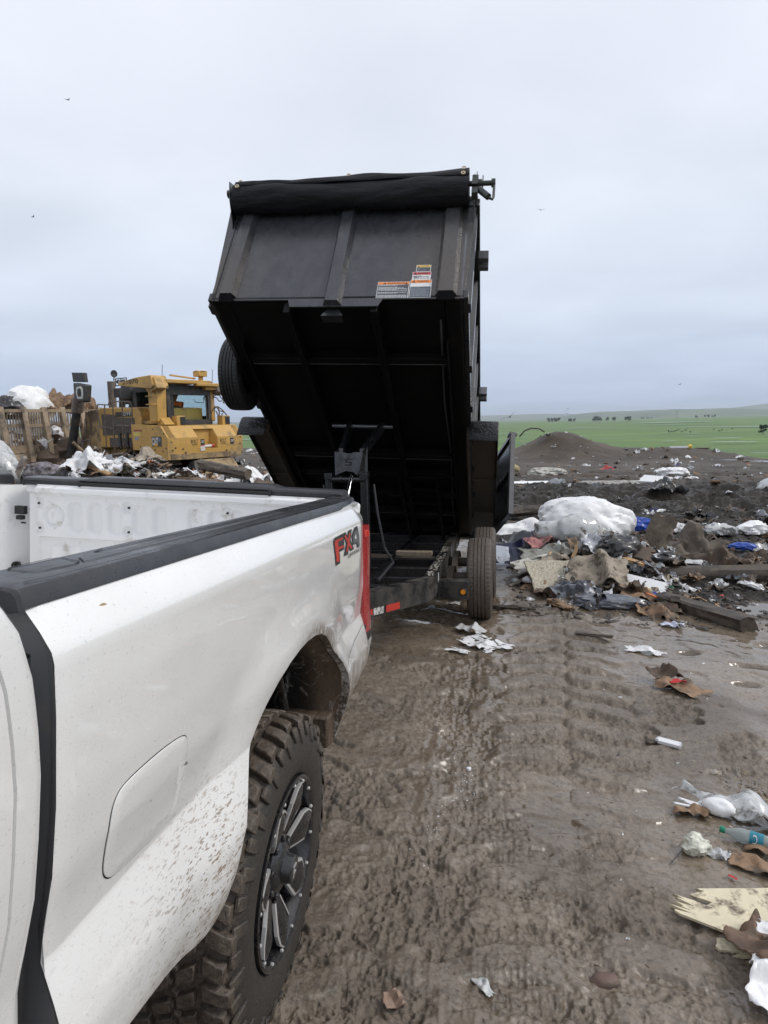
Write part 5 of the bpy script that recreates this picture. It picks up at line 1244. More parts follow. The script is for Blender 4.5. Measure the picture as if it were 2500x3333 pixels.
# ripper / rear track guards
mb = MB(); mb.prism([(.43, .60), (-.95, .60), (-1.30, .0), (-.0, .0)], lambda a, b: (-.35, a, b), lambda a, b: (-.25, a, b))
mb.hexa([(-.55, .25, -.05), (-.55, -1.55, -.05), (-.12, -1.60, -.05), (-.12, .35, -.05), (-.10, .43, 1.05), (-.10, -1.10, 1.05), (.0, -1.15, 1.05), (.0, .43, 1.05)]); mb.build('rear_striker_guard', yel2, dozer, bevel=.015)
mb = MB(); mb.hexa([(-.5, .95, -.05), (-.5, .25, -.05), (-.1, .35, -.05), (.3, 1.0, -.05), (-.08, .62, 1.0), (-.08, .43, 1.05), (.1, .43, 1.05), (.2, .62, 1.0)]); mb.build('guard_cheek', dgr, dozer)
# tracks
for s_ in (1, -1):
    pth = [(.35, .18), (.1, .55), (.35, .95), (1.6, 1.18), (2.4, 1.38), (3.1, 1.15), (4.4, .85), (4.9, .5), (4.7, .12), (2.6, .03), (.9, .03)]
    n = len(pth); P = []
    seg = []
    for i in range(n):
        a, b = pth[i], pth[(i + 1) % n]; L = math.hypot(b[0] - a[0], b[1] - a[1]); k = max(1, int(L / .24))
        for q in range(k): seg.append((a[0] + (b[0] - a[0]) * q / k, a[1] + (b[1] - a[1]) * q / k, math.atan2(b[1] - a[1], b[0] - a[0])))
    m = MB()
    for x, z, an in seg:
        m.box((x, s_ * 1.22, z), (.22, .62, .05), (0, -an, 0)); nx_, nz_ = -math.sin(an), math.cos(an)
        m.box((x + nx_ * .05, s_ * 1.22, z + nz_ * .05), (.03, .62, .09), (0, -an, 0))
    m.build('track', simple('track_steel', (.07, .055, .042), .6, var=.5, scale=8), dozer)
    m = MB(); m.prism([(.5, .2), (.45, .85), (2.4, 1.2), (4.4, .7), (4.6, .3)], lambda a, b: (a, s_ * 1.0, b), lambda a, b: (a, s_ * 1.42, b)); m.build('track_frame', dgr, dozer)
# main body and hood
mb = MB(); mb.prism([(1.2, 1.1), (6.0, .9), (6.1, 1.6), (5.95, 2.75), (4.6, 3.02), (2.1, 2.95), (1.2, 2.9)], lambda a, b: (a, -.85, b), lambda a, b: (a, .85, b)); hood = mb.build('engine_hood', yel, dozer, bevel=.04)
mb = MB(); mb.prism([(2.0, 1.5), (4.75, 1.5), (4.75, 2.93), (4.6, 3.0), (2.2, 2.93), (2.0, 2.7)], lambda a, b: (a, .85, b), lambda a, b: (a, 1.25, b)); mb.build('engine_door', yel, dozer, bevel=.03)
mb = MB(); mb.prism([(2.35, 2.0), (4.55, 1.95), (4.55, 2.75), (4.2, 2.75), (3.6, 2.70), (3.45, 2.60), (2.4, 2.58)], lambda a, b: (a, 1.25, b), lambda a, b: (a, 1.262, b)); mb.build('side_grille', grl, hood)
mb = MB(); mb.prism([(2.4, 1.52), (4.1, 1.52), (4.1, 1.86), (2.4, 1.86)], lambda a, b: (a, 1.25, b), lambda a, b: (a, 1.262, b)); mb.build('side_grille', grl, hood)
mb = MB(); mb.box((3.05, 1.27, 2.72), (1.05, .01, .17)); pb_ = mb.build('model_plate', simple('plate_dark', (.045, .04, .035), .5), hood)
lt = simple('lettering_pale', (.62, .60, .55), .5, var=.2, scale=20); ltk = simple('lettering_dark', (.035, .03, .025), .5)
text_mesh('D9T', lambda x, y, z: Vector((3.02 - .48 * x, 1.285, 2.665 + .13 * y)), lt, 'plate_lettering', pb_, offset=.02)
mb = MB(); mb.prism([(4.75, 1.2), (6.05, 1.0), (6.1, 1.6), (5.9, 2.6), (5.4, 2.95), (4.75, 2.95)], lambda a, b: (a, .82, b), lambda a, b: (a, 1.22, b)); mb.build('radiator_guard', yel2, dozer, bevel=.04)
# cab
mb = MB(); mb.box((2.0, -.05, 2.36), (2.2, 2.0, .14)); mb.build('cab_floor', dgr, dozer)
fr = MB()
for (x, y) in ((1.0, .80), (1.0, -.98), (2.95, .72), (2.95, -.9)):
    fr.box((x, y, 3.0), (.12, .12, 1.35))
fr.box((1.0, -.09, 2.42), (.1, 1.7, .10)); fr.box((1.0, -.09, 3.52), (.1, 1.7, .35)); fr.box((2.95, -.09, 2.45), (.1, 1.6, .15)); fr.box((2.0, .78, 2.45), (2.0, .1, .25)); fr.box((2.0, .78, 3.6), (2.0, .1, .2)); fr.box((2.0, -.98, 2.5), (2.0, .1, .2)); fr.box((2.0, -.98, 3.6), (2.0, .1, .2)); fr.box((2.0, -.09, 3.68), (2.0, 1.8, .06)); fr.box((1.02, .66, 3.0), (.06, .22, 1.2))
fr.box((1.9, .80, 3.0), (.10, .08, 1.2))
fr.build('cab_frame', dgr, dozer, bevel=.01)
for c_, d_ in (((1.0, -.14, 2.93), (.02, 1.46, .92)), ((2.95, -.09, 3.0), (.02, 1.5, 1.0)), ((1.45, .80, 3.0), (.75, .02, 1.0)), ((2.45, .80, 3.0), (.9, .02, 1.0)), ((2.0, -.98, 3.0), (1.7, .02, 1.0))):
    m = MB(); m.box(c_, d_); m.build('cab_window', cglass, dozer)
m = MB(); m.box((1.02, -.14, 2.93), (.01, .001, .001)); m = MB(); m.box((.985, -.09, 2.445), (.02, 1.50, .04)); m.box((.985, -.09, 3.42), (.02, 1.50, .04)); m.box((.985, .63, 2.93), (.02, .04, 1.0)); m.box((.985, -.86, 2.93), (.02, .04, 1.0)); m.build('window_rubber', dgr, dozer)
# ROPS canopy
m = MB(); m.prism([(.78, 2.40), (1.22, 2.40), (1.22, 3.40), (1.55, 3.75), (1.55, 3.95), (.72, 3.95), (.72, 3.45)], lambda a, b: (a, 1.02, b), lambda a, b: (a, 1.42, b)); m.build('rollover_post', yel, dozer, bevel=.03)
m = MB(); m.prism([(1.0, 2.40), (1.22, 2.40), (1.22, 3.40), (1.55, 3.75), (1.0, 3.75)], lambda a, b: (a, -1.28, b), lambda a, b: (a, -1.10, b)); m.build('rollover_post', yel, dozer, bevel=.03)
m = MB(); m.prism([(.60, 3.62), (.75, 3.52), (2.7, 3.72), (2.7, 3.82), (1.6, 3.95), (.72, 3.98)], lambda a, b: (a, 1.0, b), lambda a, b: (a, 1.62, b)); vis = m.build('canopy_visor', yel, dozer, bevel=.02)
text_mesh('21070', lambda x, y, z: Vector((2.40 - .95 * x, 1.628, 3.74 + .16 * y)), ltk, 'visor_number', vis, offset=.01)
m = MB(); m.box((.75, 1.35, 3.66), (.42, .42, .42), (0, .35, 0)); m.build('lamp_box', yel, dozer, bevel=.03)
m = MB(); m.box((.78, .1, 3.80), (.30, 1.9, .13), (0, 0, 0)); m.box((.70, -.72, 3.72), (.22, 1.05, .12)); m.box((.86, -.95, 3.60), (.2, .5, .12)); m.build('canopy_beam', yel, dozer, bevel=.02)
m = MB(); m.box((1.7, -.1, 3.84), (1.6, 2.1, .06)); m.build('canopy_roof', yel, dozer, bevel=.02)
m = MB(); m.box((1.0, .10, 3.99), (.10, 1.05, .05), (.08, 0, 0)); m.build('roof_bar', yel, dozer)
m = MB(); m.box((.95, .85, 3.66), (.05, .16, .20)); m.build('work_lamp', lt, dozer, bevel=.01)
m = MB(); m.box((.9, -.60, 4.12), (.35, .38, .20)); m.box((.9, -.62, 3.95), (.12, .14, .2)); rb_ = m.build('antenna_box', yel, dozer, bevel=.02)
m = MB(); m.lathe([(4.22, .22), (4.26, .18), (4.28, .001)], 20, 'z', (.9, -.60, 0)); m.build('antenna_dome', lt, rb_, smooth=40)
for (x, y, z0, z1) in ((1.2, .82, 3.95, 4.40), (.9, -1.13, 3.75, 4.30)):
    m = MB(); m.tube([(x, y, z0), (x - .02, y - .03, z1)], .010, 6); m.build('aerial', dgr, dozer)
# hoses and clutter at the right of the canopy
rs_ = random.Random(21); m = MB()
for k in range(9):
    y0 = -1.15 - .3 * rs_.random(); z0 = 3.65 - rs_.random() * .2; pts_ = [(.85 + .3 * rs_.random(), y0, z0)]
    for q in range(5): pts_.append((pts_[-1][0] + rs_.uniform(-.15, .15), pts_[-1][1] + rs_.uniform(-.14, .12), pts_[-1][2] - rs_.uniform(-.02, .16)))
    m.tube(pts_, .022, 6)
for k in range(6):
    y0 = -1.15 - .2 * rs_.random(); pts_ = [(.95, y0, 2.95)]
    for q in range(5): pts_.append((pts_[-1][0] + rs_.uniform(-.1, .1), pts_[-1][1] + rs_.uniform(-.16, .12), pts_[-1][2] - rs_.uniform(.04, .16)))
    m.tube(pts_, .022, 6)
m.build('hose_bundle', rus, dozer, smooth=50)
m = MB(); m.box((.95, -1.40, 3.55), (.35, .35, .3), (.2, .3, .1)); m.build('air_filter_box', rus, dozer, bevel=.05)
m = MB(); m.box((.9, -1.75, 3.55), (.12, .45, .14)); m.build('side_lamp_bar', dgr, dozer, bevel=.01)
# rear lamps on the tank
for y in (.66, -1.34):
    m = MB(); m.box((.62, y, 2.42), (.30, .36, .36)); o = m.build('lamp_housing', yel, dozer, bevel=.02)
    m = MB(); m.box((.46, y - .06, 2.42), (.02, .20, .28)); m.build('lamp_glass', dpanel, o)
m = MB(); m.prism([(.5, 2.3), (.95, 2.3), (.95, 2.55), (.8, 2.55)], lambda a, b: (a, .9, b), lambda a, b: (a, 1.3, b)); m.build('post_gusset', yel, dozer)
m = MB(); m.box((1.5, .9, 2.40), (1.4, .5, .10)); m.build('deck_plate', yel, dozer)
for z in (3.0, 3.28):
    m = MB(); m.tube([(.75, 1.44, z), (.75, 1.60, z), (1.1, 1.60, z), (1.1, 1.44, z)], .018, 6); m.build('grab_rung', yel, dozer, smooth=40)
m = MB(); m.box((1.02, -.05, 3.19 + .2), (.05, .42, .05)); m.build('mirror_bar', yel, dozer)
m = MB(); m.tube([(.99, -.32, 3.20), (.99, -.40, 3.10), (.99, -.75, 3.08), (.99, -.80, 3.2)], .012, 6); m.build('wiper', dgr, dozer, smooth=40)
# front cab section beside post (dark)
m = MB(); m.prism([(3.0, 2.35), (3.0, 3.62), (3.3, 3.60), (3.55, 2.8), (3.55, 2.35)], lambda a, b: (a, -.6, b), lambda a, b: (a, .78, b)); m.build('cab_nose', dgr, dozer, bevel=.05)
m = MB(); m.box((3.28, .80, 3.05), (.32, .02, .6)); m.build('cab_window', cglass, dozer)
# operator
sk = MB()
person_root = thing('person', 'operator in orange hi-vis jacket seated inside the bulldozer cab', 'person', mat=DM)
def skin_body(parent, name, joints, edges, mat, root=0, sub=2):
    me = bpy.data.meshes.new(name); me.from_pydata([j[0] for j in joints], edges, []); o = bpy.data.objects.new(name, me); COL.objects.link(o); o.parent = parent
    bm = bmesh.new(); bm.from_mesh(me); ly = bm.verts.layers.skin.verify()
    for i, v in enumerate(bm.verts): v[ly].radius = (joints[i][1], joints[i][1]); v[ly].use_root = (i == root)
    bm.to_mesh(me); bm.free(); md = o.modifiers.new('skin', 'SKIN'); md.use_smooth_shade = True; s2 = o.modifiers.new('sub', 'SUBSURF'); s2.levels = sub; s2.render_levels = sub
    me.materials.append(mat.m); return o
orange = simple('hivis_orange', (.85, .17, .03), .7, var=.15, scale=10); skinm = simple('skin', (.40, .22, .15), .6)
jn = [((1.62, .02, 2.68), .15), ((1.60, .02, 2.88), .16), ((1.60, .02, 3.08), .17), ((1.60, .02, 3.17), .09), ((1.60, .25, 3.08), .075), ((1.72, .32, 2.86), .06), ((1.98, .22, 2.78), .045), ((1.60, -.21, 3.08), .075), ((1.72, -.30, 2.86), .06), ((1.98, -.24, 2.78), .045), ((2.05, .14, 2.70), .09), ((2.30, .14, 2.50), .06), ((2.05, -.10, 2.70), .09), ((2.30, -.10, 2.50), .06)]
bd = skin_body(person_root, 'body', jn, [(0, 1), (1, 2), (2, 3), (2, 4), (4, 5), (5, 6), (2, 7), (7, 8), (8, 9), (0, 10), (10, 11), (0, 12), (12, 13)], orange)
m = MB(); m.lathe([(-.12, .02), (-.10, .06), (-.02, .085), (.06, .095), (.12, .07), (.145, .01)], 16, 'z', (1.62, .02, 3.32)); m.build('head', skinm, person_root, smooth=60)
m = MB(); m.lathe([(.03, .112), (.05, .108), (.12, .085), (.16, .03), (.165, .001)], 16, 'z', (1.60, .02, 3.32)); m.build('hard_hat', simple('hat_brown', (.12, .06, .04), .5), person_root, smooth=60)
for s_ in (1, -1):
    m = MB()
    for f in range(4): m.tube([(2.0, s_ * .23 - .03 + .02 * f, 2.78), (2.05, s_ * .23 - .03 + .02 * f, 2.775), (2.07, s_ * .23 - .03 + .02 * f, 2.75)], .009, 6)
    m.tube([(1.99, s_ * .23 - s_ * .04, 2.78), (2.03, s_ * .23 - s_ * .06, 2.76)], .010, 6); m.build('hand', skinm, person_root, smooth=60)
m = MB(); m.box((1.42, .20, 2.72), (.14, .44, .50), (0, -.1, 0)); m.box((1.70, .06, 2.55), (.5, .52, .14)); m.build('seat', dpanel, dozer, bevel=.06, segs=3)
m = MB(); m.box((2.5, -.2, 2.75), (.3, .8, .5)); m.build('control_console', dpanel, dozer, bevel=.03)
# exhaust, precleaner, lights on hood
m = MB(); m.tube([(4.80, .60, 2.95), (4.80, .60, 4.02)], .15, 18); m.build('exhaust_stack', rus, dozer, smooth=40)
m = MB(); m.lathe([(0, .14), (.02, .14), (.04, .001)], 18, 'x', (4.55, .60, 4.30)); m.tube([(4.62, .60, 4.05), (4.56, .60, 4.2)], .02, 6); m.build('exhaust_flap', dgr, dozer, smooth=40)
m = MB(); m.lathe([(3.10, .15), (3.22, .15), (3.26, .22), (3.30, .27), (3.62, .29), (3.78, .25), (3.86, .14), (3.88, .001)], 24, 'z', (3.45, .75, 0)); m.build('air_precleaner', dgr, dozer, smooth=35)
m = MB(); m.tube([(4.1, .65, 2.9), (4.0, .65, 3.6)], .12, 14); m.box((4.05, .70, 3.55), (.45, .3, .34)); m.build('air_intake_duct', dgr, dozer, smooth=40)
m = MB()
for a, b in (((4.5, .6, 4.10), (3.75, .6, 4.10)), ((4.5, .6, 3.84), (3.75, .6, 3.84)), ((4.5, .6, 4.1), (4.5, .6, 3.84)), ((4.12, .6, 4.1), (4.12, .6, 3.84)), ((3.75, .6, 4.1), (3.75, .6, 3.84))): m.tube([a, b], .02, 6)
lf2 = m.build('lamp_rack', dgr, dozer)
for x in (4.3, 3.95):
    m = MB(); m.lathe([(-.03, .02), (-.02, .08), (.04, .075)], 12, 'x', (x, .6, 3.98)); m.build('round_lamp', dgr, lf2, smooth=40)
# blade lift cylinder with lamp head
m = MB(); m.tube([(6.35, 1.62, 1.2), (5.45, 1.62, 3.35)], .16, 16); m.build('lift_cylinder', dgr, dozer, smooth=40)
m = MB(); m.tube([(5.62, 1.62, 2.9), (5.40, 1.62, 3.4)], .22, 14); m.build('cylinder_yoke', rus, dozer, smooth=40)
m = MB(); m.hexa([(5.15, 1.62, 3.25), (4.55, 1.62, 3.20), (4.55, 1.9, 3.20), (5.15, 1.9, 3.25), (5.25, 1.55, 3.95), (4.50, 1.55, 3.85), (4.50, 1.85, 3.85), (5.25, 1.85, 3.95)]); hd_ = m.build('lamp_head', dgr, dozer, bevel=.06, segs=3)
m = MB(); m.prism([(5.02, 3.35), (4.66, 3.33), (4.60, 3.50), (4.62, 3.72), (4.75, 3.80), (5.02, 3.78), (5.10, 3.6)], lambda a, b: (a, 1.87, b), lambda a, b: (a, 1.90, b)); m.build('lamp_ring', lt, hd_, bevel=.01)
m = MB(); m.prism([(4.94, 3.42), (4.74, 3.42), (4.70, 3.54), (4.72, 3.68), (4.80, 3.73), (4.94, 3.70), (4.98, 3.56)], lambda a, b: (a, 1.89, b), lambda a, b: (a, 1.91, b)); m.build('lamp_lens', dpanel, hd_)
m = MB(); m.hexa([(5.50, 1.6, 4.0), (4.68, 1.6, 3.95), (4.68, 1.75, 3.95), (5.50, 1.75, 4.0), (5.55, 1.6, 4.36), (4.72, 1.6, 4.30), (4.72, 1.75, 4.30), (5.55, 1.75, 4.36)]); m.build('lamp_bracket', dgr, dozer, bevel=.01)
m = MB(); m.box((5.3, 1.7, 3.65), (.2, .2, .6)); m.build('lamp_arm', dgr, dozer)
# handrails by the cab steps
m = MB()
for pts_ in ([(4.3, 1.45, 2.2), (4.5, 1.45, 2.95), (4.4, 1.45, 3.12), (3.7, 1.45, 3.08), (3.6, 1.45, 3.2), (2.3, 1.45, 3.15), (2.2, 1.45, 3.0), (2.3, 1.45, 1.7)], [(3.95, 1.45, 3.10), (4.05, 1.45, 1.5)], [(3.40, 1.45, 3.12), (3.5, 1.45, 1.4)], [(2.8, 1.45, 3.15), (2.9, 1.45, 1.45)], [(4.5, 1.45, 2.32), (3.9, 1.45, 2.26), (3.5, 1.45, 2.20), (3.2, 1.45, 2.32), (2.4, 1.45, 2.28)]):
    m.tube(pts_, .024, 7)
m.build('handrail', rus, dozer, smooth=50)
m = MB()
m.tube([(5.75, 1.45, 1.3), (5.75, 1.45, 1.75), (5.2, 1.45, 1.80), (5.2, 1.45, 1.35)], .035, 8); m.build('step_loop', rus, dozer, smooth=50)
m = MB(); m.tube([(5.2, 1.35, 2.9), (5.4, 1.4, 2.75), (5.45, 1.4, 2.2), (5.65, 1.45, 1.9), (5.7, 1.45, 1.2)], .03, 8); m.build('hydraulic_hose', rus, dozer, smooth=50)
for y in (2.85, 3.1):
    pass
for x in (3.0, 2.55):
    m = MB(); m.lathe([(-.03, .10), (.03, .10)], 14, 'y', (x, 1.5, 1.55)); m.box((x, 1.5, 1.8), (.12, .08, .5)); m.build('step_strap', dgr, dozer)
# blade with trash rack
BXp = 7.1
Y0, Y1 = 3.72, -2.4
m = MB(); P = []
for t, (z, dx_) in enumerate([(.05, .25), (.3, .05), (.7, -.08), (1.1, -.08), (1.45, .05), (1.62, .12)]): P.append([(BXp + dx_, Y0, z), (BXp + dx_, Y1, z)])
m.grid(P); blade = m.build('blade', blade_m, dozer, solid=.08)
ys_ = [3.72, 2.88, 2.10, 1.35, .55, -.25, -1.05, -1.85]
for i, y in enumerate(ys_):
    m = MB(); m.prism([(BXp - .35, 1.0), (BXp + .05, .9), (BXp + .28, 3.07), (BXp + .08, 3.12), (BXp - .12, 2.2)], lambda a, b: (a, y - .10, b), lambda a, b: (a, y + .10, b)); m.build('rack_post', blade_m, dozer, bevel=.02)
for a, b in zip(ys_[:-1], ys_[1:]):
    for z, h_ in ((2.97, .12), (2.40, .12)):
        m = MB(); m.box((BXp + .10, (a + b) / 2, z), (.10, a - b - .2, h_)); m.build('rack_rail', blade_m, dozer)
    for q in range(1, 6):
        yy = a - .1 + (b - a + .2) * q / 6
        m = MB(); m.box((BXp + .12, yy, 2.22), (.05, .035, 1.4)); m.build('rack_bar', blade_m, dozer)
    m = MB(); m.box((BXp - .05, (a + b) / 2, 1.50), (.12, a - b - .2, .30)); m.build('blade_top_plate', blade_m, dozer)
for y in (1.45, -1.45):
    m = MB(); m.prism([(2.0, .4), (6.9, .3), (6.95, .62), (2.0, .75)], lambda a, b: (a, y * 1.15 - .12, b), lambda a, b: (a, y * 1.15 + .12, b)); m.build('push_arm', yel2, dozer)
# decals
m = MB(); m.box((.62, 1.607, 1.73), (.55, .008, .34)); db = m.build('side_decal', simple('decal_backing', (.10, .08, .07), .5, var=.6, scale=8), dozer)
text_mesh('CAT', lambda x, y, z: Vector((.88 - .36 * x, 1.618, 1.60 + .27 * y)), lt, 'decal_lettering', db, offset=.05)
m = MB(); m.add([(.78, 1.622, 1.57), (.52, 1.622, 1.57), (.65, 1.622, 1.70)], [(0, 1, 2)]); m.build('decal_triangle', simple('decal_yellow', (.75, .38, .04), .5), db)
m = MB(); m.lathe([(1.622, .001), (1.622, .06), (1.617, .075)], 16, 'y', (.44, 0, 1.78)); m.build('decal_roundel', simple('decal_blue', (.16, .20, .28), .5, var=.5, scale=40), db)
m = MB(); m.box((.39, -.12, 1.85), (.02, .0, .0)); m = MB(); m.hexa([(.44, .18, 1.52), (.44, -.36, 1.52), (.445, -.36, 1.52), (.445, .18, 1.52), (.44, .18, 1.96), (.44, -.20, 1.96), (.445, -.20, 1.96), (.445, .18, 1.96)]); rdk = m.build('recess_decal', simple('decal_backing2', (.05, .05, .048), .5, var=.4, scale=10), dozer)
text_mesh('CAT', lambda x, y, z: Vector((.435, .17 - .46 * x, 1.62 + .26 * y)), lt, 'decal_lettering', rdk, offset=.05)
m = MB(); m.add([(.43, .06, 1.56), (.43, -.30, 1.56), (.43, -.14, 1.72)], [(0, 1, 2)]); m.build('decal_triangle', simple('decal_yellow2', (.75, .42, .05), .5), rdk)
for y0, (ya, yb) in (('a', (.66, .20)), ('b', (-.62, -1.12))):
    text_mesh('BOLT', lambda x, y, z: Vector((-.004, ya - .30 * x, 1.63 + .13 * y)), ltk, 'service_lettering', tank, offset=.01)
    text_mesh('grease', lambda x, y, z: Vector((-.004, ya - .05 - .22 * x, 1.55 + .06 * y)), ltk, 'service_lettering', tank)
    yb2 = ya - (.40 if y0 == 'a' else .46)
    m = MB(); m.box((-.006, yb2 - .09, 1.66), (.006, .17, .21)); kk = m.build('small_decal', ltk, dozer)
    text_mesh('CAT', lambda x, y, z: Vector((-.012, yb2 - .02 - .14 * x, 1.63 + .09 * y)), lt, 'decal_lettering', kk, offset=.03)
m = MB(); m.box((-.006, .17, 1.44), (.006, .20, .17)); m.build('paper_notice', lt, dozer)
m = MB(); m.box((1.75, 1.605, 2.0), (.42, .008, .16)); wk = m.build('hazard_label', simple('label_yellow2', (.65, .52, .14), .5), dozer)
m = MB(); m.box((1.70, 1.605, 2.12), (.5, .008, .07)); m.build('hazard_label', simple('label_red2', (.35, .10, .08), .5, var=.5, scale=20), dozer)
m = MB(); m.box((1.80, 1.605, 1.84), (.2, .008, .1)); m.build('hazard_label', simple('label_blue2', (.25, .28, .38), .5, var=.5, scale=20), dozer)
m = MB(); m.tube([(.10, .15, 1.49), (.10, .02, 1.50)], .055, 12); m.tube([(.10, .02, 1.50), (.10, -.28, 1.515)], .052, 12, mat=1); m.tube([(.10, -.28, 1.515), (.10, -.42, 1.52)], .055, 12)
m.build('extinguisher', [simple('bottle_red', (.42, .05, .04), .4), lt], dozer, smooth=40)
# ================================================================== REFUSE
def gh(x, y): return float(ground_h(np.array([x]), np.array([y]))[0])
def dm(name, c, rough=.55, var=.2, dirt=.35, dirtc=(.10, .08, .06), scale=12, bump=.25, **k):
    return simple(name, c, rough, 0, var, scale, bump, 60, dirt, dirtc, 9, **k)
MT = dict(white=dm('white_plastic', (.82, .82, .81), .4, .05, .02), paper=dm('white_paper', (.70, .70, .70), .7, .06, .25, scale=20),
    clear=dm('clear_plastic', (.50, .51, .50), .18, .15, .25, Coat_Weight=.5), grey=dm('grey_sheet', (.20, .21, .23), .30, .2, .15, Coat_Weight=.3),
    slate=dm('slate_sheet', (.12, .13, .15), .28, .25, .15, Coat_Weight=.4), black=dm('black_bag', (.022, .023, .027), .25, .4, .3, Coat_Weight=.3), brown=dm('cardboard', (.27, .17, .10), .75, .2, .35),
    dbrown=dm('wet_cardboard', (.115, .075, .05), .6, .3, .4), tan=dm('tan_carpet', (.33, .28, .215), .85, .15, .35), beige=dm('beige_board', (.47, .43, .34), .8, .1, .3),
    wood=dm('fresh_wood', (.52, .33, .17), .7, .25, .25), dwood=dm('dark_timber', (.052, .040, .032), .55, .5, .5, scale=5), blue=dm('blue_plastic', (.02, .07, .36), .35, .3, .12),
    lblue=dm('blue_film', (.12, .24, .45), .4, .3, .3), red=dm('red_plastic', (.50, .03, .03), .35, .2, .2), orange=dm('orange_scrap', (.60, .17, .05), .5, .2, .3), yellow=dm('yellow_scrap', (.62, .44, .05), .4, .2, .3),
    pink=dm('pink_cloth', (.48, .22, .21), .85, .2, .3), cream=dm('cream_board', (.70, .62, .44), .6, .08, .32, dirtc=(.16, .12, .09)), mudc=dm('muddy_cloth', (.14, .115, .09), .8, .4, .5), clod=dm('mud_clod', (.10, .078, .058), .5, .4, .3, bump=.8),
    navy=dm('navy_plastic', (.012, .016, .045), .25, .2, .1), green=dm('green_scrap', (.06, .17, .10), .5, .3, .3), foam=dm('white_foam', (.74, .74, .75), .6, .03, .06), straw=dm('straw', (.38, .29, .18), .8, .3, .3))
# woven pattern for the carpet backing
cw = MT['beige']; v1 = cw.noise(1, typ='voronoi', stretch=(55, 55, 55)); cw.bump(v1, .6, .006)
cw.col(cw.mix(cw.ramp(v1, [(.45, 0), (.7, 1)]), (.47, .43, .33), (.30, .27, .21)))
tarpm = MT['clear']
def sheet(L, W, amp=.03, seed=0, res=(26, 20), rag=.10, fold=0.0, foldat=0.3, curl=0.0, sharp=3.0, holes=0):
    """crumpled flat piece, centred; returns vertices and faces. rag: ragged outline, fold: height of a long fold"""
    n, m_ = res; s_ = np.linspace(-1, 1, n); t_ = np.linspace(-1, 1, m_); S, T = np.meshgrid(s_, t_, indexing='ij')
    an = np.arctan2(T, S); rgf = 1 + rag * fbm(np.cos(an) * 2.1 + seed * 3.7, np.sin(an) * 2.1 + seed, seed, 3) * 1.6
    k = np.maximum(np.abs(S), np.abs(T)) ** 3
    X = S * L / 2 * (1 + (rgf - 1) * k); Y = T * W / 2 * (1 + (rgf - 1) * k)
    q = sharp / max(L, W)
    Z = amp * (.8 * fbm(X * q + seed * 5.1, Y * q * 1.3 + seed, seed + 1, 2) + .45 * (ridged(X * q * 1.1 + seed, Y * q * 1.5 + seed, seed + 3, 2) - .5) + .16 * (ridged(X * q * 3.7 + seed, Y * q * 3.3, seed + 2, 2) - .5))
    X = X + amp * .25 * fbm(X * q * 2, Y * q * 2 + 7, seed + 5, 2); Y = Y + amp * .25 * fbm(X * q * 2 + 4, Y * q * 2, seed + 6, 2)
    if fold: Z = Z + fold * np.exp(-((S - foldat + .2 * T) / .22) ** 2)
    if curl: Z = Z + curl * np.maximum(0, np.abs(S) - .45) ** 2 * 2
    v = np.stack([X, Y, Z], -1).reshape(-1, 3)
    f = []
    for i in range(n - 1):
        for j in range(m_ - 1):
            if holes and vnoise(np.array(S[i, j] * 5.3 + seed), np.array(T[i, j] * 5.3), seed + 9) > 1 - holes * .35: continue
            f.append((i * m_ + j, i * m_ + j + 1, (i + 1) * m_ + j + 1, (i + 1) * m_ + j))
    return v, f
def bagshape(a, b, c, seed=0, crease=.12, res=(30, 18), knot=False):
    n, m_ = res; U = np.linspace(0, 2 * np.pi, n, endpoint=False); V = np.linspace(0.02, np.pi - .02, m_); u, v = np.meshgrid(U, V, indexing='ij')
    dx, dy, dz = np.sin(v) * np.cos(u), np.sin(v) * np.sin(u), np.cos(v)
    r = 1 + crease * 2.2 * (ridged(dx * 1.8 + seed * 3 + dz, dy * 1.8 + dz * 1.3 + seed, seed, 3) - .5) + .18 * fbm(dx * 1.1 + seed, dy * 1.1 + dz, seed + 4, 2) + (crease * .55 + .015) * (ridged(dx * 4.3 + dz * 2 + seed, dy * 4.3 - dz * 1.5, seed + 7, 3) - .5) + (.04 if res[0] > 35 else 0) * (ridged(dx * 9 + seed, dy * 6 + dz * 8, seed + 8, 2, .6) - .5) * 1.6
    if knot: r = r * (1 + .55 * np.exp(-((dx - .95) / .10) ** 2))
    p = np.stack([dx * a * r, dy * b * r, dz * c * r], -1); p[..., 2] = np.where(p[..., 2] < -c * .5, -c * .5 + (p[..., 2] + c * .5) * .2, p[..., 2]) + c * .5
    f = [(i * m_ + j, i * m_ + j + 1, ((i + 1) % n) * m_ + j + 1, ((i + 1) % n) * m_ + j) for i in range(n) for j in range(m_ - 1)]
    f += [tuple(i * m_ for i in range(n))[::-1], tuple(i * m_ + m_ - 1 for i in range(n))]
    return p.reshape(-1, 3), f
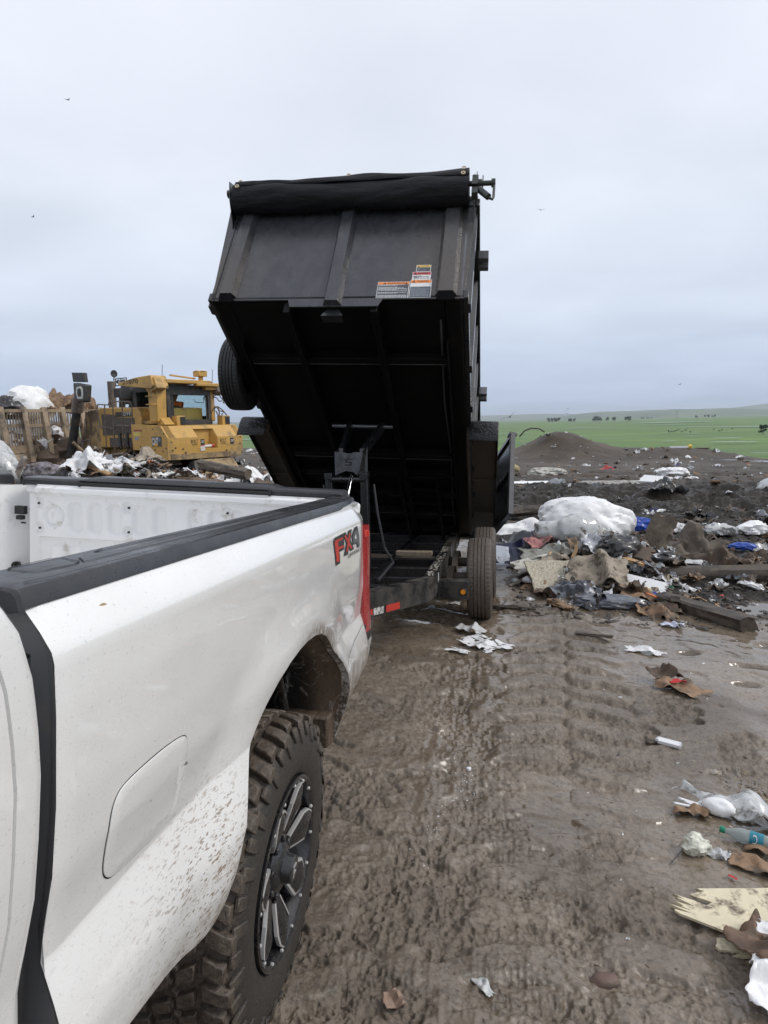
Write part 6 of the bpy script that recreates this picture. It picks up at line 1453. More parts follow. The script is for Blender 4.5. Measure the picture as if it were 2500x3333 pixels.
def timber(L, W, H, seed=0, rough=.012, seg=18, round_=False, splinter=.06):
    rs_ = np.random.RandomState(seed); P = []; nn = 16
    for i in range(seg + 1):
        t = i / seg; row = []
        for k in range(nn):
            a = 2 * math.pi * (k + .5) / nn; ca, sa = math.cos(a), math.sin(a)
            e = 1 if round_ else 1 / max(abs(ca), abs(sa)); e = e if round_ else min(e, 1.28)
            g_ = rough * (float(ridged(np.array(k * 1.7 + seed), np.array(t * 2.5), seed, 2)) - .5) * 3
            end = splinter * L * (rs_.rand() - .3) * (1 if i in (0, seg) else 0)
            row.append(((t - .5) * L + (end if i == seg else -end), (W / 2 * e + g_) * ca, (H / 2 * e + g_) * sa + H / 2))
        P.append(row)
    v = [p for r in P for p in r]; f = [(i * nn + k, i * nn + (k + 1) % nn, (i + 1) * nn + (k + 1) % nn, (i + 1) * nn + k) for i in range(seg) for k in range(nn)]
    f += [tuple(range(nn))[::-1], tuple(range(seg * nn, (seg + 1) * nn))]
    return np.array(v), f
def board(L, W, H, seed=0, jag=.12, seg=10, bend=0):
    rs_ = np.random.RandomState(seed); top = []
    for i in range(seg + 1):
        t = i / seg * 2 - 1; top.append((t, 1))
    e1 = [((1 + jag * (rs_.rand() - .5)) * L / 2, W / 2 * (1 - 2 * i / seg)) for i in range(seg + 1)]
    e2 = [(-(1 + jag * (rs_.rand() - .5)) * L / 2, -W / 2 * (1 - 2 * i / seg)) for i in range(seg + 1)]
    poly = e1 + e2; n = len(poly); v = [(a, b, 0) for a, b in poly] + [(a, b, H) for a, b in poly]
    v = np.array(v, float); v[:, 2] += bend * (v[:, 0] / (L / 2)) ** 2
    f = [tuple(range(n))[::-1], tuple(range(n, 2 * n))] + [(i, (i + 1) % n, n + (i + 1) % n, n + i) for i in range(n)]
    return v, f
def put(name, label, cat, shape, mat, loc, yaw=0, tilt=(0, 0), lift=0.0, drape=False, solid=0, group=None, smooth=32, z=None, mats=None, parent=None):
    v, f = shape; me = bpy.data.meshes.new(name)
    x, y = loc; zz = gh(x, y) if z is None else z
    v = np.array(v, float)
    if drape:
        c, s_ = math.cos(yaw), math.sin(yaw); wx = v[:, 0] * c - v[:, 1] * s_ + x; wy = v[:, 0] * s_ + v[:, 1] * c + y
        gz = ground_h(wx, wy, False); v[:, 2] = np.maximum(v[:, 2], -.004) + gz - zz + .012
    me.from_pydata(v.tolist(), [], f); me.materials.append(mat.m); me.validate(); me.update()
    me.shade_smooth(); me.set_sharp_from_angle(angle=R_(smooth))
    o = bpy.data.objects.new(name, me); COL.objects.link(o)
    from mathutils import Euler
    o.location = (x, y, zz + lift); o.rotation_euler = (Euler((tilt[0], tilt[1], 0)).to_matrix() if False else (Matrix.Rotation(yaw, 3, 'Z') @ Matrix.Rotation(tilt[0], 3, 'X') @ Matrix.Rotation(tilt[1], 3, 'Y'))).to_euler()
    if solid: md = o.modifiers.new('thickness', 'SOLIDIFY'); md.thickness = solid
    if parent is None: tag(o, label, cat, group)
    else:
        o.parent = parent; o.matrix_parent_inverse = parent.matrix_world.inverted() if False else Matrix.Translation(-parent.location)
    return o

# ---- the dumped pile beside the trailer wheels
put('plastic_sack', 'huge bulging white sack at the top of the dumped pile', 'sack', bagshape(.68, .42, .36, 3, .055, (80, 46)), MT['white'], (1.80, 7.55), .1, (.0, .08), .06)
put('plastic_bag', 'milky translucent bag slumped against the huge white sack', 'plastic bag', bagshape(.33, .20, .20, 5, .10, (44, 26), True), MT['clear'], (1.62, 7.0), math.pi + .15, lift=.06)
put('plastic_sheet', 'white crumpled sheet spread left of the huge sack', 'sheet', sheet(.95, .60, .12, 7, (44, 32), .2, .10), MT['white'], (1.08, 7.75), .2, lift=.26, solid=.003)
put('plastic_sheet', 'grey torn sheet bunched up near the trailer tyre', 'sheet', sheet(.50, .34, .12, 12, (34, 26), .25, .12), MT['grey'], (.92, 7.0), .9, (.35, .1), .20, solid=.003)
put('plastic_tote', 'navy and pale blue plastic tub half buried beside the trailer tyre', 'tub', sheet(.46, .36, .015, 14, (20, 16), .05, 0, 0, .12), MT['navy'], (.76, 6.6), .25, (.55, -.1), .20, solid=.012)
put('paper_sheet', 'pale blue box side leaning on the navy tub', 'packaging', sheet(.30, .30, .01, 15, (12, 12), .04), MT['lblue'] if False else dm('pale_box', (.46, .50, .56), .6, .06, .2), (.64, 6.5), .1, (.75, .15), .20, solid=.004)
put('cloth', 'faded pink cloth lying below the grey torn sheet', 'cloth', sheet(.42, .24, .07, 17, (34, 22), .2, .08), MT['pink'], (1.16, 6.85), .4, (.1, 0), .20, solid=.004)
put('cardboard', 'dark wet cardboard poking up behind the pink cloth', 'cardboard', sheet(.34, .2, .03, 19, (18, 12), .2, .04), MT['dbrown'], (1.42, 7.0), .1, (.55, .1), .22, solid=.005)
put('netting', 'grey green netting draped across the front of the pile', 'netting', sheet(.85, .32, .09, 21, (46, 22), .22, .06), dm('netting', (.24, .245, .215), .85, .3, .3), (1.30, 6.45), .45, (.25, 0), .14, solid=.004)
o = put('broken_board', 'cream board split open to orange wood on the pile', 'board', board(.52, .20, .03, 23, .22), dm('pale_board', (.52, .50, .45), .7, .06, .25), (1.05, 6.12), .65, (.5, -.1), .18)
put('wood_splinter', '', '', board(.50, .075, .022, 24, .5), MT['wood'], (1.13, 6.03), .65, (.5, -.1), .18, parent=o, z=gh(1.05, 6.12))
put('carpet_piece', 'beige ribbed carpet square lying on the near slope of the pile', 'carpet', sheet(.60, .52, .022, 27, (30, 26), .05, 0, 0, .02), MT['beige'], (1.27, 5.85), .35, (.62, .05), .08, solid=.012)
put('carpet_piece', 'plain tan carpet folded over right of the beige ribbed square', 'carpet', sheet(.62, .46, .05, 29, (34, 26), .14, .14, .35), MT['tan'], (1.72, 5.80), -.15, (.55, 0), .07, solid=.012)
put('carpet_piece', 'small tan carpet end turned over above the ribbed square', 'carpet', sheet(.34, .12, .03, 30, (20, 10), .1, .05), MT['tan'], (1.30, 6.18), .3, (.4, 0), .16, solid=.012)
put('plastic_sheet', 'pale grey plastic sheet between the milky bag and the tan carpet', 'sheet', sheet(.36, .30, .07, 33, (34, 28), .2, .09), MT['grey'] if False else dm('pale_grey_sheet', (.40, .42, .45), .25, .1, .15, Coat_Weight=.4), (1.80, 6.35), .7, (.5, .1), .10, solid=.002)
put('wood_stick', 'short pale wooden slat standing out of the pile', 'slat', board(.26, .045, .018, 35, .1), MT['wood'], (1.56, 6.35), 1.15, (.1, -.7), .16)
put('rubbish_bag', 'black rubbish bag right of the milky bag', 'rubbish bag', bagshape(.24, .17, .14, 37, .2, (44, 26)), MT['black'], (2.02, 6.30), .2, lift=.06)
put('timber_plank', 'broad dark brown plank leaning behind the white board', 'plank', board(.50, .20, .03, 39, .3), MT['dbrown'], (2.16, 6.32), -.55, (.55, .25), .10)
put('timber_plank', 'splintered fresh wood lying under the dark brown plank', 'plank', board(.45, .06, .03, 40, .4), MT['wood'], (2.05, 6.14), -.6, (.2, .2), .10)
put('white_board', 'long dirty white board at the right of the pile', 'board', board(.80, .17, .02, 41, .15), MT['white'], (2.08, 5.85), -.62, (.55, .12), .05)
put('rubbish_bag', 'slate grey bag at the foot of the ribbed carpet', 'rubbish bag', sheet(.46, .30, .13, 43, (44, 32), .2, .10), MT['slate'], (1.44, 5.42), -.4, (.35, .1), .07, solid=.003)
put('rubbish_bag', 'long slate grey bag lying lowest at the front of the pile', 'rubbish bag', bagshape(.34, .12, .075, 45, .2, (50, 26)), MT['slate'], (1.74, 5.14), -.08, lift=.01)
put('cardboard', 'brown torn cardboard under the foot of the tan carpet', 'cardboard', sheet(.42, .3, .07, 47, (26, 20), .3, .06), MT['brown'], (2.13, 5.52), .5, (.3, .2), .03, solid=.004)
put('cardboard', 'brown cardboard corner sticking out under the cream board', 'cardboard', sheet(.34, .30, .04, 49, (20, 18), .25, .03), MT['brown'], (1.12, 5.80), -.3, (.3, .1), .04, solid=.004)
put('foam_piece', 'rounded white foam lump in front of the cream board', 'foam', bagshape(.075, .04, .04, 51, .1, (26, 16)), MT['foam'], (.98, 5.82), -.5, lift=.06)
put('wrapper', 'yellow and blue wrapper at the right foot of the pile', 'wrapper', sheet(.13, .09, .03, 53, (14, 10), .2, .03), MT['yellow'], (2.20, 5.58), .3, (.5, 0), .06, solid=.002)
put('wrapper', 'small blue wrapper end beside the yellow wrapper', 'wrapper', sheet(.07, .05, .02, 54, (10, 8), .2, .02), MT['blue'], (2.27, 5.53), .9, (.6, .4), .07, solid=.002)
put('timber_plank', 'thin orange lath below the yellow wrapper', 'lath', board(.20, .025, .012, 55, .3), MT['orange'], (2.26, 5.38), -.7, (.2, .2), .06)
put('cloth', 'white patterned cloth dropped below the pile', 'cloth', sheet(.20, .09, .03, 57, (22, 12), .2, .03), dm('blueish_cloth', (.56, .59, .70), .8, .12, .12), (2.24, 4.62), -.2, lift=.02, drape=False, solid=.003)
put('cardboard', 'crumpled brown carton scraps above the white patterned cloth', 'cardboard', sheet(.36, .22, .08, 59, (28, 20), .3, .06), MT['brown'], (2.16, 4.95), -.3, (.25, .2), .03, solid=.004)
put('cardboard', 'wet brown carton piece right of the long slate bag', 'cardboard', sheet(.26, .2, .07, 60, (22, 16), .3, .05), MT['dbrown'], (2.32, 5.08), .5, (.3, .2), .03, solid=.004)
put('blue_netting', 'bright blue fluffy netting bundle right of the huge sack', 'netting', bagshape(.20, .11, .11, 61, .26, (54, 30)), MT['blue'], (2.62, 8.3), .1, (0, -.1), .30)
put('rubbish_bag', 'small bright blue bag far right beyond the long log', 'rubbish bag', bagshape(.17, .09, .06, 63, .2, (40, 22)), MT['blue'], (4.15, 8.6), -.2, lift=.03)
put('timber_plank', 'pale wooden slat leaning left of the blue netting', 'slat', board(.34, .05, .02, 65, .1), MT['wood'], (2.36, 8.1), 1.4, (.1, -1.0), .2)
put('tree_stump', 'weathered brown stump standing right of the black bag', 'stump', timber(.46, .24, .20, 67, .03, 10, False, .15), dm('stump_brown', (.14, .11, .08), .8, .4, .4), (2.75, 7.35), .9, (.2, -1.15), .22)
put('mud_cloth', 'grey muddy fabric heap right of the weathered stump', 'cloth', sheet(.8, .5, .22, 69, (44, 30), .3, .16), MT['mudc'], (3.25, 7.75), .2, (.35, 0), .10, solid=.006)
put('mud_cloth', 'dark matted fabric heap behind the broken monitor shell', 'cloth', sheet(.7, .42, .20, 70, (40, 28), .3, .14), MT['dbrown'], (3.35, 7.0), -.2, (.4, 0), .05, solid=.006)
for k, (x, y, yw, lb, lb2) in enumerate([(2.55, 6.50, .1, 'broken black casing with a pale lid above the log end', 'a'), (2.98, 6.75, -.2, 'second broken black casing with a pale lid, further along the log', 'b')]):
    o = put('broken_casing', lb, 'casing', bagshape(.14, .09, .055, 71 + k, .06, (24, 14)), MT['black'], (x, y), yw, lift=.04)
    put('casing_lid', '', '', sheet(.20, .10, .01, 73 + k, (12, 8), .15), MT['clear'], (x, y - .02), yw + .1, (.35, 0), .115, solid=.003, parent=o)
put('fallen_log', 'long dark weathered pole running off to the right of the pile', 'pole', timber(3.2, .21, .21, 75, .010, 40, True, .02), MT['dwood'], (3.93, 6.60), .08, (0, -.015), .03)
put('timber_beam', 'short dark beam lying aslant in front of the long pole', 'beam', timber(.95, .17, .13, 77, .012, 20, False, .10), MT['dwood'], (2.62, 5.02), -.93, (0, .02), -.01)
put('timber_beam', 'stub of dark beam upright left of the slanted beam', 'beam', timber(.22, .09, .05, 78, .01, 8, False, .1), MT['dwood'], (2.38, 5.18), 1.5, (0, .5), .05)
put('fallen_log', 'upper dark log half hidden behind the open trailer door', 'log', timber(1.3, .19, .17, 79, .015, 24, True, .04), MT['dwood'], (1.15, 11.0), .26, (0, -.07), .10)
put('fallen_log', 'lower dark log under the other, behind the trailer door', 'log', timber(1.4, .14, .12, 80, .015, 24, True, .04), MT['dwood'], (1.30, 10.4), -.16, (0, .08), .02)
put('fallen_log', 'stout dark log nearest the trailer door', 'log', timber(.9, .2, .17, 81, .015, 24, True, .04), MT['dwood'], (1.0, 10.1), -.05, (0, .02), .0)
put('rope', 'frayed grey rope trailing out of the front of the pile', 'rope', timber(.65, .028, .025, 82, .006, 26, True, .02), dm('rope', (.22, .20, .17), .9, .3, .3), (1.02, 6.0), .70, (0, -.22), .08)
put('glass_jar', 'clear jar lid beside the trailer tyre tread', 'jar', bagshape(.05, .03, .04, 83, .01, (20, 12)), MT['clear'], (.84, 5.95), 0, lift=.02)
# papers and cards on the driven mud
put('paper_sheet', 'torn white paper nearest the truck bumper under the trailer', 'paper', sheet(.33, .15, .018, 91, (30, 18), .38, .01), MT['paper'], (-.12, 4.22), .12, drape=True, solid=.0012)
put('paper_sheet', 'strip of white paper under the trailer step bracket', 'paper', sheet(.24, .10, .015, 92, (24, 12), .3), MT['paper'], (.14, 5.05), -.1, drape=True, solid=.0012)
put('paper_sheet', 'large torn white sheet with muddy holes right of the trailer tyre track', 'paper', sheet(.38, .31, .016, 93, (60, 48), .14, .02, .1, holes=.55), MT['paper'], (.53, 3.72), -.75, lift=.02, drape=True, solid=.0015)
put('paper_sheet', 'curled white paper behind the large muddy sheet', 'paper', sheet(.26, .13, .03, 94, (30, 18), .25, .04), dm('wet_paper', (.52, .52, .51), .5, .1, .2), (.40, 4.08), -.5, lift=.02, drape=True, solid=.0015)
put('paper_sheet', 'small white scrap left of the large muddy sheet', 'paper', sheet(.20, .08, .02, 95, (24, 12), .35), MT['paper'], (.33, 3.55), -.3, drape=True, solid=.0012)
put('paper_sheet', 'white paper lying alone right of the lug prints', 'paper', sheet(.26, .12, .03, 96, (26, 14), .3, .02), MT['paper'], (1.84, 3.86), -.45, lift=.01, drape=True, solid=.0012)
o = put('cardboard', 'torn brown carton with a red packet at the right edge of the lane', 'cardboard', sheet(.36, .24, .05, 97, (36, 26), .22, .03, -.5), MT['brown'], (1.93, 3.10), -.5, lift=.012, drape=True, solid=.004)
put('cardboard', 'dark wet fold on the torn brown carton', 'cardboard', sheet(.24, .12, .06, 98, (24, 14), .35, .06), MT['dbrown'], (1.86, 3.22), .1, lift=.05, drape=True, solid=.004)
put('wrapper', 'shiny red packet inside the torn brown carton', 'wrapper', sheet(.12, .05, .018, 99, (16, 8), .2, .01), MT['red'], (1.92, 3.12), .1, lift=.055, drape=True, solid=.002)
put('plaster_lump', 'flat white flaking lump on the grey slurry at right', 'lump', board(.13, .045, .018, 100, .4), MT['foam'], (1.64, 2.18), -.5, (.1, 0), .004)
put('stone', 'dark stone left of the flat white lump', 'stone', bagshape(.03, .02, .018, 101, .2, (14, 10)), MT['clod'], (1.55, 2.22), 0)
put('plastic_sheet', 'rolled clear plastic film lying over the bottle', 'plastic film', sheet(.50, .16, .06, 103, (44, 22), .25, .05), MT['clear'], (1.80, 1.56), -.55, lift=.03, solid=.0015)
put('plastic_roll', 'short white plastic roll end under the clear film', 'plastic roll', bagshape(.075, .045, .045, 104, .05, (26, 16)), MT['white'], (1.72, 1.53), -.4, lift=.015)
put('cardboard', 'flattened brown paper cup left of the plastic roll', 'paper cup', sheet(.16, .07, .03, 105, (20, 12), .15, .02), MT['brown'], (1.585, 1.50), -.15, lift=.012, solid=.003)
for k, (x, y, yw) in enumerate([(1.60, 1.58, -.35), (1.57, 1.545, -.1), (1.62, 1.55, -.6)]):
    put('pale_splinter', 'pale splinter beside the flattened paper cup', 'splinter', board(.10, .014, .008, 106 + k, .4), MT['beige'] if False else MT['paper'], (x, y), yw, (.1, .1), .01, group='pale splinters by the paper cup')
# drinks bottle
bt = thing('plastic_bottle', 'clear plastic bottle with green cap and teal label', 'bottle', (1.685, 1.330, gh(1.685, 1.33) + .036))
bt.rotation_euler = (0, R_(2), R_(-24))
m = MB(); m.lathe([(.0, .010), (.012, .0115), (.03, .018), (.055, .029), (.075, .032), (.095, .031), (.105, .0325), (.155, .0325), (.165, .031), (.19, .032), (.212, .028), (.218, .008), (.216, .001)], 28, 'x')
bm_ = Mat('bottle_plastic', (.55, .62, .60), .08, 0, .6, Transmission_Weight=.6, IOR=1.25); m.build('bottle_body', bm_, bt, smooth=40)
m = MB(); m.lathe([(-.020, .001), (-.020, .0125), (-.017, .0145), (.0, .0145), (.004, .0135)], 24, 'x'); m.build('bottle_cap', simple('cap_green', (.01, .22, .12), .35), bt, smooth=40)
m = MB(); m.lathe([(.104, .0331), (.160, .0331)], 28, 'x'); lb_ = m.build('bottle_label', simple('label_teal', (.02, .20, .27), .35, var=.3, scale=30), bt, smooth=60)
text_mesh('D', lambda x, y, z: Vector((.118 + .018 * x, -.0338 * math.cos((y - .2) * 1.2), .0338 * math.sin((y - .2) * 1.2) + .004)), lw, 'label_lettering', lb_)
put('plastic_bag', 'small knotted white bag of food below the paper cup', 'plastic bag', bagshape(.060, .048, .045, 111, .22, (40, 24)), dm('bag_cream', (.62, .62, .52), .3, .15, .2), (1.525, 1.19), .4, lift=.0)
put('wrapper', 'clear film trailing from the small white food bag', 'wrapper', sheet(.12, .06, .02, 112, (20, 12), .4, .02), MT['clear'], (1.60, 1.17), -.3, lift=.012, solid=.001)
put('wire', 'thin wire poking out of the mud beside the food bag', 'wire', timber(.15, .004, .004, 113, 0, 6, True, 0), dgr, (1.435, 1.14), .9, (0, -.12), .012)
put('cardboard', 'brown carton flap at the right edge below the bottle', 'cardboard', sheet(.20, .10, .02, 114, (22, 12), .12, .02), MT['brown'], (1.74, 1.12), -.35, (.15, .1), .02, solid=.003)
put('cardboard', 'upper brown carton strip beside the bottle base', 'cardboard', sheet(.2, .06, .03, 115, (20, 10), .2, .02), MT['brown'], (1.84, 1.22), -.5, (.2, 0), .03, solid=.003)
put('wrapper', 'tiny red scrap left of the brown carton flap', 'wrapper', sheet(.035, .014, .003, 116, (8, 6), .2), MT['red'], (1.625, 1.02), -.7, lift=.012, solid=.001)
put('broken_board', 'large cream board broken along its left edge, half sunk in mud', 'board', board(.42, .34, .012, 117, .42, 22), MT['cream'], (1.66, .73), .12, (.02, -.02), .018)
put('broken_board', 'splintered cream board end under the large cream board', 'board', board(.34, .10, .010, 118, .5, 16), MT['cream'], (1.50, .66), -.45, (.03, .02), .008)
put('cardboard', 'thick curled brown carton roll in the lower right corner', 'cardboard', sheet(.34, .17, .07, 119, (34, 22), .12, .08), dm('brown_roll', (.16, .10, .065), .6, .2, .25), (1.60, .48), -1.0, (.1, 0), .05, solid=.005)
put('paper_sheet', 'crinkled white tissue on the brown carton roll', 'paper', sheet(.12, .07, .02, 120, (20, 12), .3, .01), MT['paper'], (1.60, .52), -.2, (.1, .1), .135, solid=.001)
put('plastic_sheet', 'white plastic edge hanging at the bottom right corner', 'sheet', sheet(.24, .09, .05, 121, (26, 14), .2, .05), MT['white'], (1.50, .34), 1.2, (.3, 0), .05, solid=.002)
put('crushed_wrapper', 'silvery crushed wrapper sunk in the mud below the lug prints', 'wrapper', sheet(.10, .035, .010, 123, (26, 14), .2, .010), MT['clear'], (.60, .20), -.9, lift=.006, solid=.001)
put('stone', 'reddish stone pressed into the mud at lower centre', 'stone', bagshape(.05, .03, .02, 124, .1, (18, 12)), dm('red_stone', (.15, .095, .075), .6, .2, .4), (1.0, .31), .2, lift=-.004)
put('cardboard', 'folded bit of brown card at the bottom of the lane', 'cardboard', sheet(.07, .05, .012, 125, (14, 10), .15, .02), dm('brown_card', (.28, .19, .14), .6, .1, .1), (.335, .045), .5, (.3, .3), .015, solid=.0015)
put('paper_ball', 'small white paper ball on the lane beside the truck tyre', 'paper ball', bagshape(.013, .013, .012, 126, .2, (12, 8)), MT['foam'], (.495, 1.64), 0)
put('wood_stick', 'charred stick lying left of the pile', 'stick', timber(.46, .05, .035, 127, .01, 16, True, .1), MT['dwood'], (.78, 4.92), -.12)
put('wood_stick', 'thin forked stick below the pile', 'stick', timber(.30, .025, .018, 128, .004, 12, True, .1), MT['dwood'], (1.47, 4.12), -.25)
# half-buried pieces beyond
far = [('plastic_sheet', 'long white panel jutting from behind the trailer door', 'panel', board(1.5, .5, .05, 131, .3), MT['white'], (1.75, 19.5), .1),
 ('white_board', 'pale panel with a bright folded end in the middle of the black soil', 'panel', board(2.2, .7, .10, 132, .3), dm('pale_panel', (.34, .33, .30), .7, .15, .4), (4.3, 20.2), .0),
 ('tarpaulin', 'black tarpaulin hump in the churned soil', 'tarpaulin', sheet(.8, .45, .25, 133, (34, 24), .25, .15), MT['black'], (4.5, 14.9), .2),
 ('plastic_bag', 'big dirty white bag in the far field left of the red scrap', 'plastic bag', bagshape(.60, .35, .20, 134, .35, (40, 24)), MT['beige'] if False else dm('dirty_white', (.46, .45, .40), .6, .1, .3), (2.5, 25.0), 0),
 ('plastic_bag', 'white bag half way to the earth mound, right of centre', 'plastic bag', bagshape(.45, .28, .18, 135, .4, (40, 24)), MT['white'], (7.2, 25.5), 0),
 ('plastic_bag', 'yellowish foam lump beside the open trailer door', 'foam', bagshape(.22, .18, .16, 136, .2, (30, 20)), dm('yellow_foam', (.42, .35, .18), .8, .2, .3), (1.3, 27.5), 0),
 ('wrapper', 'bright red plastic scrap in the far field', 'scrap', sheet(.6, .4, .12, 137, (18, 12), .3, .1), MT['red'], (5.4, 29.5), .2),
 ('wrapper', 'orange scrap near the far puddles', 'scrap', sheet(.6, .3, .10, 138, (16, 10), .3, .1), MT['orange'], (12.8, 29.5), .2),
 ('drum', 'small yellow drum on the far edge of the landfill', 'drum', bagshape(.16, .14, .16, 139, .02, (24, 16)), MT['yellow'], (12.1, 42.0), 0),
 ('pallet', 'white plank beside the yellow drum on the far edge', 'plank', board(1.0, .25, .1, 140, .1), MT['white'], (11.5, 42.0), 0),
 ('plastic_bag', 'pale bag at the right margin beyond the churned ridge', 'plastic bag', bagshape(.4, .3, .22, 141, .2, (30, 20)), MT['clear'], (7.3, 16.0), .4),
 ('plastic_bag', 'white torn bag right of the muddy fabric heap', 'plastic bag', bagshape(.26, .16, .12, 142, .25, (34, 20)), MT['white'], (4.9, 10.4), .4),
 ('plastic_bag', 'clear crumpled bag before the white torn bag', 'plastic bag', bagshape(.24, .15, .11, 143, .25, (34, 20)), MT['clear'], (4.2, 9.9), .1),
 ('plastic_bag', 'grey white bag left of the clear crumpled bag', 'plastic bag', bagshape(.22, .14, .10, 144, .25, (34, 20)), MT['paper'], (3.6, 10.3), .1)]
for nm, lb, ct, sh, mt, loc, yw in far:
    put(nm, lb, ct, sh, mt, loc, yw, (0.12 if 'panel' in lb else 0, 0), .03, solid=.01 if sh[1][0] and nm in ('tarpaulin', 'wrapper') else 0)
m = MB(); v_, f_ = board(.9, .35, .05, 145, .2)
put('white_board', 'bright white folded end of the pale panel', 'panel', (v_, f_), MT['white'], (5.35, 20.0), -.9, (.5, 0), .1)
# rope-like branch on the earth mound
m = MB(); m.tube([(1.9, 40.6, .75), (2.2, 40.5, 1.1), (2.6, 40.5, 1.25), (3.1, 40.6, 1.2), (3.4, 40.7, 1.0)], .045, 6)
tag(m.build('branch', MT['dwood'], None, smooth=50), 'bare curved branch sticking out of the earth mound', 'branch')

# ---- large pieces on the refuse heap in front of the bulldozer
hp = [('plastic_bag', 'grey white sack at the left edge of the heap, nearest the frame', 'sack', bagshape(.5, .4, .55, 151, .2, (40, 24)), MT['clear'], (-9.05, 9.9), .2, 0, .1),
 ('timber_post', 'leaning broken post at the left end of the heap', 'post', timber(1.1, .09, .09, 152, .01, 14, True, .1), dm('grey_post', (.30, .26, .22), .8, .3, .3), (-8.55, 9.8), .3, -1.1, .5),
 ('timber_post', 'short leaning stick on the crest of the heap', 'post', timber(.7, .05, .05, 153, .005, 12, True, .1), dm('brown_stick', (.25, .17, .10), .8, .3, .3), (-7.35, 10.35), 1.0, .8, .45),
 ('plastic_sheet', 'large white plastic sheet down the left face of the heap', 'sheet', sheet(.7, .5, .22, 154, (40, 30), .3, .2), MT['white'], (-7.35, 10.3), .3, .6, .25),
 ('plastic_sheet', 'white film with a blue rim on the middle of the heap', 'sheet', sheet(.8, .45, .15, 155, (40, 26), .3, .1), MT['paper'], (-6.75, 10.6), .2, .5, .25),
 ('cloth', 'brown striped blanket over the crest of the heap', 'cloth', sheet(1.0, .6, .25, 156, (40, 26), .3, .2), MT['tan'], (-6.7, 11.1), -.2, .3, .35),
 ('carpet_roll', 'rolled brown carpet at the right of the heap', 'carpet', timber(1.5, .28, .25, 157, .03, 18, True, .05), dm('brown_carpet', (.19, .13, .085), .85, .3, .3), (-5.6, 11.3), -.35, .05, .35),
 ('carpet_roll', 'second grey brown roll behind the rolled brown carpet', 'carpet', timber(1.5, .22, .2, 158, .03, 18, True, .05), MT['mudc'], (-5.3, 12.2), -.45, .12, .5),
 ('cardboard', 'reddish cardboard sheets low on the heap front', 'cardboard', sheet(.9, .5, .12, 159, (30, 20), .3, .1), dm('reddish_card', (.38, .20, .13), .7, .2, .3), (-5.7, 10.7), .1, .5, .2),
 ('plastic_sheet', 'white sheet on the right shoulder of the heap before the machine', 'sheet', sheet(.8, .5, .22, 160, (40, 28), .3, .2), MT['white'], (-5.0, 12.7), -.2, .4, .3),
 ('cardboard', 'dark folded cartons under the white shoulder sheet', 'cardboard', sheet(1.0, .5, .15, 161, (30, 20), .3, .12), MT['dbrown'], (-4.7, 12.4), .2, .5, .2),
 ('plastic_bag', 'white bag right of the heap near the trailer bed', 'plastic bag', bagshape(.30, .25, .22, 162, .2, (34, 20)), MT['white'], (-3.35, 12.8), .2, 0, .1),
 ('plastic_bag', 'clear white bag beside the lower trailer door', 'plastic bag', bagshape(.40, .28, .2, 163, .25, (34, 20)), MT['clear'], (-3.95, 12.6), .2, 0, .1),
 ('plastic_bag', 'blue and brown bundle at the heap foot by the blade', 'bundle', bagshape(.35, .25, .22, 164, .3, (34, 20)), dm('bundle', (.22, .20, .22), .7, .6, .4), (-8.1, 10.1), .2, 0, .15),
 ('plastic_bag', 'brown sack slumped beside the blue and brown bundle', 'sack', bagshape(.40, .3, .2, 165, .15, (34, 20)), MT['mudc'], (-7.75, 9.8), .2, 0, .05)]
for nm, lb, ct, sh, mt, loc, yw, tl_, lf in hp:
    isl = nm in ('timber_post', 'carpet_roll')
    put(nm, lb, ct, sh, mt, loc, yw, (0, tl_) if isl else (tl_, 0), lf * .5, solid=.01 if nm in ('plastic_sheet', 'cloth', 'cardboard') else 0)
# load pushed up in front of the blade
def dz_(x, y, z): return DM @ Vector((x, y, z))
ld_ = [('plastic_bag', 'big white bag piled above the blade rack', 'plastic bag', bagshape(.9, .6, .75, 171, .14, (44, 28)), MT['white'], (8.3, 2.1, 2.75)), ('cardboard', 'torn brown carton above the blade rack', 'cardboard', sheet(1.3, 1.0, .4, 172, (30, 24), .3, .3), MT['brown'], (8.1, 1.1, 3.3)),
 ('rubbish_bag', 'black bags peeping over the rack left of the white bag', 'rubbish bag', bagshape(.6, .5, .5, 173, .3, (40, 24)), MT['black'], (8.2, 3.0, 2.7)), ('rubbish_bag', 'small black bag over the rack, leftmost of the load', 'rubbish bag', bagshape(.45, .4, .4, 174, .3, (34, 20)), MT['black'], (8.4, 3.9, 2.75)),
 ('plastic_bag', 'white bags pressed against the rack bars', 'plastic bag', bagshape(1.2, 1.6, .9, 175, .25, (44, 28)), MT['paper'], (8.7, 1.9, 1.2)), ('refuse_bundle', 'dark refuse bulk behind the blade rack', 'refuse', bagshape(1.4, 3.2, 1.3, 176, .3, (54, 30)), MT['dbrown'], (9.6, 1.6, .4)),
 ('plastic_bag', 'tattered brown bundle beside the lamp head', 'bundle', bagshape(.5, .5, .5, 177, .35, (34, 20)), MT['brown'], (7.9, .2, 2.9)), ('plastic_bag', 'white scraps spilling left of the blade', 'plastic bag', bagshape(.7, .6, .5, 178, .35, (40, 24)), MT['clear'], (8.3, 4.6, .9)), ('plastic_bag', 'light bag low behind the left rack post', 'plastic bag', bagshape(.8, .8, .6, 179, .35, (40, 24)), MT['white'], (8.6, 3.7, 1.2))]
for nm, lb, ct, sh, mt, p in ld_:
    q = dz_(*p); put(nm, lb, ct, sh, mt, (q.x, q.y), 1.1, (0.3 if nm == 'cardboard' else 0, 0), 0, z=q.z, solid=.02 if nm == 'cardboard' else 0)

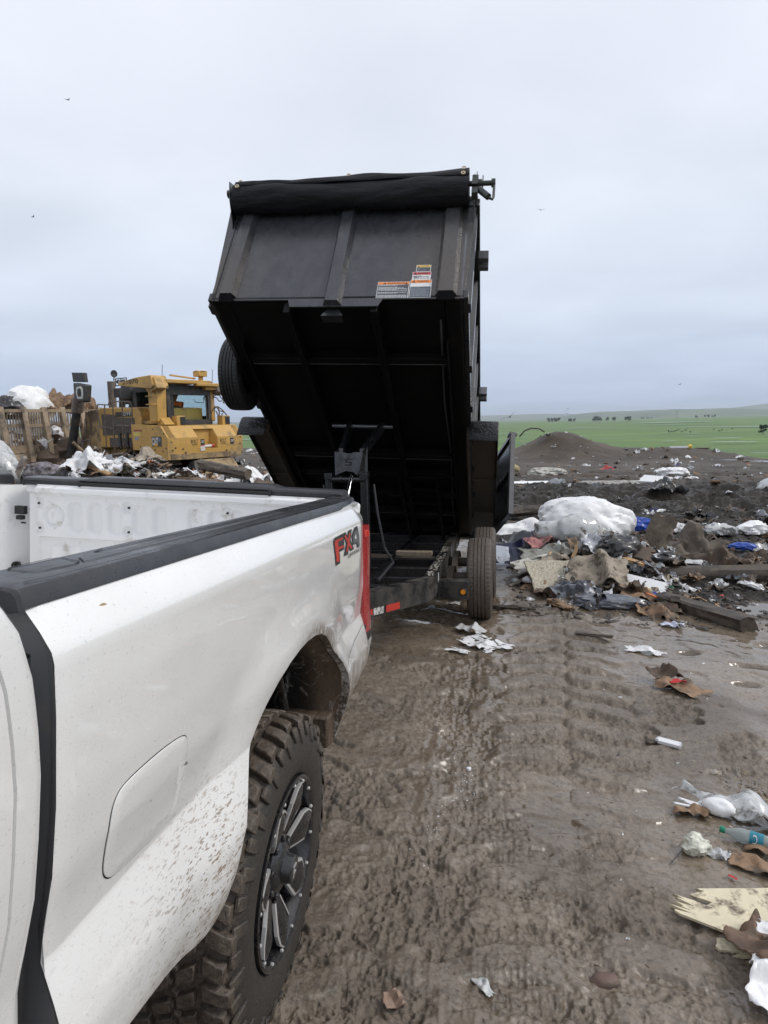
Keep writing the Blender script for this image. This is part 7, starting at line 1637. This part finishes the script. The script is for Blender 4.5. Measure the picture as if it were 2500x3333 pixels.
# ---- small countable scraps: templates copied in a loop, nearest ones as objects, the rest as one mass
kinds = [('white_scrap', 'small white plastic scrap lying loose on the refuse field', 'scrap', 'white plastic scraps on the field', ['white', 'paper', 'clear', 'paper']), ('brown_scrap', 'small brown cardboard scrap lying loose on the refuse field', 'scrap', 'brown scraps on the field', ['brown', 'dbrown', 'tan', 'wood']),
 ('dark_scrap', 'small dark rag or timber bit lying loose on the refuse field', 'scrap', 'dark scraps on the field', ['dwood', 'black', 'mudc', 'dbrown', 'grey']), ('coloured_scrap', 'small coloured plastic scrap lying loose on the refuse field', 'scrap', 'coloured scraps on the field', ['red', 'lblue', 'blue', 'orange', 'yellow', 'pink', 'green'])]
rs_ = random.Random(77)
tmpl = {}
for ki, (nm, lb, ct, gp_, ml) in enumerate(kinds):
    tmpl[ki] = []
    for j in range(10 if ki != 3 else 7):
        mk = ml[j % len(ml)]; t = j % 4
        if mk in ('dwood', 'wood'): sh = timber(1.6, .22, .18, 200 + j, .03, 8, False, .2)
        elif t == 0 and j < 5: sh = bagshape(.6, .40, .20, 220 + j + ki * 9, .60, (26, 16))
        else: sh = sheet(1.3, .55 + .1 * t, .45, 230 + j + ki * 11, (17, 12), .45, .3 * (j % 2), .3, 0, 4.5)
        tmpl[ki].append((np.array(sh[0], float), sh[1], MT[mk]))
spots = []
def scatter(n, fn, smin, smax, w_):
    k = 0
    while k < n:
        x, y = fn(); r = math.hypot(x - CX, y - CY); az = math.atan2(x - CX, y - CY) + .17
        if abs(az) > .62 or r < 1.2: continue
        if -2.2 < x < .9 and -6 < y < 8.6: continue
        ki = rs_.choices(range(4), w_)[0]; s_ = smin * (smax / smin) ** (rs_.random() ** 1.8) * (.55 if ki == 3 else 1); spots.append((x, y, s_, ki, r)); k += 1
U = rs_.uniform
scatter(260, lambda: (U(.9, 2.9), U(5.0, 8.4)), .05, .22, (5, 5, 4, 1.0))          # in the pile
scatter(330, lambda: (U(2.4, 8), U(6.0, 13)), .05, .32, (3, 4, 8, .3))
scatter(90, lambda: (U(2.2, 5), U(4.6, 7)), .03, .10, (3, 3, 8, .5))
scatter(430, lambda: (U(-2, 18), U(10, 26)), .05, .36, (3, 3, 9, .4))
scatter(360, lambda: (U(-2, 26), U(22, 46)), .08, .42, (4, 3, 6, .5))
scatter(300, lambda: (U(-18, -2), U(20, 46)), .12, .6, (6, 2, 3, .6))
for (hx_, hy_, rx, ry, hh_) in HEAPS[:5]:
    scatter(240, lambda: (rs_.gauss(hx_, rx * .62), rs_.gauss(hy_, ry * .62)), .09, .42, (6, 6, 3, 1.2))
scatter(90, lambda: (U(.3, 2.8), U(-.2, 4.8)), .006, .022, (7, 1, 2, .3))           # crumbs in the lane
spots.sort(key=lambda q: -q[2] / q[4])
gz_ = ground_h(np.array([q[0] for q in spots]), np.array([q[1] for q in spots]))
used = {}; cnt = [0] * 4; stuffv = {}
meshes = {}
for q, (x, y, s_, ki, r) in enumerate(spots):
    ti = rs_.randrange(len(tmpl[ki])); v, f, mt = tmpl[ki][ti]; rz_, rx_, ry_ = U(0, 6.28), U(-.5, .5), U(-.4, .4)
    if cnt[ki] < (75 if ki < 3 else 60):
        cnt[ki] += 1
        if (ki, ti) not in meshes:
            me = bpy.data.meshes.new(kinds[ki][0]); me.from_pydata(v.tolist(), [], f); me.materials.append(mt.m); me.shade_smooth(); me.set_sharp_from_angle(angle=R_(35)); meshes[(ki, ti)] = me
        o = bpy.data.objects.new(kinds[ki][0], meshes[(ki, ti)]); COL.objects.link(o)
        o.location = (x, y, gz_[q] - .05 * s_); o.scale = (s_,) * 3; o.rotation_euler = (rx_, ry_, rz_); tag(o, kinds[ki][1], kinds[ki][2], kinds[ki][3])
    else:
        from mathutils import Euler
        Rm = np.array(Euler((rx_, ry_, rz_)).to_matrix()); stuffv.setdefault(mt.m.name, (mt, [], []))
        V = (v * s_) @ Rm.T + np.array([x, y, gz_[q] - .05 * s_]); off = sum(len(a) for a in stuffv[mt.m.name][1]); stuffv[mt.m.name][1].append(V); stuffv[mt.m.name][2].extend([tuple(i + off for i in ff) for ff in f])
av, af, am, mats_ = [], [], [], []
for k, (mt, vs, fs) in stuffv.items():
    off = sum(len(a) for a in av); V = np.concatenate(vs); av.append(V); af += [tuple(i + off for i in ff) for ff in fs]; am += [len(mats_)] * len(fs); mats_.append(mt)
me = bpy.data.meshes.new('scattered_refuse'); me.from_pydata(np.concatenate(av).tolist(), [], af)
for mt in mats_: me.materials.append(mt.m)
me.polygons.foreach_set('material_index', am); me.shade_smooth(); me.set_sharp_from_angle(angle=R_(35))
o = bpy.data.objects.new('scattered_refuse', me); COL.objects.link(o); o['kind'] = 'stuff'; o['label'] = 'scattered fine refuse over the landfill'
# tangle of torn sheets through the pile
tt = []
for j, mk in enumerate(['white', 'clear', 'paper', 'beige', 'brown', 'grey', 'tan', 'mudc', 'dbrown', 'black']):
    v, f = sheet(.34, .22, .09, 260 + j, (26, 18), .4, .06, .2, 0, 3.6); me = bpy.data.meshes.new('torn_sheet'); me.from_pydata(np.array(v).tolist(), [], f); me.materials.append(MT[mk].m); me.shade_smooth(); me.set_sharp_from_angle(angle=R_(35)); tt.append(me)
for k in range(110):
    near = k < 60
    x, y = (1.75 + rs_.gauss(0, .42), 6.45 + rs_.gauss(0, .60)) if near else (U(2.3, 5.2), U(6.4, 10.5))
    if x < .95 or y < 5.1: continue
    o = bpy.data.objects.new('torn_sheet', tt[rs_.choice([0, 1, 2, 3, 4, 5, 6, 7, 8, 9] if near else [1, 4, 5, 7, 8, 9, 7, 8])]); COL.objects.link(o); s_ = U(.5, 1.15)
    o.location = (x, y, gh(x, y) + U(.0, .07 if near else .03)); o.scale = (s_,) * 3; o.rotation_euler = (U(-.6, .6), U(-.5, .5), U(0, 6.28)); tag(o, 'torn sheet tangled into the dumped rubbish right of the trailer', 'sheet', 'torn sheets in the dumped rubbish')
# mud clods and straw
def clump(name, n, fn, smin, smax, mt, lab):
    v0, f0 = bagshape(.5, .38, .22, 301, .6, (9, 6)); V, Fc = [], []
    pts_ = [fn() for _ in range(n)]; zz = ground_h(np.array([p[0] for p in pts_]), np.array([p[1] for p in pts_]))
    for k, (x, y) in enumerate(pts_):
        s_ = smin * (smax / smin) ** (rs_.random() ** 2.5); a = U(0, 6.28); c, sn = math.cos(a), math.sin(a)
        q = v0 * s_ * np.array([U(.7, 1.5), U(.6, 1.1), U(.6, 1.1)]); q = np.stack([q[:, 0] * c - q[:, 1] * sn + x, q[:, 0] * sn + q[:, 1] * c + y, q[:, 2] + zz[k] - .12 * s_], -1)
        o_ = len(V) * len(v0); V.append(q); Fc += [tuple(i + o_ for i in ff) for ff in f0]
    me = bpy.data.meshes.new(name); me.from_pydata(np.concatenate(V).tolist(), [], Fc); me.materials.append(mt.m)
    o = bpy.data.objects.new(name, me); COL.objects.link(o); o['kind'] = 'stuff'; o['label'] = lab
def nearp():
    r = 1.5 * (9 / 1.5) ** rs_.random(); a = U(-.5, .42); return CX + r * math.sin(a), CY + r * math.cos(a)
def midp():
    while True:
        r = 6 * (26 / 6) ** rs_.random(); a = U(-.14, .42); x, y = CX + r * math.sin(a), CY + r * math.cos(a)
        if y > 4.6 and x > .8: return x, y
clump('mud_crumbs', 6000, nearp, .003, .016, mud, 'crumbs of wet mud on the driven lane')
clump('soil_clods', 9000, midp, .012, .11, dm('dark_soil_clod', (.045, .038, .031), .5, .5, .3), 'dark clods of refuse soil')
def crumb():
    t = rs_.random(); return .30 + .2 * t + rs_.gauss(0, .035), .72 + .9 * t + rs_.gauss(0, .05)
clump('white_crumbs', 150, crumb, .003, .011, MT['paper'], 'white plaster crumbs strewn along the lane')
m = MB()
for k in range(240):
    x, y = 2.02 + rs_.gauss(0, .09), 1.75 + rs_.gauss(0, .12); a = U(0, 6.28); L = U(.015, .05); z = gh(x, y) + U(.002, .012)
    m.add([(x, y, z), (x + L * math.cos(a), y + L * math.sin(a), z + U(-.005, .012)), (x + L * math.cos(a) + .003, y + L * math.sin(a) + .003, z)], [(0, 1, 2)])
m.keep = True; o = m.build('straw', MT['straw']); o['kind'] = 'stuff'; o['label'] = 'loose straw at the right margin'
# ================================================================== DISTANT TREES, PYLON, BIRDS, HAZE
leafm = simple('tree_foliage', (.022, .036, .018), .8, var=.5, scale=.4); bark = simple('bark', (.06, .05, .04), .8)
def tree(x, y, H, W, seed, label, group=None):
    rs_ = random.Random(seed); t = thing('tree', label, 'tree', (x, y, PZ + .3), group)
    m = MB(); m.tube([(0, 0, 0), (.02 * H, 0, .35 * H), (0, .01 * H, .75 * H)], [.035 * H, .025 * H, .01 * H], 7)
    for k in range(5):
        a = rs_.uniform(0, 6.28); m.tube([(0, 0, H * (.25 + .1 * k)), (W * .3 * math.cos(a), W * .3 * math.sin(a), H * (.4 + .1 * k))], [.012 * H, .004 * H], 5)
    m.build('trunk', bark, t, smooth=60)
    V, Fc = [], []; cl = [(rs_.uniform(-.32, .32) * W, rs_.uniform(-.32, .32) * W, H * rs_.uniform(.28, .92), rs_.uniform(.12, .26) * W) for _ in range(16)]
    for cx, cy, cz, r in cl:
        for _ in range(42):
            a, b = rs_.uniform(0, 6.28), math.acos(rs_.uniform(-1, 1)); q = r * rs_.uniform(.6, 1.1); p = Vector((cx + q * math.sin(b) * math.cos(a), cy + q * math.sin(b) * math.sin(a), cz + q * .8 * math.cos(b)))
            s_ = W * .06; d1 = Vector((rs_.uniform(-1, 1), rs_.uniform(-1, 1), rs_.uniform(-1, 1))).normalized() * s_; d2 = d1.cross(Vector((rs_.uniform(-1, 1), rs_.uniform(-1, 1), rs_.uniform(-1, 1)))).normalized() * s_
            o_ = len(V); V += [tuple(p - d1), tuple(p + d2), tuple(p + d1), tuple(p - d2)]; Fc.append((o_, o_ + 1, o_ + 2, o_ + 3))
    m = MB(); m.keep = True; m.add(V, Fc); m.build('crown', leafm, t)
def px_az(px): return -.1703 + math.atan((px - 1250) / 2194.0)
rs_ = random.Random(31)
def row(px0, px1, n, d, H, label, group):
    for k in range(n):
        a = px_az(px0 + (px1 - px0) * (k + .5) / n + rs_.uniform(-3, 3)); x, y = pol(a, d + rs_.uniform(-60, 60)); h_ = H * rs_.uniform(.8, 1.15); tree(x, y, h_, h_ * .8, rs_.randrange(9999), label, group)
row(1786, 1828, 4, 3700, 27, 'dark tree in the dense distant row behind the earth mound', 'trees of the dense distant row')
row(1848, 1872, 3, 3700, 22, 'dark tree in the small distant row right of the dense row', 'trees of the small distant row')
row(1928, 1962, 4, 3800, 25, 'dark tree in the distant clump right of the mound top', 'trees of the distant clump')
row(1992, 2004, 2, 3800, 24, 'one of two dark trees standing together on the plain', 'pair of distant trees')
row(1972, 1978, 1, 3900, 20, 'single dark tree between the clump and the pair', None)
row(2034, 2040, 1, 3300, 20, 'left of two separate round trees on the plain', None)
row(2048, 2054, 1, 3300, 20, 'right of two separate round trees on the plain', None)
row(2290, 2325, 5, 6000, 22, 'tree in the low far row under the green hills', 'trees of the low far row')
row(2262, 2272, 2, 6000, 20, 'tree in the tiny group left of the low far row', 'trees of the tiny far group')
row(2080, 2125, 5, 6200, 16, 'tree in the faint hedge at the foot of the hills', 'trees of the faint hedge')
x, y = pol(px_az(2483), 700); tree(x, y, 8.6, 7.5, 77, 'lone dark bushy tree at the right margin of the plain')
# pylon
a = px_az(2202); x, y = pol(a, 1800); pt = thing('lattice_pylon', 'thin pale lattice pylon standing on the green plain', 'pylon', (x, y, PZ)); m = MB(); H = 34
for s1 in (-1, 1):
    for s2 in (-1, 1): m.tube([(s1 * 3, s2 * 3, 0), (s1 * .5, s2 * .5, H)], .12, 4)
for k in range(8):
    z0, z1 = H * k / 8, H * (k + 1) / 8; w0, w1 = 3 - 2.5 * k / 8, 3 - 2.5 * (k + 1) / 8
    for s2 in (-1, 1): m.tube([(-w0, s2 * w0, z0), (w1, s2 * w1, z1)], .07, 3); m.tube([(w0, s2 * w0, z0), (-w1, s2 * w1, z1)], .07, 3)
m.tube([(-5, 0, H * .82), (5, 0, H * .82)], .12, 4); m.tube([(-4, 0, H * .93), (4, 0, H * .93)], .12, 4)
m.build('lattice', simple('pylon_grey', (.35, .37, .38), .5), pt)
# grazing cattle as tiny dots far out
cow = simple('cow_black', (.03, .028, .025), .8)
def cow_mesh():
    m = MB(); m.tube([(-1.0, 0, 1.05), (-.9, 0, 1.15), (-.3, 0, 1.2), (.5, 0, 1.15), (.8, 0, 1.2)], [.18, .34, .38, .36, .24], 10); m.tube([(.8, 0, 1.2), (1.2, 0, .95), (1.35, 0, .55)], [.22, .15, .12], 8); m.tube([(1.3, 0, .62), (1.5, 0, .35)], [.13, .08], 8)
    for x_ in (-.85, .6):
        for s_ in (-1, 1): m.tube([(x_, s_ * .2, 1.0), (x_ + .05, s_ * .2, .5), (x_, s_ * .2, 0)], [.13, .07, .06], 6)
    m.tube([(-1.0, 0, 1.25), (-1.15, 0, .9), (-1.12, 0, .5)], [.03, .025, .04], 5); return m
cproto = None
for k in range(16):
    a = px_az(rs_.uniform(2165, 2260)) if k < 12 else px_az(rs_.uniform(2320, 2400)); x, y = pol(a, rs_.uniform(760, 980))
    if cproto is None: cproto = cow_mesh().build('cow', cow, None, smooth=60); o = cproto
    else: o = cproto.copy(); COL.objects.link(o)
    o.location = (x, y, PZ + 1.0); o.rotation_euler = (0, 0, rs_.uniform(0, 6.28)); tag(o, 'tiny dark cow grazing far out on the green plain', 'cow', 'cattle on the plain')
# birds
bird = simple('bird_dark', (.05, .05, .055), .7)
def bird_obj(px, py, d, span, bank, yaw, label, flap=.25):
    X = (px - 1250) / 2194.26; Yv = (py - 1666.5) / 2194.26
    v = Vector(_f) + Vector(_r) * X - Vector(_u) * Yv; p = Vector(CAM) + v * d
    m = MB(); s_ = span / 2
    m.tube([(-.30 * s_, 0, 0), (-.15 * s_, 0, .01), (.1 * s_, 0, .02), (.28 * s_, 0, .02), (.38 * s_, 0, .0)], [.02 * s_, .07 * s_, .10 * s_, .06 * s_, .012 * s_], 8)
    m.hexa([(-.5 * s_, -.10 * s_, 0), (-.22 * s_, -.03 * s_, 0), (-.22 * s_, .03 * s_, 0), (-.5 * s_, .10 * s_, 0), (-.5 * s_, -.1 * s_, .01), (-.22 * s_, -.03 * s_, .02), (-.22 * s_, .03 * s_, .02), (-.5 * s_, .1 * s_, .01)])
    for q in (-1, 1):
        P = []
        for t in np.linspace(0, 1, 8):
            z = flap * s_ * math.sin(t * 2.0) * (1 - .35 * t); c = .22 * s_ * (1 - .85 * t ** 2); sw = -.22 * s_ * t ** 2 + .10 * s_ * math.sin(t * 3)
            P.append([(sw + c * .5, q * t * s_, z), (sw, q * t * s_, z + .015 * s_), (sw - c * .5, q * t * s_, z)])
        m.grid(P)
    o = m.build('bird', bird, None, smooth=60); o.location = p; o.rotation_euler = (bank, 0, yaw); tag(o, label, 'bird')
bird_obj(220, 325, 70, 1.0, .15, 1.2, 'small gull high at upper left of the sky'); bird_obj(108, 706, 80, .9, -.2, .9, 'small gull at the left above the bulldozer lamps')
bird_obj(1760, 684, 70, .9, .15, 1.5, 'small gull right of the raised trailer bed'); bird_obj(1846, 1346, 120, 1.0, .3, .8, 'small bird just above the far hills')
bird_obj(2212, 1252, 90, .9, -.3, .5, 'small bird over the green hills at right'); bird_obj(1660, 1358, 40, 1.0, -.45, 1.3, 'larger bird skimming the horizon beside the trailer', .35)
bird_obj(1848, 1331, 130, .9, -.2, 2.4, 'upper one of two specks over the dense tree row'); bird_obj(2, 1303, 90, .9, .2, 1.2, 'tiny bird at the very left edge')
# haze: one closed volume round the scene
HZD = 0.00005
if HZD:
    m = MB(); m.box((0, 0, 154), (52000, 52000, 352)); hz = m.build('haze', simple('haze_surface', (1, 1, 1)))
    hm = bpy.data.materials.new('haze_air'); hm.use_nodes = True; hn = hm.node_tree; hn.nodes.remove(hn.nodes['Principled BSDF'])
    pv = hn.nodes.new('ShaderNodeVolumePrincipled'); pv.inputs['Color'].default_value = (.86, .93, 1.0, 1); pv.inputs['Density'].default_value = HZD; pv.inputs['Anisotropy'].default_value = .2
    hn.links.new(pv.outputs[0], hn.nodes['Material Output'].inputs['Volume']); hz.data.materials.clear(); hz.data.materials.append(hm); struct(hz, 'stuff')
    scene.cycles.volume_bounces = 0
